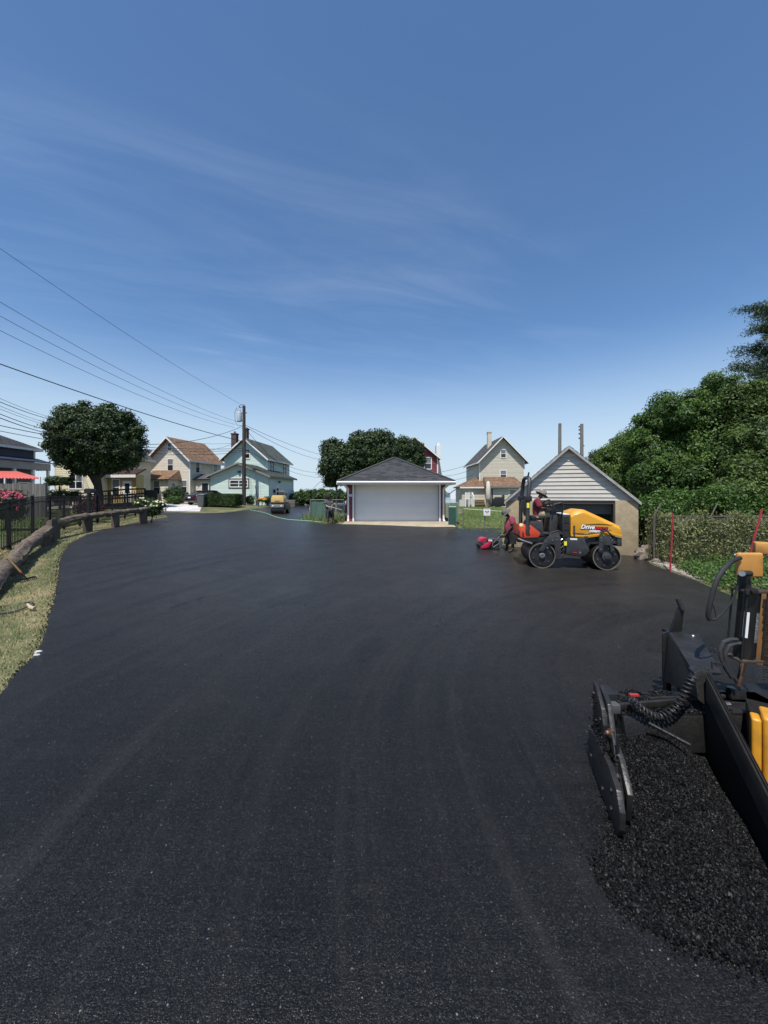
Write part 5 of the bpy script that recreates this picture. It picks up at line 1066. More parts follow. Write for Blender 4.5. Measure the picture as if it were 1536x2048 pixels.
# ------------------------------------------------------------------ fences round the red garage
def net(o, a, b, z0, z1, pitch, r, mat, parent, name='mesh', za=0, zb=0):
    """diamond wire netting between two points: real crossed wires"""
    a, b = Vector(a), Vector(b); d = (b - a); ln = d.length; d.normalize(); h = z1 - z0; q = MB(); s = -h
    while s < ln:
        for sg_ in (1, -1):
            s0, s1 = (s, s + h); t0, t1 = max(0, s0), min(ln, s1)
            if t1 <= t0: continue
            f0, f1 = (t0 - s0) / h, (t1 - s0) / h
            if sg_ < 0: f0, f1 = 1 - f0, 1 - f1
            p, e = a + d * t0, a + d * t1; q.tube([(p.x, p.y, p.z + z0 + f0 * h), (e.x, e.y, e.z + z0 + f1 * h)], r, 3, caps=False)
        s += pitch
    return q.build(name, mat, parent, fix=False, kind='stuff')
mGreenM = M('green_mesh_fabric', (0.09, 0.19, 0.14), (0.12, 0.24, 0.18), rough=.8, ns=5, amt=.15)
a = ground(621, 1042); a2 = Vector((-2.35, 22.2, g(-2.35, 22.2))); gm = root('green_mesh_fence', 'chain link fence covered with green mesh left of the red garage', 'fence', tuple(a)); d = a2 - a; hF = 1.22
for f in (0, .5, 1): q = MB(); p = d * f; q.cyl((p.x, p.y, p.z - .2), (p.x, p.y, p.z + hF + .05), .032, n=8); q.build('post', mGalv, gm, smooth=True)
q = MB(); q.tube([(0, 0, hF), (d.x, d.y, d.z + hF)], .022, 6); q.build('top_rail', mGalv, gm, smooth=True)
q = MB(); n = 9; vs = []
for i in range(n + 1): p = d * (i / n) * .62; e = random.uniform(-.02, .02); vs += [(p.x + .02, p.y + .03 + e, p.z + .1), (p.x + .02, p.y + .03 - e, p.z + hF - .08)]
q.add(vs, [(2 * i, 2 * i + 2, 2 * i + 3, 2 * i + 1) for i in range(n)]); q.build('privacy_mesh', mGreenM, gm, fix=False)
net(None, (0, 0, 0), d, .05, hF, .09, .003, mGalv, gm, 'chain_link')
mDkGreen = M('dark_green_sheet', (0.015, 0.07, 0.045), rough=.6, ns=4, amt=.15)
a = ground(898, 1055); gt_ = root('green_gate', 'dark green gate leaf standing open at the right corner of the red garage', 'gate', tuple(a), R(-14))
q = MB(); q.bb(0, .34, 0, .03, .06, 1.0); q.build('sheet', mDkGreen, gt_)
q = MB(); [q.cyl((x, 0, 0), (x, 0, 1.12), .022, n=8) for x in (-.02, .37)]; [q.tube([(-.02, 0, z), (.37, 0, z)], .018, 6) for z in (.04, 1.06)]; q.build('frame', mGalv, gt_, smooth=True)
a = Vector((3.75, 20.2, g(3.75, 20.2))); q = MB(); q.bb(-.2, .25, 0, .03, .2, 1.15); o = q.build('mesh_panel', M('pale_green_mesh', (.10, .2, .12), rough=.8), None, loc=a); tag(o, 'pale green mesh panel behind the dark green gate', 'mesh panel')
lf = root('lawn_fence', 'chain link fence along the front of the green lawn', 'fence', (3.95, 18.75, g(3.95, 18.75))); o_ = Vector(lf.location); fpts = [Vector((3.95, 18.75, 0)), Vector((4.95, 18.45, 0)), Vector((5.95, 18.2, 0))]
for p in fpts: p.z = g(p.x, p.y)
for p in fpts: q = MB(); e = p - o_; q.cyl((e.x, e.y, e.z - .2), (e.x, e.y, e.z + 1.05), .028, n=8); q.build('post', mGalv, lf, smooth=True)
for i in range(2): q = MB(); a, b = fpts[i] - o_, fpts[i + 1] - o_; q.tube([a + Vector((0, 0, 1.0)), b + Vector((0, 0, 1.0))], .018, 6); q.build('top_rail', mGalv, lf, smooth=True); net(None, a, b, .04, 1.0, .09, .0025, mGalv, lf, 'chain_link')
sn = root('notice_sign', 'white notice with a dark emblem hung on the lawn fence', 'sign', tuple(P(974, 1024.5, 18.3)), R(-14))
q = MB(); q.box((0, 0, 0), (.32, .012, .34)); q.build('board', mWhite, sn, bevel=.004)
mInk = M('sign_ink', (.02, .02, .025), rough=.6)
q = MB()
for s_ in (-1, 1): q.add([(0, -.009, .0), (s_ * .035, -.009, .06), (s_ * .11, -.009, .07), (s_ * .075, -.009, .015), (s_ * .05, -.009, -.02)], [(0, 1, 2, 3, 4)])
q.add([(-.02, -.009, -.03), (.02, -.009, -.03), (0, -.009, -.075)], [(0, 1, 2)]); q.build('emblem', mInk, sn, fix=False)
q = MB(); q.box((0, -.009, .135), (.26, .004, .03)); q.build('heading_bar', M('sign_grey', (.5, .5, .5), rough=.6), sn)
gpst = root('gate_post', 'pair of pale grey gate posts with a latch at the end of the lawn fence', 'gate post', (6.0, 18.15, g(6, 18.15)))
for x in (0, .13): q = MB(); q.cyl((x, 0, -.2), (x, 0, 1.35), .03, n=8); q.ell((x, 0, 1.37), (.045, .045, .05), 8, 6); q.build('post', mGalv, gpst, smooth=True)
q = MB(); q.box((.06, -.02, 1.2), (.22, .06, .1)); q.build('latch', mGalv, gpst)
q = MB(); q.box((0, 0, .32), (.16, .14, .64)); q.box((0, 0, .68), (.09, .08, .07)); tag(q.build('fuel_can', M('red_plastic', (.4, .03, .02), rough=.45), None, loc=(5.92, 17.9, g(5.92, 17.9)), bevel=.02), 'tall red container standing beside the pale gate posts', 'container')

# chain link fence with dry stems on the right
cl = root('chain_link_fence', 'tall chain link fence overgrown with dry stems on the right', 'fence', (8.75, 12.15, g(8.75, 12.15))); o_ = Vector(cl.location); FA, FB = Vector((8.75, 12.15, 0)), Vector((14.5, 11.7, 0)); FA.z, FB.z = g(*FA[:2]), g(*FB[:2]); hf = 1.55; mOldPost = M('dull_rusty_steel', (.09, .075, .06), rough=.8, ns=8, amt=.3)
for k, f in enumerate((.0, .3, .62, .95)):
    p = FA.lerp(FB, f) - o_; q = MB(); q.cyl((p.x, p.y, p.z - .2), (p.x, p.y, p.z + hf), .035, n=8); q.tube([(p.x, p.y, p.z + hf - .02), (p.x + .3, p.y + .1, p.z + hf + .38)], .02, 7); q.build('post', mOldPost, cl, smooth=True)
a, b = FA - o_, FB - o_; q = MB(); q.tube([a + Vector((0, 0, hf - .04)), b + Vector((0, 0, hf - .04))], .02, 7); q.build('top_rail', mOldPost, cl, smooth=True)
net(None, a, b, .04, hf, .065, .0025, mGalv, cl, 'chain_link')
rng = np.random.default_rng(77); n = 5200; f = rng.random(n); xs_ = FA.x + (FB.x - FA.x) * f; ys_ = FA.y + (FB.y - FA.y) * f + rng.normal(.12, .12, n); zz = G(xs_, ys_); h = rng.uniform(.3, 1.62, n)
v = np.stack([np.stack([xs_ - .004, ys_, zz], -1), np.stack([xs_ + .004, ys_, zz], -1), np.stack([xs_ + rng.normal(0, .16, n), ys_ + rng.normal(0, .06, n), zz + h], -1)], 1).reshape(-1, 3)
tag(np_mesh('dry_stems', v, np.arange(n)[:, None] * 3 + [[0, 1, 2]], M('dry_stem', (.10, .085, .055), (.24, .21, .14), rough=.85), None, rng.random(n)), 'dry grey stems and seed heads in the chain link fence', kind='stuff')
n = 30000; f = rng.random(n); pos = np.stack([FA.x + (FB.x - FA.x) * f, FA.y + (FB.y - FA.y) * f + rng.normal(.08, .2, n), np.zeros(n)], -1); pos[:, 2] = G(pos[:, 0], pos[:, 1]) + rng.uniform(.03, 1.0, n) * (1.5 + .18 * np.sin(f * 31) + .1 * np.sin(f * 77))
mSage = leafmat('sage_leaf', (.06, .085, .025), (.26, .27, .10))
tag(leaves('fence_creeper', None, pos, np.tile([0., -1., .5], (n, 1)), .07 * rng.uniform(.4, 1.6, n), mSage, rng, .4, spread=.9), 'small leaved creeper growing through the chain link fence', kind='stuff')
mStake = M('red_stake_paint', (.32, .025, .035), rough=.6, ns=6, amt=.2)
for (u0, v0, u1, v1, lab) in ((1346, 1026, 1340, 1143, 'upright red stake left of the two, at the gravel strip'), (1524, 1018, 1497, 1120, 'leaning red stake right of the two, above the yellow bracket')):
    a = ground(u1, v1) if u1 < 1400 else P(u1, v1, 9.0); q = MB(); b = P(u0, v0, a.y); a2 = Vector((a.x, a.y, g(a.x, a.y) - .1)) if u1 < 1400 else a + (a - b) * .55; q.bar(a2, b, .032, .025); tag(q.build('stake', mStake), lab, 'stake')
mRockA = M('tan_rock', (.17, .135, .105), (.25, .205, .16), rough=.9, ns=6, amt=.25, bump=.5, bs=12)
for k, (u, v, sx, sy, sz, lab) in enumerate(((1287, 1113, .22, .2, .26, 'pale flat faced rock leaning by the block garage corner'), (1303, 1114, .28, .22, .18, 'brown boulder in the middle of the rock pile'), (1297, 1104, .2, .2, .16, 'topmost boulder of the rock pile by the block garage'), (1317, 1119, .16, .14, .1, 'small stone right of the rock pile'))):
    p = ground(u, v + 8); q = MB(); q.ell((0, 0, sz * .6), (sx, sy, sz), 8, 6, random.random(), .22, 40 + k); tag(q.build('rock', mRockA, None, loc=(p.x, p.y + .1, p.z + (.16 if k == 2 else 0))), lab, 'rock', 'rocks at the corner of the block garage')
st = MB(); rr = random.Random(4)
vp = scatter([gp(1288, 1119), gp(1345, 1142), gp(1385, 1158), gp(1380, 1148), gp(1335, 1126)], 300, 21)
for x, y in vp: r = rr.uniform(.015, .045); st.ell((x, y, g(x, y) + .03), (r, r * .8, r * .6), 6, 4, rr.random(), .25, int(x * 1000))
tag(st.build('loose_stones', M('pale_gravel_stone', (.2, .17, .14), (.36, .32, .27), rough=.9)), 'loose pale gravel stones beside the asphalt edge', kind='stuff')

# far cottages on the shore and a low grey wall, seen between the hedge and the red garage
for k, (u, v, s_, lab) in enumerate(((637, 996, 2.0, 'small grey gabled cottage far left behind the green mesh'), (651, 995, 2.2, 'small white cottage far behind the standing worker'), (667, 996, 2.4, 'white cottage with porch far behind the worker'), (912, 990, 2.6, 'small white building on the far bank'))):
    Y = 66 if k < 3 else 300; p = P(u, v, Y); s_ = s_ if k < 3 else 8; r_ = root('cottage', lab, 'cottage', (p.x, Y, g(p.x, Y) if k < 3 else -.9)); hw = s_ * .55; hz = p.z - r_.location.z + (.3 if k < 3 else 1.5)
    q = MB(); q.prism([(-hw, 0, -.5), (hw, 0, -.5), (hw, 0, hz), (0, 0, hz + hw * .7), (-hw, 0, hz)], (0, 3, 0)); q.build('wall', mWhite if k else mGalv, r_); q = MB()
    for sg_ in (-1, 1): q.prism([(sg_ * (hw + .15), -.2, hz - .1), (0, -.2, hz + hw * .7 + .05), (0, -.2, hz + hw * .7 + .16), (sg_ * (hw + .15), -.2, hz + .02)], (0, 3.4, 0))
    q.build('roof', mDkSh, r_); q = MB(); q.bb(-.3, .3, -.02, .02, hz * .5, hz * .85); q.build('window', mGlass, r_)
gw_ = root('low_shed', 'low grey flat roofed shed behind the standing worker', 'shed', (P(676, 0, 33).x, 33, g(P(676, 0, 33).x, 33))); q = MB(); q.bb(-.55, .75, 0, 1.5, -.2, .62); q.build('wall', M('shed_grey', (.16, .16, .15), rough=.8), gw_); q = MB(); q.bb(-.65, .85, -.1, 1.6, .62, .74); q.build('roof', mWhite, gw_)
hs = MB(); pts = [ground(u, v) + Vector((0, 0, .05)) for u, v in ((500, 1021), (508, 1022.5), (520, 1024.5), (533, 1028), (545, 1033), (557, 1037), (575, 1040.5), (598, 1042.5), (625, 1044), (640, 1046), (652, 1044), (664, 1036))]
hs.tube(pts[:-1] + [pts[-1] + Vector((0, 0, .3))], .022, 6); tag(hs.build('garden_hose', M('pale_green_hose', (.25, .45, .33), rough=.5), smooth=True), 'pale green garden hose snaking over the asphalt to the standing worker', 'hose')
# ------------------------------------------------------------------ people
def skin_mesh(name, joints, edges, rootj, mat, parent, sub=1, scale_y=1.0):
    names = list(joints); ix = {k: i for i, k in enumerate(names)}; off = Vector(parent.location)
    me = bpy.data.meshes.new(name + '_cage'); me.from_pydata([tuple(Vector(joints[k][0]) - off) for k in names], [(ix[a], ix[b]) for a, b in edges], [])
    o = bpy.data.objects.new(name + '_cage', me); COL.objects.link(o); o.modifiers.new('s', 'SKIN').use_smooth_shade = True
    for i, k in enumerate(names): r = joints[k][1]; me.skin_vertices[0].data[i].radius = (r, r) if not hasattr(r, '__len__') else r; me.skin_vertices[0].data[i].use_root = (k == rootj)
    sb = o.modifiers.new('u', 'SUBSURF'); sb.levels = sub; sb.render_levels = sub
    dg = bpy.context.evaluated_depsgraph_get(); m2 = bpy.data.meshes.new_from_object(o.evaluated_get(dg)); bpy.data.objects.remove(o); bpy.data.meshes.remove(me)
    m2.name = name; m2.materials.clear(); m2.materials.append(mat); m2.polygons.foreach_set('use_smooth', [True] * len(m2.polygons))
    n = bpy.data.objects.new(name, m2); COL.objects.link(n); n.parent = parent; return n
def hand(J, E, side, wr, el, s, curl_dir):
    """palm, four unequal fingers and a thumb that leaves the side of the palm"""
    w_, e = Vector(wr), Vector(el); d = (w_ - e).normalized(); c = Vector(curl_dir); c = (c - d * c.dot(d)).normalized(); x = d.cross(c)
    J['palm' + side] = (w_ + d * .06 * s, (.034 * s, .02 * s)); E.append(('wr' + side, 'palm' + side))
    for i, (o, ln) in enumerate(((-.033, .068), (-.011, .08), (.011, .075), (.032, .058))):
        b = w_ + d * .1 * s + x * o * s; m = b + d * ln * .5 * s + c * .012 * s; t = m + (d * .4 + c * .9).normalized() * ln * .5 * s
        for k, (p, r) in enumerate(((b, .0095), (m, .0088), (t, .007))): J[f'f{side}{i}{k}'] = (p, r * s)
        E += [('palm' + side, f'f{side}{i}0'), (f'f{side}{i}0', f'f{side}{i}1'), (f'f{side}{i}1', f'f{side}{i}2')]
    b = w_ + d * .045 * s - x * .04 * s; t = b + (d * .6 - x * .5 + c * .5).normalized() * .05 * s; J['t0' + side] = (b, .0105 * s); J['t1' + side] = (t, .0085 * s); E += [('palm' + side, 't0' + side), ('t0' + side, 't1' + side)]
def figure(name, label, K, face, shirt, pants, boots, hat, skin, long_pants=False, hatR=.2, belly=0.0, base=None, bulk=1.0):
    """K: joint places. face: unit vector the person looks along"""
    b = Vector(base if base is not None else K['anL']); r_ = root(name, label, 'person', tuple(b)); f = Vector(face); J, E = {}, []
    h = Vector(K['head']); up = (h - Vector(K['neck'])).normalized()
    rad = dict(pelvis=.155, spine=.15 + belly, chest=.165, neck=.055, head=.088, crown=.07, shL=.075, shR=.075, elL=.048, elR=.048, wrL=.03, wrR=.03, hipL=.105, hipR=.105, knL=.07, knR=.07, anL=.047, anR=.047, toL=.034, toR=.034)
    P_ = dict(K); P_['crown'] = h + up * .085; P_['head'] = h
    for k in P_: J[k] = (P_[k], rad[k])
    E += [('pelvis', 'spine'), ('spine', 'chest'), ('chest', 'neck'), ('neck', 'head'), ('head', 'crown')]
    for s in 'LR':
        E += [('chest', 'sh' + s), ('sh' + s, 'el' + s), ('el' + s, 'wr' + s), ('pelvis', 'hip' + s), ('hip' + s, 'kn' + s), ('kn' + s, 'an' + s), ('an' + s, 'to' + s)]
        hand(J, E, s, K['wr' + s], K['el' + s], 1.0, f * .3 + Vector((0, 0, -1)))
    body = skin_mesh('body', J, E, 'pelvis', skin, r_)
    L_ = Vector(b); q = MB(); sx = f.cross(up).normalized()
    q.ell(h + f * .1 - up * .015 - L_, (.016, .016, .024), 8, 6); q.ell(h + f * .085 - up * .055 - L_, (.03, .03, .009), 8, 5)
    for s in (-1, 1): q.ell(h + sx * s * .09 - up * .005 - L_, (.016, .016, .03), 8, 6)
    q.build('face', skin, body.parent, smooth=True)
    q = MB(); [q.ell(h + f * .086 + sx * s * .034 + up * .018 - L_, (.011, .011, .008), 8, 6) for s in (-1, 1)]; q.build('eyes', mDark, r_, smooth=True)
    V = lambda k: Vector(P_[k]) - L_
    ax = (V('shR') - V('shL')); half = ax.length / 2; ax.normalize(); q = MB(); n = 18; rings = []
    pel, spi, che, nek = V('pelvis'), V('spine'), V('chest'), V('neck'); shm = (V('shL') + V('shR')) / 2; dn = (pel - spi).normalized()
    for c, wd_, dp in ((pel + dn * .07, .175, .135 + belly * .5), (pel, .178, .14 + belly * .7), (pel.lerp(spi, .6), .17, .14 + belly), (spi, .168, .138 + belly), (spi.lerp(che, .6), .18, .135 + belly * .4), (che, .195, .128), (che.lerp(shm, .75), .19, .11), (shm.lerp(nek, .45), .12, .085), (nek.lerp(shm, .2), .066, .064)):
        d = (nek - pel).normalized(); a_ = (ax - d * ax.dot(d)).normalized(); b_ = d.cross(a_); rings.append([c + a_ * math.cos(t) * wd_ * bulk + b_ * math.sin(t) * dp * bulk for t in np.linspace(0, 2 * math.pi, n, endpoint=False)])
    loft(q, rings)
    for s in 'LR':
        sh, el = V('sh' + s), V('el' + s); q.tube([sh.lerp(shm, .3) + Vector((0, 0, .005)), sh, sh.lerp(el, .35), sh.lerp(el, .75)], [.085 * bulk, .088 * bulk, .082 * bulk, .08 * bulk], 14)
    q.build('shirt', shirt, r_, smooth=True)
    q = MB(); rings = []
    for c, wd_, dp in ((pel - dn * .06, .165, .13 + belly * .4), (pel + dn * .05, .17, .14), (pel + dn * .14, .165, .135)): d = (spi - pel).normalized(); a_ = (ax - d * ax.dot(d)).normalized(); b_ = d.cross(a_); rings.append([c + a_ * math.cos(t) * wd_ * bulk + b_ * math.sin(t) * dp * bulk for t in np.linspace(0, 2 * math.pi, n, endpoint=False)])
    loft(q, rings)
    for s in 'LR':
        hp, kn, an = V('hip' + s), V('kn' + s), V('an' + s); q.tube([hp.lerp(pel, .3), hp, hp.lerp(kn, .5), kn, kn.lerp(an, .22)], [.1 * bulk, .122 * bulk, .112 * bulk, .095 * bulk, .098 * bulk], 14)
    q.build('shorts', pants, r_, smooth=True)
    for s in 'LR':
        a, t = Vector(P_['an' + s]), Vector(P_['to' + s]); B_ = {'a': (a + Vector((0, 0, .1)), .058), 'b': (a, .06), 'c': (a.lerp(t, .55), .048), 'd': (t, .043)}
        skin_mesh('boot', B_, [('a', 'b'), ('b', 'c'), ('c', 'd')], 'b', boots, r_)
    if hat:
        M_ = up.to_track_quat('Z', 'Y').to_matrix(); q = MB(); prof = [(hatR, .045), (hatR * .97, .03), (.125, .055), (.115, .14), (.09, .175), (.03, .185), (.0, .185)]; q.lathe(prof[:6], 20); q.v = [tuple(M_ @ Vector(v) + h - L_) for v in q.v]; q.build('hat', hat, r_, smooth=True)
    return r_
mSkinA = M('brown_skin', (.16, .075, .045), rough=.55); mSkinB = M('dark_skin', (.05, .026, .018), rough=.55); mSkinC = M('tanned_skin', (.3, .15, .09), rough=.55)
mMaroon = M('maroon_shirt', (.16, .018, .035), rough=.85, ns=6, amt=.2, bump=.4, bs=9); mMaroon2 = M('faded_maroon_shirt', (.26, .045, .07), rough=.85, ns=6, amt=.2, bump=.4, bs=9); mBlackCl = M('black_cloth', (.014, .014, .016), rough=.85, ns=6, amt=.3, bump=.4, bs=9); mKhaki = M('khaki_cloth', (.33, .27, .18), rough=.85, ns=6, amt=.2, bump=.4, bs=9); mBoot = M('black_boot', (.012, .011, .01), rough=.6)
mHatG = M('grey_hat_cloth', (.11, .105, .095), rough=.9, ns=12, amt=.3); mHatC = M('camouflage_hat_cloth', (.2, .18, .14), rough=.9, ns=16, amt=.6); mHatB = M('black_hat_cloth', (.015, .015, .015), rough=.9); mGreyCl = M('grey_sleeve_cloth', (.28, .28, .26), rough=.9)

# ------------------------------------------------------------------ big ride-on roller
mOrange = M('amber_hood_paint', (.62, .29, .018), rough=.42, coat=.08, ns=2, amt=.07, dirt=(.33, .2, .07), dirt_s=2.2, dirt_a=.45)
mRedP = M('orange_red_paint', (.52, .055, .02), rough=.45, coat=.08, ns=3, amt=.06, dirt=(.25, .05, .03), dirt_s=4, dirt_a=.3)
mCharc = M('charcoal_paint', (.028, .029, .031), rough=.5, ns=4, amt=.2, dirt=(.07, .065, .06), dirt_s=4, dirt_a=.4)
mDrum = M('rolled_drum_steel', (.045, .044, .043), rough=.38, metal=.6, ns=5, amt=.3, dirt=(.12, .11, .09), dirt_s=4, dirt_a=.4, stretch=(1, .2, 1))
mRim = M('worn_drum_rim', (.16, .145, .115), rough=.5, ns=8, amt=.25); mYelLab = M('yellow_label', (.75, .75, .03), rough=.5); mLabW = M('white_label', (.7, .7, .7), rough=.5)
Yr_ = 10.95; RX = (1148 - CX) / F * Yr_
ro = root('road_roller', 'large amber and red ride-on roller with two steel drums, driver aboard', 'road roller', (RX, Yr_, g(RX, Yr_) + .03), R(-9))
def rx(u): return (u - 1148) / 68.5
def rz_(v): return (1141 - v) / 68.5
def drum(cx, w0, w1, r, hub_r):
    q = MB(); q.lathe([(r - .035, w0 + .0), (r, w0 + .004), (r, w1), (r - .035, w1 + .0)], 48, (cx, 0, r), 'y'); q.f = q.f[:-2]; q.t = q.t[:-2]; d = q.build('drum', mDrum, ro, smooth=True, fix=False)
    q = MB(); n = 48; q.lathe([(r - .022, w0 - .002), (r - .002, w0 - .002), (r - .002, w0 + .02), (r - .022, w0 + .05)], n, (cx, 0, r), 'y'); q.f = q.f[:-2]; q.t = q.t[:-2]; q.build('rim', mRim, d, smooth=False)
    q = MB(); q.lathe([(r - .03, w0 + .06), (.2, w0 + .05), (.19, w0 + .09)], 40, (cx, 0, r), 'y'); q.build('drum_disc', mBlackMetal, d); q = MB(); q.lathe([(r - .03, w1 - .06), (r - .03, w1 - .05)], 40, (cx, 0, r), 'y'); q.build('drum_disc', mBlackMetal, d)
    q = MB(); q.lathe([(hub_r, w0 + .06), (hub_r, w0 + .0), (hub_r * .8, w0 - .01), (hub_r * .45, w0 - .012), (hub_r * .4, w0 + .01)], 24, (cx, 0, r), 'y'); q.build('hub', mSteel if hub_r < .12 else mCharc, d, smooth=True)
    bo = MB()
    for k in range(6): a = k * math.pi / 3 + .3; bo.lathe([(.016, w0 + .05), (.016, w0 + .03)], 8, (cx + .25 * math.cos(a), 0, r + .25 * math.sin(a)), 'y')
    bo.build('bolt', mSteel, d)
    return d
drum(-.876, 0.02, 1.22, .375, .085); drum(.89, .0, 1.2, .38, .13)
q = MB(); q.box((.9, -.02, .39), (.14, .05, .14)); q.build('motor_cap', mCharc, ro, bevel=.015)
# hood
O = [(-.06, .95), (-.05, 1.60), (.03, 1.67), (.25, 1.745), (.33, 1.74), (1.30, 1.27), (1.33, 1.2), (1.33, .95), (1.0, 1.03), (.75, .98), (.42, .93), (.1, .945)]
I = [(x, z - (.10 if z > 1.1 else 0)) for x, z in O]
q = MB(); loft(q, [[(x, y, z) for x, z in (I if y in (.1, 1.16) else O)] for y in (.1, .2, 1.06, 1.16)]); q.build('hood', mOrange, ro, bevel=.012)
q = MB(); q.prism([(-.06, .085, .95), (-.06, .085, 1.12), (.0, .085, 1.0), (.42, .085, .995), (.75, .085, 1.05), (1.0, .085, 1.1), (1.34, .085, 1.0), (1.335, .085, .945), (1.0, .085, 1.02), (.75, .085, .97), (.42, .085, .92), (.1, .085, .94)], (0, .05, 0)); q.build('hood_skirt', mOrange, ro, bevel=.01)
q = MB()
for pts in ([(-.02, 1.06), (.35, 1.03), (.62, 1.07), (1.05, 1.17)], [(-.02, 1.02), (.3, 1.015), (.55, 1.1)], [(.3, 1.31), (.7, 1.33), (1.1, 1.30)]):
    q.tube([(x, .09, z) for x, z in pts], [.003] + [.010] * (len(pts) - 2) + [.003], 5)
q.build('hood_stripe', M('stripe_black', (.012, .01, .006), rough=.4), ro)
def text(body, size, loc, mat, parent, shear=.28, off=0.0, ext=.003, name='lettering', sx=1.0, rot=0.0):
    cu = bpy.data.curves.new('t', 'FONT'); cu.body = body; cu.size = size; cu.shear = shear; cu.offset = off; cu.extrude = ext
    o = bpy.data.objects.new('t', cu); COL.objects.link(o); dg = bpy.context.evaluated_depsgraph_get(); dg.update(); me = bpy.data.meshes.new_from_object(o.evaluated_get(dg)); bpy.data.objects.remove(o); bpy.data.curves.remove(cu)
    me.name = name; me.materials.clear(); me.materials.append(mat); n = bpy.data.objects.new(name, me); COL.objects.link(n); n.parent = parent; n.location = loc; n.rotation_euler = (R(90), rot, 0); n.scale = (sx, 1, 1); return n, max(v.co.x for v in me.vertices)
mInkB = M('letter_black', (.008, .008, .008), rough=.4); mInkR = M('letter_red', (.55, .012, .04), rough=.4); mInkW = M('letter_white', (.85, .85, .85), rough=.4)
sz = .165; xw = .21; zl = 1.185; rt = R(2.0)
o, wd = text('Drive', sz, (xw, .088, zl), mInkW, ro, off=.004, sx=1.0, rot=rt)
text('Drive', sz, (xw + .008, .094, zl - .009), mInkB, ro, off=.016, name='lettering_shadow', rot=rt)
o, w2_ = text('ways', sz, (xw + wd + .004, .088, zl - .012), mInkR, ro, off=.004, rot=rt); text('ways', sz, (xw + wd + .012, .094, zl - .021), mInkB, ro, off=.016, name='lettering_shadow', rot=rt)
text('EXPRESS', .075, (xw + .24, .088, zl - .095), mInkW, ro, off=.003, rot=rt)
# front frame, tank, grille
q = MB(); q.prism([(-.26, .16, .42), (-.24, .16, .92), (1.28, .16, .93), (1.30, .16, .75), (.5, .16, .72), (.38, .16, .42), (.1, .16, .36)], (0, .9, 0)); q.build('front_frame', mCharc, ro, bevel=.015)
q = MB(); q.prism([(-.2, .02, .44), (-.22, .02, .86), (-.12, .02, .92), (.3, .02, .92), (.36, .02, .74), (.45, .02, .56), (.34, .02, .42), (.2, .02, .36)], (0, .16, 0)); tk = q.build('fuel_tank', mCharc, ro, bevel=.03)
q = MB(); q.lathe([(.05, -.03), (.05, .05)], 14, (.36, .1, .91), 'z'); q.lathe([(.07, .0), (.07, .1)], 14, (.46, .2, .86), 'z'); q.build('tank_cap', mCharc, ro, smooth=True)
q = MB(); q.box((-.005, .012, .88), (.19, .006, .05)); q.build('white_tank_label', mLabW, ro); q = MB(); q.box((-.23, .012, .75), (.075, .006, .12)); q.build('yellow_warning_label', mYelLab, ro); q = MB(); q.box((.03, .013, .49), (.1, .006, .02)); q.build('red_tank_mark', mInkR, ro); q = MB(); q.box((.17, .013, .49), (.05, .006, .05)); q.build('grey_tank_label', mGalv, ro)
q = MB(); q.bb(-.27, -.065, .14, 1.12, .86, 1.58); gl = q.build('radiator_housing', mCharc, ro, bevel=.02)
for k in range(3): q = MB(); q.bb(-.245, -.09, .12, .145, .93 + k * .21, 1.10 + k * .21); q.build('radiator_screen', mDark, gl)
q = MB(); q.bb(-.28, -.06, .2, 1.05, 1.575, 1.61); q.build('radiator_lid', mLabW, ro, bevel=.01)
q = MB(); q.bb(.01, .05, .06, .1, .95, 1.27); q.build('hood_latch', mCharc, ro)
# drum yokes with lifting eyes
q = MB(); q.prism([(.66, -.02, .52), (.68, -.02, .93), (.74, -.02, 1.0), (.98, -.02, 1.0), (1.08, -.02, .55), (.98, -.02, .52), (.96, -.02, .72), (.8, -.02, .72), (.78, -.02, .5)], (0, .07, 0)); q.build('drum_yoke', mCharc, ro, bevel=.01)
q = MB(); q.tube([(.7, .03, .98), (.82, .03, 1.2), (1.02, .03, 1.02)], .026, 8); q.build('lifting_eye', mCharc, ro, smooth=True)
bo = MB()
for x, z in ((.72, .93), (.73, .86), (.72, .6), (1.02, .88), (1.05, .6), (.98, .94)): bo.lathe([(.022, -.035), (.022, -.02)], 8, (x, 0, z), 'y')
bo.build('bolt', mSteel, ro)
q = MB(); q.bb(1.22, 1.34, .12, 1.1, .68, .92); q.build('rear_bumper', mCharc, ro, bevel=.015)
q = MB(); q.prism([(-.97, -.02, .52), (-.8, -.02, .86), (-.62, -.02, 1.03), (-.42, -.02, 1.05), (-.36, -.02, .9), (-.36, -.02, .28), (-.5, -.02, .3), (-.54, -.02, .7), (-.72, -.02, .72), (-.86, -.02, .5)], (0, .08, 0)); q.build('drum_yoke', mCharc, ro, bevel=.01)
q = MB(); q.tube([(-.72, .03, .86), (-.62, .03, 1.06), (-.42, .03, 1.12), (-.32, .03, 1.02)], .024, 8); q.build('lifting_eye', mCharc, ro, smooth=True)
bo = MB()
for x, z in ((-.78, .8), (-.6, .84), (-.46, .95), (-.47, .86), (-.74, .62)): bo.lathe([(.024, -.035), (.024, -.02)], 8, (x, 0, z), 'y')
bo.build('bolt', mSteel, ro)
# articulated joint and hoses
q = MB(); q.bb(-.5, -.2, .35, .85, .3, .72); q.cyl((-.34, .6, .2), (-.34, .6, .95), .1, n=14); q.build('articulation_joint', mBlackMetal, ro, bevel=.01)
for k in range(5): q = MB(); z = .42 + k * .11; q.tube([(-.52, .2 + k * .03, z), (-.36, .02 + k * .03, z - .07), (-.22, .2, z + .03)], .02, 7); q.build('hydraulic_hose', mRubber if k % 2 else mSteel, ro, smooth=True)
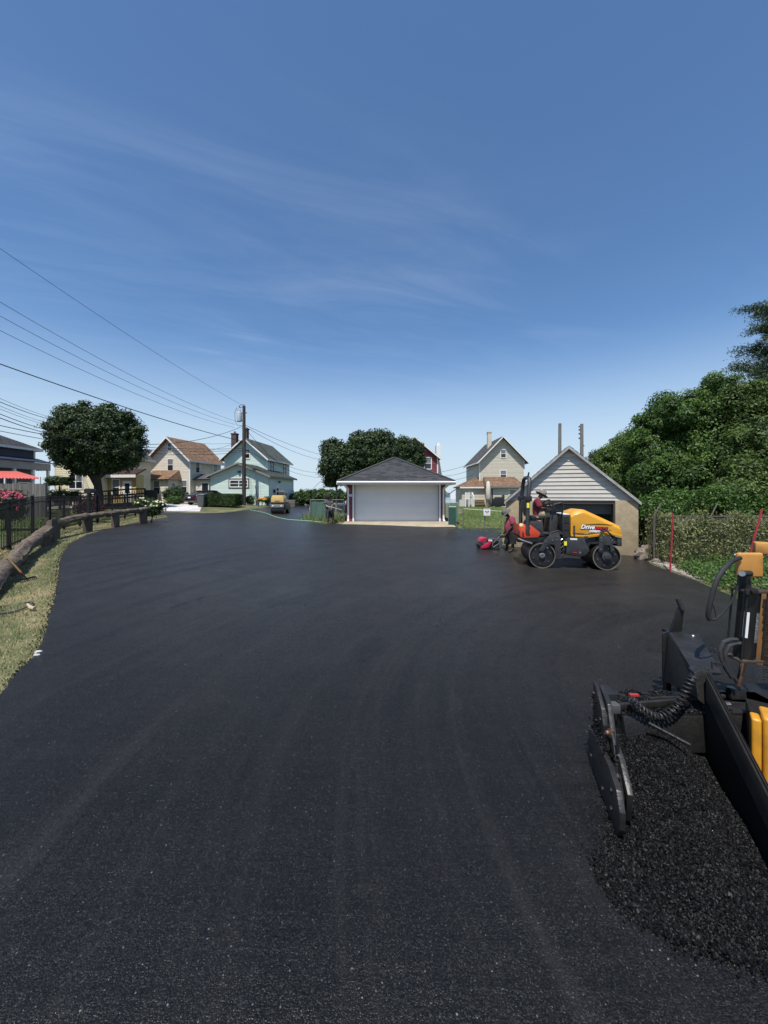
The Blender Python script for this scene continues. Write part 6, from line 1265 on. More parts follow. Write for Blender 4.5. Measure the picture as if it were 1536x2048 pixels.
# rear: red engine-free tail, platform, seat, console
q = MB(); q.prism([(-1.52, .12, .95), (-1.52, .12, 1.30), (-1.45, .12, 1.14), (-1.38, .12, 1.16), (-1.31, .12, 1.26), (-1.17, .12, 1.26), (-.895, .12, 1.03), (-.955, .12, .90), (-1.42, .12, .87)], (0, .96, 0)); q.build('tail_panel', mRedP, ro, bevel=.015)
q = MB()
for x, z in ((-1.22, 1.19), (-1.22, .99)): q.lathe([(.022, .1), (.022, .13)], 10, (x, 0, z), 'y')
q.bb(-1.53, -1.5, .1, .13, .96, 1.1); q.bb(-1.42, -1.38, .1, .13, .9, 1.05); q.build('tail_slot', mDark, ro)
q = MB(); q.bb(-1.54, -.6, .15, 1.05, .74, .90); q.build('rear_frame', mBlackMetal, ro, bevel=.01)
q = MB(); q.tube([(-1.55, .1, .86), (-1.4, .06, .8), (-1.15, .06, .72)], .03, 8); q.build('scraper_bar', mSteel, ro, smooth=True)
q = MB(); q.ell((-1.42, .3, 1.22), (.085, .09, .085), 10, 7); q.build('cream_water_cap', M('cream_plastic', (.55, .42, .2), rough=.5), ro, smooth=True)
q = MB(); q.prism([(-1.2, .18, .92), (-1.2, .18, 1.3), (-1.16, .18, 1.37), (-.83, .18, 1.37), (-.8, .18, 1.3), (-.8, .18, 1.02), (-.95, .18, .95)], (0, .9, 0)); q.build('seat_pedestal', mCharc, ro, bevel=.03)
q = MB(); q.bb(-1.18, -.78, .36, .88, 1.40, 1.53); q.build('seat', mBlackMetal, ro, bevel=.05)
q = MB(); q.hexa([(-1.24, .38, 1.5), (-1.14, .38, 1.5), (-1.14, .86, 1.5), (-1.24, .86, 1.5), (-1.34, .4, 2.0), (-1.26, .4, 2.03), (-1.26, .84, 2.03), (-1.34, .84, 2.0)]); q.build('backrest', mBlackMetal, ro, bevel=.05)
q = MB(); q.bb(-.85, -.28, .12, 1.1, 1.0, 1.04); q.build('foot_platform', mCharc, ro)
q = MB(); q.hexa([(-.62, .3, 1.04), (-.38, .3, 1.04), (-.38, .95, 1.04), (-.62, .95, 1.04), (-.56, .3, 1.72), (-.36, .3, 1.62), (-.36, .95, 1.62), (-.56, .95, 1.72)]); q.build('console', mCharc, ro, bevel=.03)
q = MB(); q.hexa([(-.74, .25, 1.66), (-.34, .25, 1.66), (-.34, 1.0, 1.66), (-.74, 1.0, 1.66), (-.7, .25, 1.8), (-.34, .25, 1.72), (-.34, 1.0, 1.72), (-.7, 1.0, 1.8)]); q.build('dashboard', mBlackMetal, ro, bevel=.02)
q = MB(); c = Vector((-.68, .62, 1.93)); ax = Vector((-.5, 0, .87)); e1 = Vector((0, 1, 0)); e2 = ax.cross(e1).normalized(); q.tube([c + (e1 * math.cos(t) + e2 * math.sin(t)) * .19 for t in np.linspace(0, 2 * math.pi, 25)], .017, 7, caps=False); q.cyl(c - ax * .22, c, .025, n=8); [q.bar(c, c + (e1 * math.cos(t) + e2 * math.sin(t)) * .19, .02, .02) for t in (0, 2.1, 4.2)]; q.build('steering_wheel', mRubber, ro, smooth=True)
q = MB(); q.tube([(-.55, .2, 1.66), (-.52, .18, 1.88), (-.3, .18, 1.94), (-.24, .18, 1.86), (-.26, .18, 1.66), (-.34, .2, 1.5)], .022, 8); q.tube([(-.55, 1.05, 1.66), (-.52, 1.07, 1.88), (-.3, 1.07, 1.94), (-.24, 1.07, 1.86), (-.26, 1.07, 1.66), (-.34, 1.05, 1.5)], .022, 8); q.tube([(-.3, .18, 1.94), (-.3, 1.07, 1.94)], .02, 8); q.build('guard_rail', mBlackMetal, ro, smooth=True)
q = MB()
for y0, s_ in ((.2, 1), (1.08, -1)): pass
q.tube([(-1.27, .14, 1.0), (-1.26, .14, 1.9), (-1.2, .16, 2.5), (-1.19, .26, 2.66), (-1.19, .45, 2.71), (-1.19, .85, 2.71), (-1.19, 1.04, 2.66), (-1.2, 1.12, 2.5), (-1.26, 1.16, 1.9), (-1.27, 1.16, 1.0)], .06, 10); q.build('roll_bar', mCharc, ro, smooth=True)
for y in (.14, 1.15): q = MB(); q.box((-1.25, y, 2.06), (.2, .16, .16)); q.build('roll_bar_clamp', mBlackMetal, ro, bevel=.02)
q = MB(); q.box((-1.265, .07, 1.86), (.07, .008, .15)); q.build('yellow_roll_bar_label', mYelLab, ro)
q = MB(); q.cyl((-1.19, .4, 2.72), (-1.17, .4, 2.86), .02, n=6); q.cyl((-1.19, .5, 2.72), (-1.15, .5, 2.88), .02, n=6); q.build('antenna', mBlackMetal, ro)
q = MB(); [q.cyl((-.7, .25 + k * .1, 1.75), (-.78, .25 + k * .1, 1.93), .013, n=6) for k in range(2)]; q.ell((-.79, .3, 1.95), (.03, .03, .035), 8, 6); q.build('travel_lever', mBlackMetal, ro, smooth=True)
# driver
Yd = 11.6
def at(u, v, dy=0.0): return P(u, v, Yd + dy)
K = dict(head=at(1082, 991), neck=at(1077.5, 998.5), chest=at(1075, 1007), spine=at(1075.5, 1016), pelvis=at(1076, 1026), shL=at(1074, 1003, -.19), shR=at(1075.5, 1003, .19), elL=at(1080.5, 1016, -.25), elR=at(1083, 1015, .25), wrL=at(1092.5, 1017.5, -.16), wrR=at(1094, 1012, .16),
         hipL=at(1078, 1028, -.1), hipR=at(1078, 1028, .1), knL=at(1102, 1029, -.14), knR=at(1103, 1029, .14), anL=at(1107, 1055, -.14), anR=at(1108, 1055, .16), toL=at(1116, 1058.5, -.15), toR=at(1117, 1058.5, .18))
figure('person', 'driver in maroon shirt, khaki shorts and wide hat seated on the roller', K, (1, -.1, -.15), mMaroon, mKhaki, mBoot, mHatC, mSkinA, base=K['pelvis'], hatR=.2, bulk=1.12)

# ------------------------------------------------------------------ worker with the red walk-behind machine
Yw = ground(1022, 1105).y
def at(u, v, dy=0.0): return P(u, v, Yw + dy)
K = dict(head=at(1012.5, 1028), neck=at(1017.5, 1034), chest=at(1020.5, 1041), spine=at(1020.5, 1052), pelvis=at(1022.5, 1063), shL=at(1024.5, 1038, -.19), shR=at(1018, 1038, .19), elL=at(1026.5, 1051, -.24), elR=at(1016, 1051, .24), wrL=at(1017, 1061, -.22), wrR=at(1011, 1061.5, .2),
         hipL=at(1023.5, 1065, -.1), hipR=at(1021, 1065, .1), knL=at(1026, 1084, -.12), knR=at(1014.5, 1083, .12), anL=at(1024.5, 1101, -.12), anR=at(1014, 1099, .25), toL=at(1016.5, 1103.5, -.15), toR=at(1007, 1100.8, .25))
figure('person', 'worker in faded maroon shirt and floppy hat pushing the red machine', K, (-1, -.1, -.35), mMaroon2, mBlackCl, mBoot, mHatG, mSkinB, belly=.05, base=K['anL'], hatR=.23, bulk=1.22)
b0 = ground(978, 1101); wm = root('walk_behind_machine', 'red walk-behind engine machine with steel handles pushed by a worker', 'walk-behind machine', tuple(b0)); Yk = b0.y
def wp3(u, v, dy=0.0): return P(u, v, Yk + dy) - b0
mRedM = M('crimson_cover_paint', (.42, .012, .045), rough=.35, coat=.4)
def slab(pts, y0, y1, name, mat, bev=.012):
    q = MB(); q.prism([wp3(u, v, y0) for u, v in pts], (0, y1 - y0, 0)); return q.build(name, mat, wm, bevel=bev)
slab([(959.5, 1083), (962, 1078), (967, 1075.5), (974, 1076), (972, 1082), (966, 1086)], .12, .55, 'front_cover', mRedM, .02)
slab([(962, 1094), (970, 1089), (977.5, 1085), (983.5, 1085.5), (977, 1096), (963, 1097.5)], -.06, .06, 'side_guard', mRedM, .012)
slab([(958, 1090), (963, 1087), (975, 1089), (998, 1091), (1000, 1100), (990, 1102.5), (962, 1101)], .0, .5, 'base', mBlackMetal, .02)
slab([(977, 1084), (978, 1079.5), (986, 1079), (998, 1082), (999, 1092), (977, 1092)], .12, .45, 'engine', mBlackMetal, .02)
slab([(977, 1083), (978, 1079.5), (985, 1079.8), (985, 1083.5)], .03, .12, 'air_filter', M('filter_cream', (.6, .5, .42), rough=.5), .01)
q = MB()
for dy, u0, v0, u1, v1 in ((-.02, 985, 1087, 1012, 1061), (.42, 995, 1086, 1018, 1061)): q.tube([wp3(u0, v0 + 6, dy), wp3(u0, v0, dy), wp3(u1, v1, dy), wp3(u1 + 4, v1 - .5, dy)], .017, 8)
q.tube([wp3(1014, 1061, -.02), wp3(1020, 1061, .42)], .017, 8); q.build('handle', mSteel, wm, smooth=True)
q = MB(); q.bar(wp3(999, 1073, -.03), wp3(1009, 1073, .43), .05, .1); q.build('handle_brace', mBlackMetal, wm)
for u, dy in ((964, .0), (964, .46), (994, .0), (994, .46)): q = MB(); q.lathe([(.06, -.03), (.085, -.02), (.085, .02), (.06, .03)], 14, wp3(u, 1098, dy), 'y'); q.build('wheel', mRubber, wm, smooth=True)
q = MB(); q.tube([wp3(986, 1095, 0), wp3(998, 1087, 0), wp3(999, 1081, 0), wp3(994, 1080, 0)], .014, 7); q.build('engine_guard', mSteel, wm, smooth=True); q = MB(); q.tube([wp3(976, 1078, .2), wp3(988, 1077, .2), wp3(994, 1079, .2)], .013, 7); q.build('engine_guard', mSteel, wm, smooth=True)

# ------------------------------------------------------------------ worker by the red garage
Yg = ground(660, 1047).y
def at(u, v, dy=0.0): return P(u, v, Yg + dy)
K = dict(head=at(657, 995), neck=at(657.3, 999.5), chest=at(657.3, 1005), spine=at(658, 1012), pelvis=at(659, 1020), shL=at(652.3, 1002, -.05), shR=at(662.3, 1002, .05), elL=at(651.5, 1010, -.16), elR=at(664.5, 1009.5, -.1), wrL=at(656.5, 1014, -.26), wrR=at(663.5, 1015, -.26),
         hipL=at(656.5, 1022), hipR=at(661.5, 1022), knL=at(655.5, 1033.5, -.06), knR=at(664.5, 1033), anL=at(655.5, 1044.5), anR=at(667, 1044.2), toL=at(656.5, 1046.8, -.16), toR=at(670, 1046.2, -.12))
figure('person', 'worker in black clothes and hat spraying beside the red garage', K, (.6, -.75, -.4), M('charcoal_shirt', (.06, .062, .066), rough=.9, ns=6, amt=.25), mBlackCl, mBoot, mHatB, mSkinA, base=K['anL'], hatR=.19, bulk=1.15)
wn_r = root('spray_wand', 'pale spray wand and hose held by the worker in black', 'spray wand', tuple(at(660, 1014, -.3))); o_ = Vector(wn_r.location)
q = MB(); q.tube([at(652, 1012, -.3) - o_, at(666, 1015, -.3) - o_, at(684, 1020, -.2) - o_], [.022, .02, .014], 7); q.build('lance', M('pale_lance', (.4, .42, .36), rough=.5), wn_r, smooth=True)
q = MB(); q.tube([at(660, 1014, -.3) - o_, at(656, 1024, -.3) - o_, at(655, 1036, -.28) - o_, at(654, 1045.5, -.25) - o_], .012, 6); q.build('hose', mGalv, wn_r, smooth=True)
# cluttered chain link gate with a folded hose cart beside the garage corner
hc = root('hose_cart', 'grey wheeled cart of coiled hoses at the left corner of the red garage', 'cart', tuple(ground(684, 1043))); q = MB()
q.tube([(-.18, .1, 0), (-.18, .1, .9), (.18, .1, .9), (.18, .1, 0)], .018, 7); q.bar((-.18, .1, .45), (.18, .1, .45), .03, .03); q.build('frame', mGalv, hc)
for x in (-.2, .2): q = MB(); q.tube([(x, .1 + .13 * math.cos(t), .14 + .13 * math.sin(t)) for t in np.linspace(0, 6.2832, 15)], .02, 6, caps=False); q.build('wheel', mRubber, hc, smooth=True)
for k, m in enumerate((mGalv, M('teal_hose', (.2, .34, .28), rough=.5), mRubber)): q = MB(); q.tube([((.13 + .02 * k) * math.cos(t), .02 - .01 * k + .003 * t, .5 + (.15 + .02 * k) * math.sin(t)) for t in np.linspace(0, 18, 48)], .014, 5); q.build('hose_coil', m, hc, smooth=True)

# ------------------------------------------------------------------ small roller far up the driveway
s0 = ground(554.5, 1028.5); sc = s0.y / F; sr = root('small_roller', 'small yellow tandem roller seen end on, far up the driveway', 'road roller', (s0.x, s0.y, s0.z + .03))
mPaleY = M('faded_yellow_paint', (.62, .43, .16), rough=.45, ns=3, amt=.08); X_ = lambda u: (u - 554.5) * sc
Z_ = lambda v: (1028.5 - v) * sc
for y in (0, 1.35): q = MB(); q.lathe([(.28, -.5), (.33, -.5), (.33, .5), (.28, .5)], 28, (0, .33 + y, .33), 'x'); q.build('drum', mDrum, sr, smooth=True)
for s_ in (-1, 1): q = MB(); q.bb(s_ * .5 - .03, s_ * .5 + .03, .1, 1.9, .3, .75); q.build('side_frame', mBlackMetal, sr, bevel=.02)
q = MB(); q.bb(-.5, .5, -.05, .2, .48, .72); q.build('bumper', M('grey_bumper_paint', (.2, .19, .18), rough=.5), sr, bevel=.03)
for x in (-.32, .32): q = MB(); q.lathe([(.06, -.07), (.06, -.05)], 12, (x, 0, .62), 'y'); q.build('lamp', mLabW, sr)
q = MB(); q.bb(-.46, .46, .0, 1.7, .72, .88); q.build('dark_band', mBlackMetal, sr)
q = MB(); loft(q, [[(-.5, y, .88), (.5, y, .88), (.48, y, 1.2), (.38, y, 1.42), (-.38, y, 1.42), (-.48, y, 1.2)] for y in (.0, .9)]); q.build('hood', mPaleY, sr, bevel=.04)
q = MB(); q.bb(-.18, .18, -.015, .0, .96, 1.0); q.build('hood_slot', mDark, sr)
q = MB(); q.bb(-.3, .3, 1.0, 1.4, .9, 1.3); q.hexa([(-.28, 1.35, 1.3), (.28, 1.35, 1.3), (.28, 1.45, 1.3), (-.28, 1.45, 1.3), (-.26, 1.42, 1.72), (.26, 1.42, 1.72), (.26, 1.5, 1.72), (-.26, 1.5, 1.72)]); q.build('seat', mBlackMetal, sr, bevel=.04)
q = MB(); q.tube([(-.34, .95, 1.4), (-.33, .95, 1.66), (-.26, .95, 1.74), (.26, .95, 1.74), (.33, .95, 1.66), (.34, .95, 1.4)], .03, 8); q.build('guard_rail', mGalv, sr, smooth=True)
for s_ in (-1, 1): q = MB(); q.box((s_ * .45, 1.0, 1.5), (.1, .06, .14)); q.build('mirror', mBlackMetal, sr, bevel=.02)
# ------------------------------------------------------------------ asphalt paver in the right foreground
PL = Vector((2.4, 3.0, 0)); pv = root('asphalt_paver', 'yellow and black asphalt paver at the right edge with hydraulic cylinder and end gate', 'paver', tuple(PL))
def Q(u, v, Y): return P(u, v, Y) - PL
mBlk = M('tarred_black_steel', (.009, .0088, .0086), rough=.48, ns=7, amt=.4, bump=.25, bs=35, dirt=(.026, .024, .022), dirt_s=6, dirt_a=.5)
mBlk2 = M('scuffed_black_steel', (.016, .0155, .0145), rough=.42, ns=9, amt=.35, bump=.2, bs=30, dirt=(.045, .041, .035), dirt_s=5, dirt_a=.5)
mPY = M('paver_yellow', (.62, .285, .022), rough=.42, coat=.15, ns=3, amt=.08, dirt=(.25, .13, .03), dirt_s=5, dirt_a=.5)
mPYd = M('paver_yellow_dusty', (.50, .235, .05), rough=.55, ns=4, amt=.12, dirt=(.2, .11, .05), dirt_s=6, dirt_a=.6)
mCop = M('coppery_rod', (.45, .27, .18), rough=.25, metal=.9, ns=9, amt=.2)
# end gate: ski plate, upper plate, spring and links
A, B = Vector((1.455, 2.32, 0)) - PL, Vector((1.66, 3.03, 0)) - PL; dd = (A - B); ln = dd.length; dd.normalize(); nn = Vector((-dd.y, dd.x, 0)) * (1 if -dd.y > 0 else -1); nn.normalize()
def gp3(s, z, o=0.0): q = B + dd * s + nn * o; return Vector((q.x, q.y, z))
q = MB(); q.prism([gp3(s, z, 0) for s, z in ((-.03, .10), (.0, .06), (.6, .035), (.7, .06), (.745, .13), (.745, .24), (.68, .33), (.5, .37), (.3, .36), (.1, .34), (-.03, .3))], nn * .035); q.build('gate_ski', mBlk2, pv, bevel=.006)
q = MB(); q.prism([gp3(s, z, .03) for s, z in ((-.02, .24), (.26, .23), (.27, .5), (.22, .60), (.05, .69), (-.02, .69))], nn * .03); q.build('gate_plate', mBlk, pv, bevel=.006)
q = MB(); q.prism([gp3(s, z, .07) for s, z in ((-.02, .1), (.35, .08), (.62, .1), (.66, .3), (.5, .42), (.32, .46), (.22, .64), (.0, .68))], nn * .035); q.build('inner_gate_plate', mBlk2, pv, bevel=.006)
q = MB(); q.prism([gp3(s, z, .036) for s, z in ((-.02, .12), (.24, .12), (.3, .34), (.24, .56), (.05, .64), (-.02, .64))], nn * .033); q.build('gate_frame', mBlk, pv, bevel=.006)
q = MB(); q.tube([gp3(.45 + .0 * t, .16 + .012 * t + 0, .075) + Vector((.022 * math.cos(t * 2.2), .022 * math.sin(t * 2.2), 0)) for t in np.linspace(0, 22, 140)], .006, 5); q.build('spring', mBlk2, pv, smooth=True)
q = MB(); q.cyl(gp3(.45, .1, .075), gp3(.45, .55, .075), .01, n=8); q.tube([gp3(.25, .5, .08), gp3(.36, .45, .08), gp3(.45, .36, .07), gp3(.5, .22, .06)], .016, 8); q.tube([gp3(.42, .32, .05), gp3(.54, .33, .05), gp3(.62, .26, .045), gp3(.64, .16, .04)], .02, 8); q.build('gate_link', mBlk, pv, smooth=True)
q = MB(); q.box(gp3(.3, .47, .075), (.035, .035, .05)); q.ell(gp3(.3, .47, .05), (.016, .016, .02), 8, 6); q.build('copper_bolt', mCop, pv)
q = MB(); q.box(gp3(.02, .52, .16), (.09, .07, .07)); q.build('sensor_box', M('sensor_grey', (.07, .07, .07), rough=.5), pv, bevel=.01)
# screed box with crumbs on top
q = MB(); q.bb(1.97 - 2.4, 3.4 - 2.4, .1, .44, .05, .40); q.prism([(-.43, .09, .38), (.9, .09, .38), (.9, .02, .12), (-.43, .02, .12)], (0, .06, -.02)); q.build('screed', mBlk, pv, bevel=.012)
q = MB(); q.bar((-.58, .10, .44), (.15, .2, .44), .03, .05); q.bar((-.1, .25, .43), (.6, .3, .43), .025, .03); q.bb(-.60, -.50, .05, .2, .36, .58); q.build('screed_rail', mBlk2, pv, bevel=.006)
q = MB(); q.box(Q(1268, 1390, 3.2), (.075, .03, .014)); q.build('red_mark', M('red_plastic_tag', (.35, .03, .03), rough=.5), pv)
q = MB(); q.cyl(Q(1297, 1446, 3.0), Q(1380, 1490, 2.86), .014, n=10); q.build('auger_shaft', mBlk, pv, smooth=True)
# tow arm
def beam(a, b, w_, h0, h1, name, mat, bev=.012):
    a, b = Vector(a), Vector(b); q = MB(); q.hexa([a + Vector((0, 0, -h0)), a + Vector((w_, .03, -h0)), b + Vector((w_, .03, -h1)), b + Vector((0, 0, -h1)), a, a + Vector((w_, .03, .0)), b + Vector((w_, .03, 0)), b]); return q.build(name, mat, pv, bevel=bev)
c0, c1 = Q(1411, 1350, 3.06), Q(1600, 1720, 1.9); beam(c0, c1, .055, .2, .2, 'tow_arm', mBlk2)
beam(c0 + Vector((.018, 0, .014)), c1 + Vector((.018, 0, .014)), .012, .012, .012, 'arm_seam', mBlk, .003); beam(c0 + Vector((.036, 0, .014)), c1 + Vector((.036, 0, .014)), .012, .012, .012, 'arm_seam', M('scraped_edge', (.09, .085, .075), rough=.4, metal=.3, ns=20, amt=.5), .003)
q = MB(); q.prism([c0 + Vector((.012, .02, -.18)), c1 + Vector((.012, 0, -.18)), Vector((c1.x + .012, c1.y, .03)), Vector((c0.x + .012, c0.y + .02, .03))], (.035, 0, 0)); q.build('side_frame', M('tar_and_shade_black', (.0035, .0034, .0034), rough=.7, spec=.2), pv)  # near-black sheet below the arm, the shade there put into its colour
# arm head: curved front plate, step deck and handle
q = MB(); q.prism([Q(1388, 1345, 3.12), Q(1400, 1338, 3.12), Q(1425, 1346, 3.1), Q(1432, 1400, 3.08), Q(1412, 1412, 3.06), Q(1396, 1400, 3.08)], (.03, .1, 0)); q.build('arm_knuckle', mBlk2, pv, bevel=.012)
q = MB(); q.hexa([Q(1389, 1347, 3.2) - Vector((0, 0, .02)), Q(1444, 1345, 3.2) - Vector((0, 0, .02)), Q(1397, 1268, 3.9) - Vector((0, 0, .02)), Q(1338, 1264, 3.9) - Vector((0, 0, .02)), Q(1389, 1347, 3.2), Q(1444, 1345, 3.2), Q(1397, 1268, 3.9), Q(1338, 1264, 3.9)]); q.build('step_deck', mBlk2, pv, bevel=.006)
p0, p1, p2, p3, p4 = Q(1336, 1266, 3.9), Q(1392, 1349, 3.2), Q(1398, 1400, 3.15), Q(1355, 1374, 3.5), Q(1327, 1362, 3.9); q = MB(); q.prism([p0, p1, p2, p3, p4], (.025, .008, 0)); sp = q.build('step_side_plate', mBlk, pv, bevel=.004)
q = MB(); q.prism([Q(1326, 1268, 3.92), Q(1338, 1263, 3.92), Q(1340, 1362, 3.92), Q(1326, 1362, 3.92)], (.01, .03, 0)); q.build('step_front_plate', mBlk2, pv, bevel=.004)
q = MB(); q.bb(*[v for v in (Q(1330, 1360, 3.9).x, Q(1330, 1360, 3.9).x + .05, Q(1330, 1360, 3.9).y - .02, Q(1330, 1360, 3.9).y + .03)], .02, Q(1330, 1362, 3.9).z); q.bb(Q(1384, 1400, 3.2).x, Q(1384, 1400, 3.2).x + .05, Q(1384, 1400, 3.2).y, Q(1384, 1400, 3.2).y + .05, .05, Q(1384, 1400, 3.2).z); q.build('step_leg', mBlk, pv)
q = MB(); q.cyl(Q(1334, 1362, 3.88), Q(1344, 1362, 3.88), .02, n=12); q.build('bushing', mSteel, pv, smooth=True)
q = MB(); q.prism([Q(1340, 1264, 3.95), Q(1396, 1268, 3.9), Q(1396, 1276, 3.9), Q(1388, 1272, 3.9), Q(1350, 1268, 3.95), Q(1340, 1270, 3.95)], (0, .12, .0)); q.build('deck_lip', mBlk, pv, bevel=.004)
q = MB(); q.ell(Q(1386, 1274, 3.86), (.022, .022, .026), 10, 8); q.build('bolt', mSteel, pv, smooth=True)
q = MB(); q.prism([Q(1342, 1262, 3.95), Q(1364, 1262, 3.95), Q(1369, 1216, 3.95), Q(1359, 1216, 3.95)], (0, .03, 0)); q.build('handle_plate', mBlk, pv, bevel=.004)
q = MB(); q.cyl(Q(1366, 1219, 3.94), Q(1356, 1197, 3.97), .03, .026, 14); q.build('grip', mRubber, pv, smooth=True)
mSil = M('silver_decal', (.5, .5, .5), rough=.3, metal=.3)
def on_plate(f, g_): a = p0.lerp(p1, f); b = p4.lerp(p3.lerp(p2, .4), f); return a.lerp(b, g_) + Vector((-.004, -.006, 0))
for pts in ([(.2, .28), (.36, .3), (.62, .62), (.5, .7)], [(.2, .62), (.34, .66), (.5, .98), (.42, .96)], [(.66, .5), (.72, .5), (.6, .9), (.56, .88)]): q = MB(); q.add([on_plate(*p) for p in pts], [(0, 1, 2, 3)]); q.build('silver_decal', mSil, pv, fix=False)
# coiled cable
ctr = [Vector(Q(u, v, 3.05)) for u, v in ((1262, 1398), (1285, 1420), (1312, 1434), (1340, 1426), (1362, 1400), (1376, 1372), (1388, 1352))]
def cr(f):
    f *= len(ctr) - 1; i = min(int(f), len(ctr) - 2); t = f - i; a, b, c, d = ctr[max(i - 1, 0)], ctr[i], ctr[i + 1], ctr[min(i + 2, len(ctr) - 1)]
    return .5 * ((2 * b) + (c - a) * t + (2 * a - 5 * b + 4 * c - d) * t * t + (3 * b - a - 3 * c + d) * t ** 3)
pts = []; nt_ = 21
for i in range(nt_ * 12 + 1):
    f = i / (nt_ * 12); c = cr(f); t = (cr(min(1, f + .01)) - cr(max(0, f - .01))).normalized(); n1 = t.cross(Vector((0, 1, 0))).normalized(); n2 = t.cross(n1); a = i / 12 * 2 * math.pi; pts.append(c + (n1 * math.cos(a) + n2 * math.sin(a)) * .026)
q = MB(); q.tube(pts, .0078, 6); q.build('coiled_cable', mRubber, pv, smooth=True)
# lift cylinder
tp, bt = Q(1500, 1180, 3.3), Q(1487.5, 1316, 3.3)
q = MB(); q.cyl(bt, tp, .074, n=24); q.build('cylinder_barrel', M('glossy_black_paint', (.01, .01, .01), rough=.22, ns=5, amt=.3), pv, smooth=True)
ax_ = (tp - bt).normalized(); q = MB()
for c_ in (tp, bt): q.box(c_ + ax_ * .0, (.2, .17, .024))
q.build('cylinder_flange', M('rusty_brown', (.05, .034, .024), rough=.7, ns=10, amt=.4), pv, bevel=.01)
q = MB(); [q.cyl(bt + Vector((x, y, 0)), tp + Vector((x, y, 0)), .008, n=8) for x in (-.088, .088) for y in (-.07, .07)]; q.build('tie_rod', mBlk, pv, smooth=True)
q = MB(); q.cyl(bt, Q(1477, 1372, 3.3), .021, n=14); q.build('piston_rod', mCop, pv, smooth=True)
lb = MB(); lb2 = MB(); rad_ = .0752
def lab(m, a0, a1, f0, f1):
    n = 6; vs = []
    for f in (f0, f1):
        c = bt.lerp(tp, f)
        for k in range(n + 1): a = a0 + (a1 - a0) * k / n; vs.append(c + Vector((rad_ * math.sin(a), -rad_ * math.cos(a), 0)))
    m.add(vs, [(k, k + 1, n + 2 + k, n + 1 + k) for k in range(n)])
lab(lb, -1.1, -.62, .33, .70); lab(lb2, .02, .95, .27, .70); lb.build('white_cylinder_label', mLabW, pv, fix=False)
mTag = M('data_label', (.22, .22, .21), rough=.35, metal=.3, ns=70, amt=.9, stretch=(.6, .6, 1.6)); lb2.build('silver_cylinder_label', mTag, pv, fix=False)
q = MB(); q.box(Q(1489, 1162, 3.3), (.05, .08, .14)); q.cyl(Q(1486, 1147, 3.24) + Vector((-.02, 0, 0)), Q(1502, 1147, 3.24), .026, n=14); q.build('clevis', mBlk2, pv, bevel=.008)
q = MB(); q.cyl(Q(1484, 1147, 3.2), Q(1484, 1147, 3.3), .024, n=14); q.build('pin', mSteel, pv, smooth=True)
q = MB(); q.box(Q(1502, 1184, 3.22), (.1, .03, .05)); q.lathe([(.028, -.02), (.028, .02)], 14, Q(1507, 1182, 3.2), 'y'); q.build('hose_port', mBlk2, pv, bevel=.006)
q = MB(); q.bb(*[Q(1478, 0, 3.35).x, Q(1529, 0, 3.35).x, Q(0, 0, 3.35).y, Q(0, 0, 3.35).y + .045], Q(0, 1156, 3.35).z, Q(0, 1106, 3.35).z); q.build('cylinder_bracket', mPYd, pv, bevel=.03, seg=3)
q = MB(); q.cyl(Q(1470, 1109, 3.4), Q(1482, 1113, 3.4), .008, n=8); q.build('white_tube', mLabW, pv, smooth=True)
q = MB(); q.prism([Q(1462, 1378, 3.3), Q(1492, 1378, 3.3), Q(1498, 1420, 3.3), Q(1490, 1440, 3.3), Q(1466, 1432, 3.3)], (0, .06, 0)); q.cyl(Q(1458, 1412, 3.25), Q(1504, 1412, 3.25), .03, n=14); q.build('rod_clevis', mBlk2, pv, bevel=.008)
q = MB(); q.cyl(Q(1451, 1413, 3.24), Q(1459, 1412, 3.24), .034, n=14); q.cyl(Q(1501, 1412, 3.24), Q(1510, 1413, 3.24), .028, n=14); q.build('pin', mSteel, pv, smooth=True)
# hoses
q = MB(); q.tube([Q(u, v, y) for u, v, y in ((1480, 1116, 3.35), (1464, 1122, 3.3), (1447, 1139, 3.28), (1435, 1158, 3.26), (1426, 1182, 3.25), (1419, 1212, 3.25), (1416, 1232, 3.25), (1420, 1240, 3.25))], .019, 9); q.build('hydraulic_hose', mRubber, pv, smooth=True)
q = MB(); q.tube([Q(u, v, 3.25) for u, v in ((1420, 1240), (1432, 1238), (1446, 1225), (1460, 1208), (1470, 1190), (1476, 1170), (1478, 1150))], .009, 7); q.tube([Q(u, v, 3.25) for u, v in ((1425, 1208), (1430, 1222), (1433, 1236), (1427, 1245))], .005, 5); q.build('hydraulic_hose', mRubber, pv, smooth=True)
for o in (0, 10): q = MB(); q.tube([Q(u + o, v + o * .8, 3.25) for u, v in ((1474, 1279), (1460, 1279), (1447, 1284), (1440, 1298), (1442, 1318), (1452, 1338), (1464, 1356))], .016, 8); q.build('hydraulic_hose', M('grey_rubber' + str(o), (.035, .035, .036), rough=.4), pv, smooth=True)
q = MB(); q.tube([Q(u, v, 3.15) for u, v in ((1445, 1330), (1436, 1326), (1424, 1324), (1424, 1338), (1410, 1338), (1406, 1350), (1414, 1362))], .008, 6); q.build('electric_cable', mRubber, pv, smooth=True)
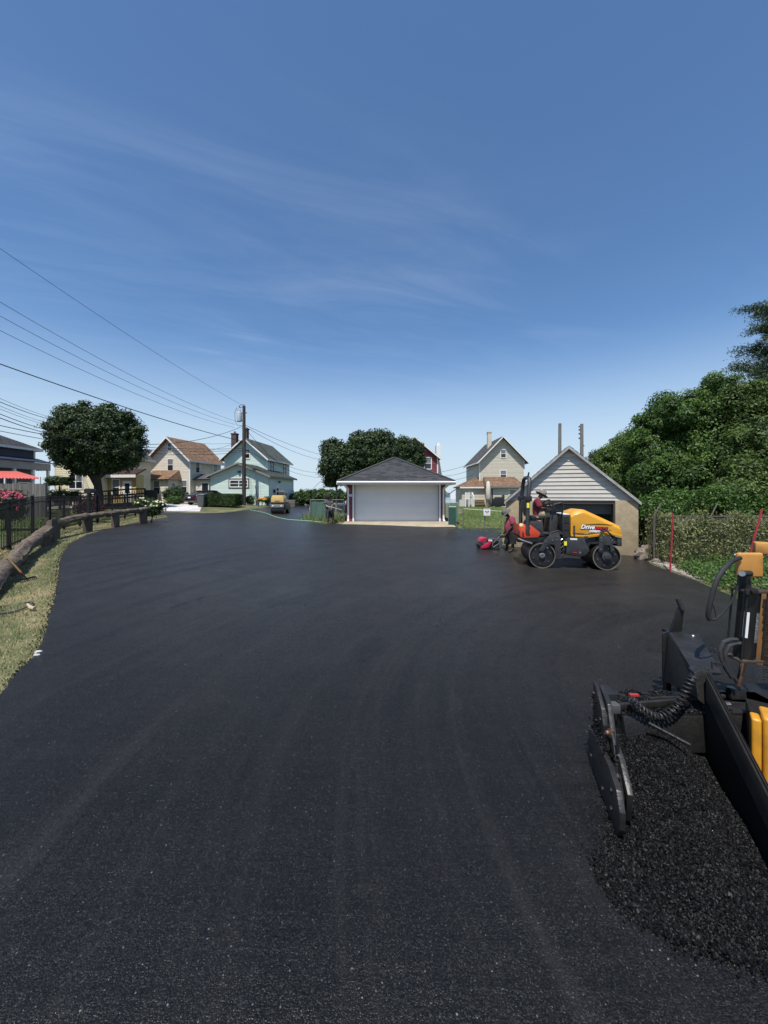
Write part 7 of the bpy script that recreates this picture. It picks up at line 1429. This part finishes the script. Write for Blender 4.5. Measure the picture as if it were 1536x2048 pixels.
# machine body behind: dark deck, louvred grille, yellow panels (set square to the machine, which points away to the right)
def turned(name, mat, piv, boxes, bev=.0, parent=None, seg=2):
    ca, sa = math.cos(R(-38)), math.sin(R(-38)); q = MB()
    for bx in boxes: q.bb(*bx)
    q.v = [(piv.x + x * ca - y * sa, piv.y + x * sa + y * ca, z) for x, y, z in q.v]; return q.build(name, mat, parent or pv, bevel=bev, seg=seg)
q = MB(); q.hexa([(.45, .30, .03), (2.2, -.1, .03), (2.2, .6, .03), (.40, .6, .03), (.45, .30, .40), (2.2, -.1, .40), (2.2, .6, .40), (.40, .6, .40)]); q.build('body_frame', mBlk, pv, bevel=.02)
pg = Q(1512, 0, 3.5); turned('rusty_side_panel', M('rust_orange_paint', (.2, .095, .028), rough=.65, ns=5, amt=.3, dirt=(.07, .04, .02), dirt_s=8), pg, [(0, .1, 0, .04, .62, 1.30)], .006)
turned('grille_backing', mBlk, pg, [(.10, 1.2, .02, .1, .45, 1.72)])
for k in range(16): z = .5 + k * .073; turned('louvre', mBlk2, pg, [(.05 if z < 1.3 else .1, 1.2, -.035, .02, z, z + .012)])
turned('hood', mPYd, Q(1508, 0, 3.55), [(0, 1.2, -.06, .10, Q(0, 1106, 3.55).z, Q(0, 1084, 3.55).z)], .02)
pbx = Q(1503, 0, 2.72); zt_ = Q(0, 1428, 2.72).z; bx0 = pbx.x
yb = turned('yellow_side_box', mPY, pbx, [(0, .055, .0, .12, .12, zt_ - .03)], .018, seg=3); turned('yellow_side_box', mPY, pbx, [(.058, .9, -.012, .2, .08, zt_)], .022, seg=3)
turned('white_warning_label', mLabW, pbx, [(.11, .32, -.016, -.013, zt_ - .14, zt_ - .055)]); turned('red_warning_band', mInkR, pbx, [(.15, .31, -.019, -.0165, zt_ - .09, zt_ - .062)])
q = MB(); q.v = []; ca, sa = math.cos(R(-38)), math.sin(R(-38)); q.add([(pbx.x + x * ca + .019 * sa, pbx.y + x * sa - .019 * ca, z) for x, z in ((.117, zt_ - .12), (.147, zt_ - .12), (.132, zt_ - .085))], [(0, 1, 2)]); q.build('warning_triangle', mInk, pv, fix=False)
turned('inner_frame', mBlk, pbx, [(.02, 1.0, .22, .5, .1, .52)])

# ------------------------------------------------------------------ loose hot mix in front of the screed
heap = [gp(1215, 1450), gp(1212, 1560), gp(1210, 1640), gp(1206, 1716), gp(1222, 1752), gp(1255, 1795), gp(1300, 1835), gp(1360, 1870), gp(1430, 1898), gp(1500, 1925), gp(1580, 1950), (2.09, 1.88), (2.61, 3.06), (2.61, 3.15), (1.75, 3.15)]
fr_ = [Vector((*p, 0)) for p in heap[2:11]]
def hz_(x, y):
    """depth of the heap: thin at its front edge, deepest against the screed"""
    best = np.full(x.shape, 9.0)
    for i in range(len(fr_) - 1):
        a, b = fr_[i], fr_[i + 1]; dx, dy = b.x - a.x, b.y - a.y; t = np.clip(((x - a.x) * dx + (y - a.y) * dy) / (dx * dx + dy * dy), 0, 1); best = np.minimum(best, np.hypot(x - a.x - t * dx, y - a.y - t * dy))
    h = .05 * sstep(0, .12, best) + .26 * sstep(.15, 1.25, best)
    rt_ = sstep(.0, .34, ((2.09 + (y - 1.88) * .441) - x) * .915); h = h * (.12 + .88 * rt_)
    lim = sstep(1.44, 1.72, x - (y - 2.3) * .27); return h * (.25 + .75 * lim) + .012 * np.sin(x * 9 + y * 5) * sstep(.1, .4, best)
pts = np.array([(x, y) for x in np.arange(1.3, 3.0, .035) for y in np.arange(1.55, 3.2, .035)])
def inside(poly, c):
    p = np.array([tuple(q[:2]) for q in poly]); ins = np.zeros(len(c), bool); j = len(p) - 1
    for i in range(len(p)):
        a, b = p[i], p[j]; cnd = ((a[1] > c[:, 1]) != (b[1] > c[:, 1])) & (c[:, 0] < (b[0] - a[0]) * (c[:, 1] - a[1]) / (b[1] - a[1] + 1e-12) + a[0]); ins ^= cnd; j = i
    return ins
gx_, gy_ = np.meshgrid(np.arange(1.25, 3.0, .03), np.arange(1.5, 3.22, .03)); c_ = np.stack([gx_.ravel(), gy_.ravel()], -1); ins = inside(heap, c_).reshape(gx_.shape); zz = np.where(ins, .022 + hz_(gx_, gy_), .0)
ni = gx_.shape[1]; ii = (np.arange(gx_.shape[0] - 1)[:, None] * ni + np.arange(ni - 1)[None, :]).ravel(); kf = ins.ravel()[ii] | ins.ravel()[ii + 1] | ins.ravel()[ii + ni] | ins.ravel()[ii + ni + 1]; ii = ii[kf]
mMix = M('hot_mix_stone', (.0042, .0042, .0044), (.012, .012, .0125), rough=.55, spec=.3, ns=60, amt=.4)
mixr = root('asphalt_heap', 'heap of loose black asphalt mix in front of the paver screed', 'asphalt heap', (2.1, 2.4, 0)); mixr['kind'] = 'stuff'
vh = np.stack([gx_, gy_, zz], -1).reshape(-1, 3) - np.array([2.1, 2.4, 0]); np_mesh('heap_core', vh, np.stack([ii, ii + 1, ii + ni + 1, ii + ni], -1), mMix, mixr, kind='stuff')
def stones(name, xy, zf, rmin, rmax, mat, parent, seed, off=(0, 0, 0)):
    rng = np.random.default_rng(seed); n = len(xy); r = rng.uniform(rmin, rmax, n) * rng.choice([.7, 1, 1, 1.25], n); z = zf(xy[:, 0], xy[:, 1]) + r * .25
    oc = np.array([(1, 0, 0), (-1, 0, 0), (0, 1, 0), (0, -1, 0), (0, 0, 1), (0, 0, -1), (.62, .62, .5), (-.62, .62, -.45), (-.6, -.62, .5), (.62, -.6, -.5)])
    fc = np.array([(0, 6, 4), (0, 2, 6), (2, 4, 6), (1, 7, 2), (1, 2, 4), (1, 5, 7), (2, 7, 5), (1, 8, 3), (1, 4, 8), (3, 8, 4), (0, 4, 3), (0, 3, 9), (0, 9, 5), (3, 5, 9), (0, 5, 2), (1, 3, 5)])
    qn = rng.normal(0, 1, (n, 3, 3)); u_, _, vt = np.linalg.svd(qn); rot = u_ @ vt; sc_ = r[:, None, None] * rng.uniform(.65, 1.2, (n, 1, 3)) * rng.uniform(.85, 1.15, (n, 10, 1))
    v = np.einsum('nij,nkj->nki', rot, oc[None] * sc_) + np.stack([xy[:, 0], xy[:, 1], z], -1)[:, None, :] - np.array(off)
    f = (np.arange(n)[:, None, None] * 10 + fc[None]).reshape(-1, 3); t = np.repeat(rng.random(n) ** 2, len(fc)); o = np_mesh(name, v.reshape(-1, 3), f, mat, parent, t, kind='stuff'); return o
st_ = scatter(heap, 44000, 31); stones('loose_stone', st_, lambda x, y: .03 + hz_(x, y), 0.0034, .0066, mMix, mixr, 3, (2.1, 2.4, 0))
edge = scatter([gp(1196, 1700), gp(1186, 1740), gp(1192, 1775), gp(1240, 1840), gp(1320, 1890), gp(1420, 1930), gp(1536, 1965), gp(1660, 1990), gp(1660, 1930), gp(1500, 1905), gp(1360, 1860), gp(1250, 1780), gp(1212, 1712)], 3600, 33); stones('scattered_stone', edge, lambda x, y: .031 + 0 * x, .003, .007, mMix, mixr, 4, (2.1, 2.4, 0))
cr_ = np.stack([np.random.default_rng(5).uniform(2.0, 2.9, 5200), 3.1 + np.random.default_rng(6).beta(1.3, 1.3, 5200) * .34], -1); stones('screed_crumbs', cr_, lambda x, y: .40 + .012 * np.sin(x * 23) * np.sin(y * 17), .005, .012, mMix, mixr, 7, (2.1, 2.4, 0))

# crumbs stuck to the end gate, and bolts along it
cs_ = [gp3(random.uniform(-.02, .6), 0, random.uniform(.0, .09)) for _ in range(700)]; xy = np.array([(p.x + PL.x, p.y + PL.y) for p in cs_]); sv = np.array([((Vector((x, y, 0)) - PL - B).dot(dd)) for x, y in xy])
stones('tar_crumbs', xy, lambda x, y: np.interp(sv, [-.03, .3, .7], [.67, .40, .30]) * np.random.default_rng(3).uniform(.55, 1.0, len(sv)), .004, .011, mMix, pv, 9, tuple(PL))
for s_, z_ in ((.03, .62), (.03, .3), (.22, .3), (.22, .52), (.08, .15), (.4, .13), (.6, .15), (.6, .27)):
    q = MB(); o_ = -.006 if s_ > .3 or z_ < .2 else .024; a_ = gp3(s_, z_, o_ + .004); q.tube([a_, a_ - nn * .012], .012, 6); q.build('bolt', mBlk2, pv)
big = scatter(heap, 500, 51); stones('loose_stone', big, lambda x, y: .032 + hz_(x, y), 0.0075, .0115, mMix, mixr, 13, (2.1, 2.4, 0))
spill = np.array([gp(1215, 1735), gp(1250, 1790), gp(1300, 1832), gp(1360, 1868), gp(1430, 1898), gp(1500, 1925), gp(1560, 1948)]); i_ = np.random.default_rng(4).integers(0, 7, 1500); spill = spill[i_] + np.random.default_rng(5).normal(0, .06, (1500, 2)); stones('scattered_stone', spill, lambda x, y: .031 + hz_(x, y) * .5, .003, .009, mMix, mixr, 14, (2.1, 2.4, 0))

# ------------------------------------------------------------------ grain of the fresh mat, built as real stones where it can be seen
def grain(name, y0, y1, pitch, rmin, rmax, seed, label):
    rng = np.random.default_rng(seed); hw = lambda y: np.minimum(1.06 * y + .15, 4.9); n = int((y1 - y0) * 2 * hw((y0 + y1) / 2) / pitch ** 2); y = np.sqrt(rng.uniform(y0 ** 2, y1 ** 2, n)); x = rng.uniform(-1, 1, n) * hw(y)
    c = np.stack([x, y], -1); c = c[inside(lot, c) & ~inside(heap, c)]; n = len(c); dens = np.sin(c[:, 0] * 2.1 + np.sin(c[:, 1] * 1.7) * 1.3) * np.sin(c[:, 1] * 1.3 + c[:, 0]) ; c = c[rng.random(n) < .75 + .25 * dens]; n = len(c)
    r = rng.uniform(rmin, rmax, n) * rng.choice([.7, .9, 1, 1.35], n); a0 = rng.uniform(0, 6.28, n); k = 5; a = a0[:, None] + np.arange(k) * 2 * np.pi / k + rng.normal(0, .2, (n, k)); rr_ = r[:, None] * rng.uniform(.75, 1.2, (n, k))
    zg = G(c[:, 0], c[:, 1]) + .0295; base = np.stack([c[:, :1] + np.cos(a) * rr_, c[:, 1:] + np.sin(a) * rr_, np.repeat(zg[:, None], k, 1)], -1); h = r * rng.uniform(.18, .75, n)
    tp_ = np.stack([c[:, 0] + rng.normal(0, .35, n) * r, c[:, 1] + rng.normal(0, .35, n) * r, zg + h], -1)[:, None, :]; v = np.concatenate([base, tp_], 1).reshape(-1, 3); i = np.arange(n)[:, None, None] * 6
    f = np.stack([np.stack([np.full(k, j) if False else np.array([j, (j + 1) % k, 5]) for j in range(k)])], 0); f = (i + f).reshape(-1, 3); t = np.repeat(np.where(rng.random(n) < .007, rng.uniform(.25, .8, n), rng.random(n) ** 2 * .15), k)
    tag(np_mesh(name, v, f, mGrain, None, t), label, kind='stuff')
mGrain = M('mat_stone', (.0035, .0034, .0034), (.16, .16, .16), rough=.5, spec=.3)
grain('asphalt_grain', 1.2, 2.6, .0078, .0028, .0050, 41, 'stone grain of the fresh asphalt nearest the camera'); grain('asphalt_grain', 2.6, 4.6, .0135, .0036, .0062, 42, 'stone grain of the fresh asphalt a few steps ahead'); grain('asphalt_grain', 4.6, 8.0, .034, .006, .010, 43, 'scattered stones on the rolled asphalt in the middle distance')
el = [Vector((*p, 0)) for p in lot[1:14]]; cr2 = []
for i in range(len(el) - 1):
    d_ = el[i + 1] - el[i]; nr_ = Vector((-d_.y, d_.x, 0)).normalized()
    for _ in range(int(d_.length * 130)): p = el[i] + d_ * random.random() + nr_ * random.gauss(0.01, .05); cr2.append((p.x, p.y))
tag(stones('edge_crumbs', np.array(cr2), lambda x, y: G(x, y) + .012, .004, .013, mMix, None, 12), 'black asphalt crumbs spilled along the grass verge', kind='stuff')
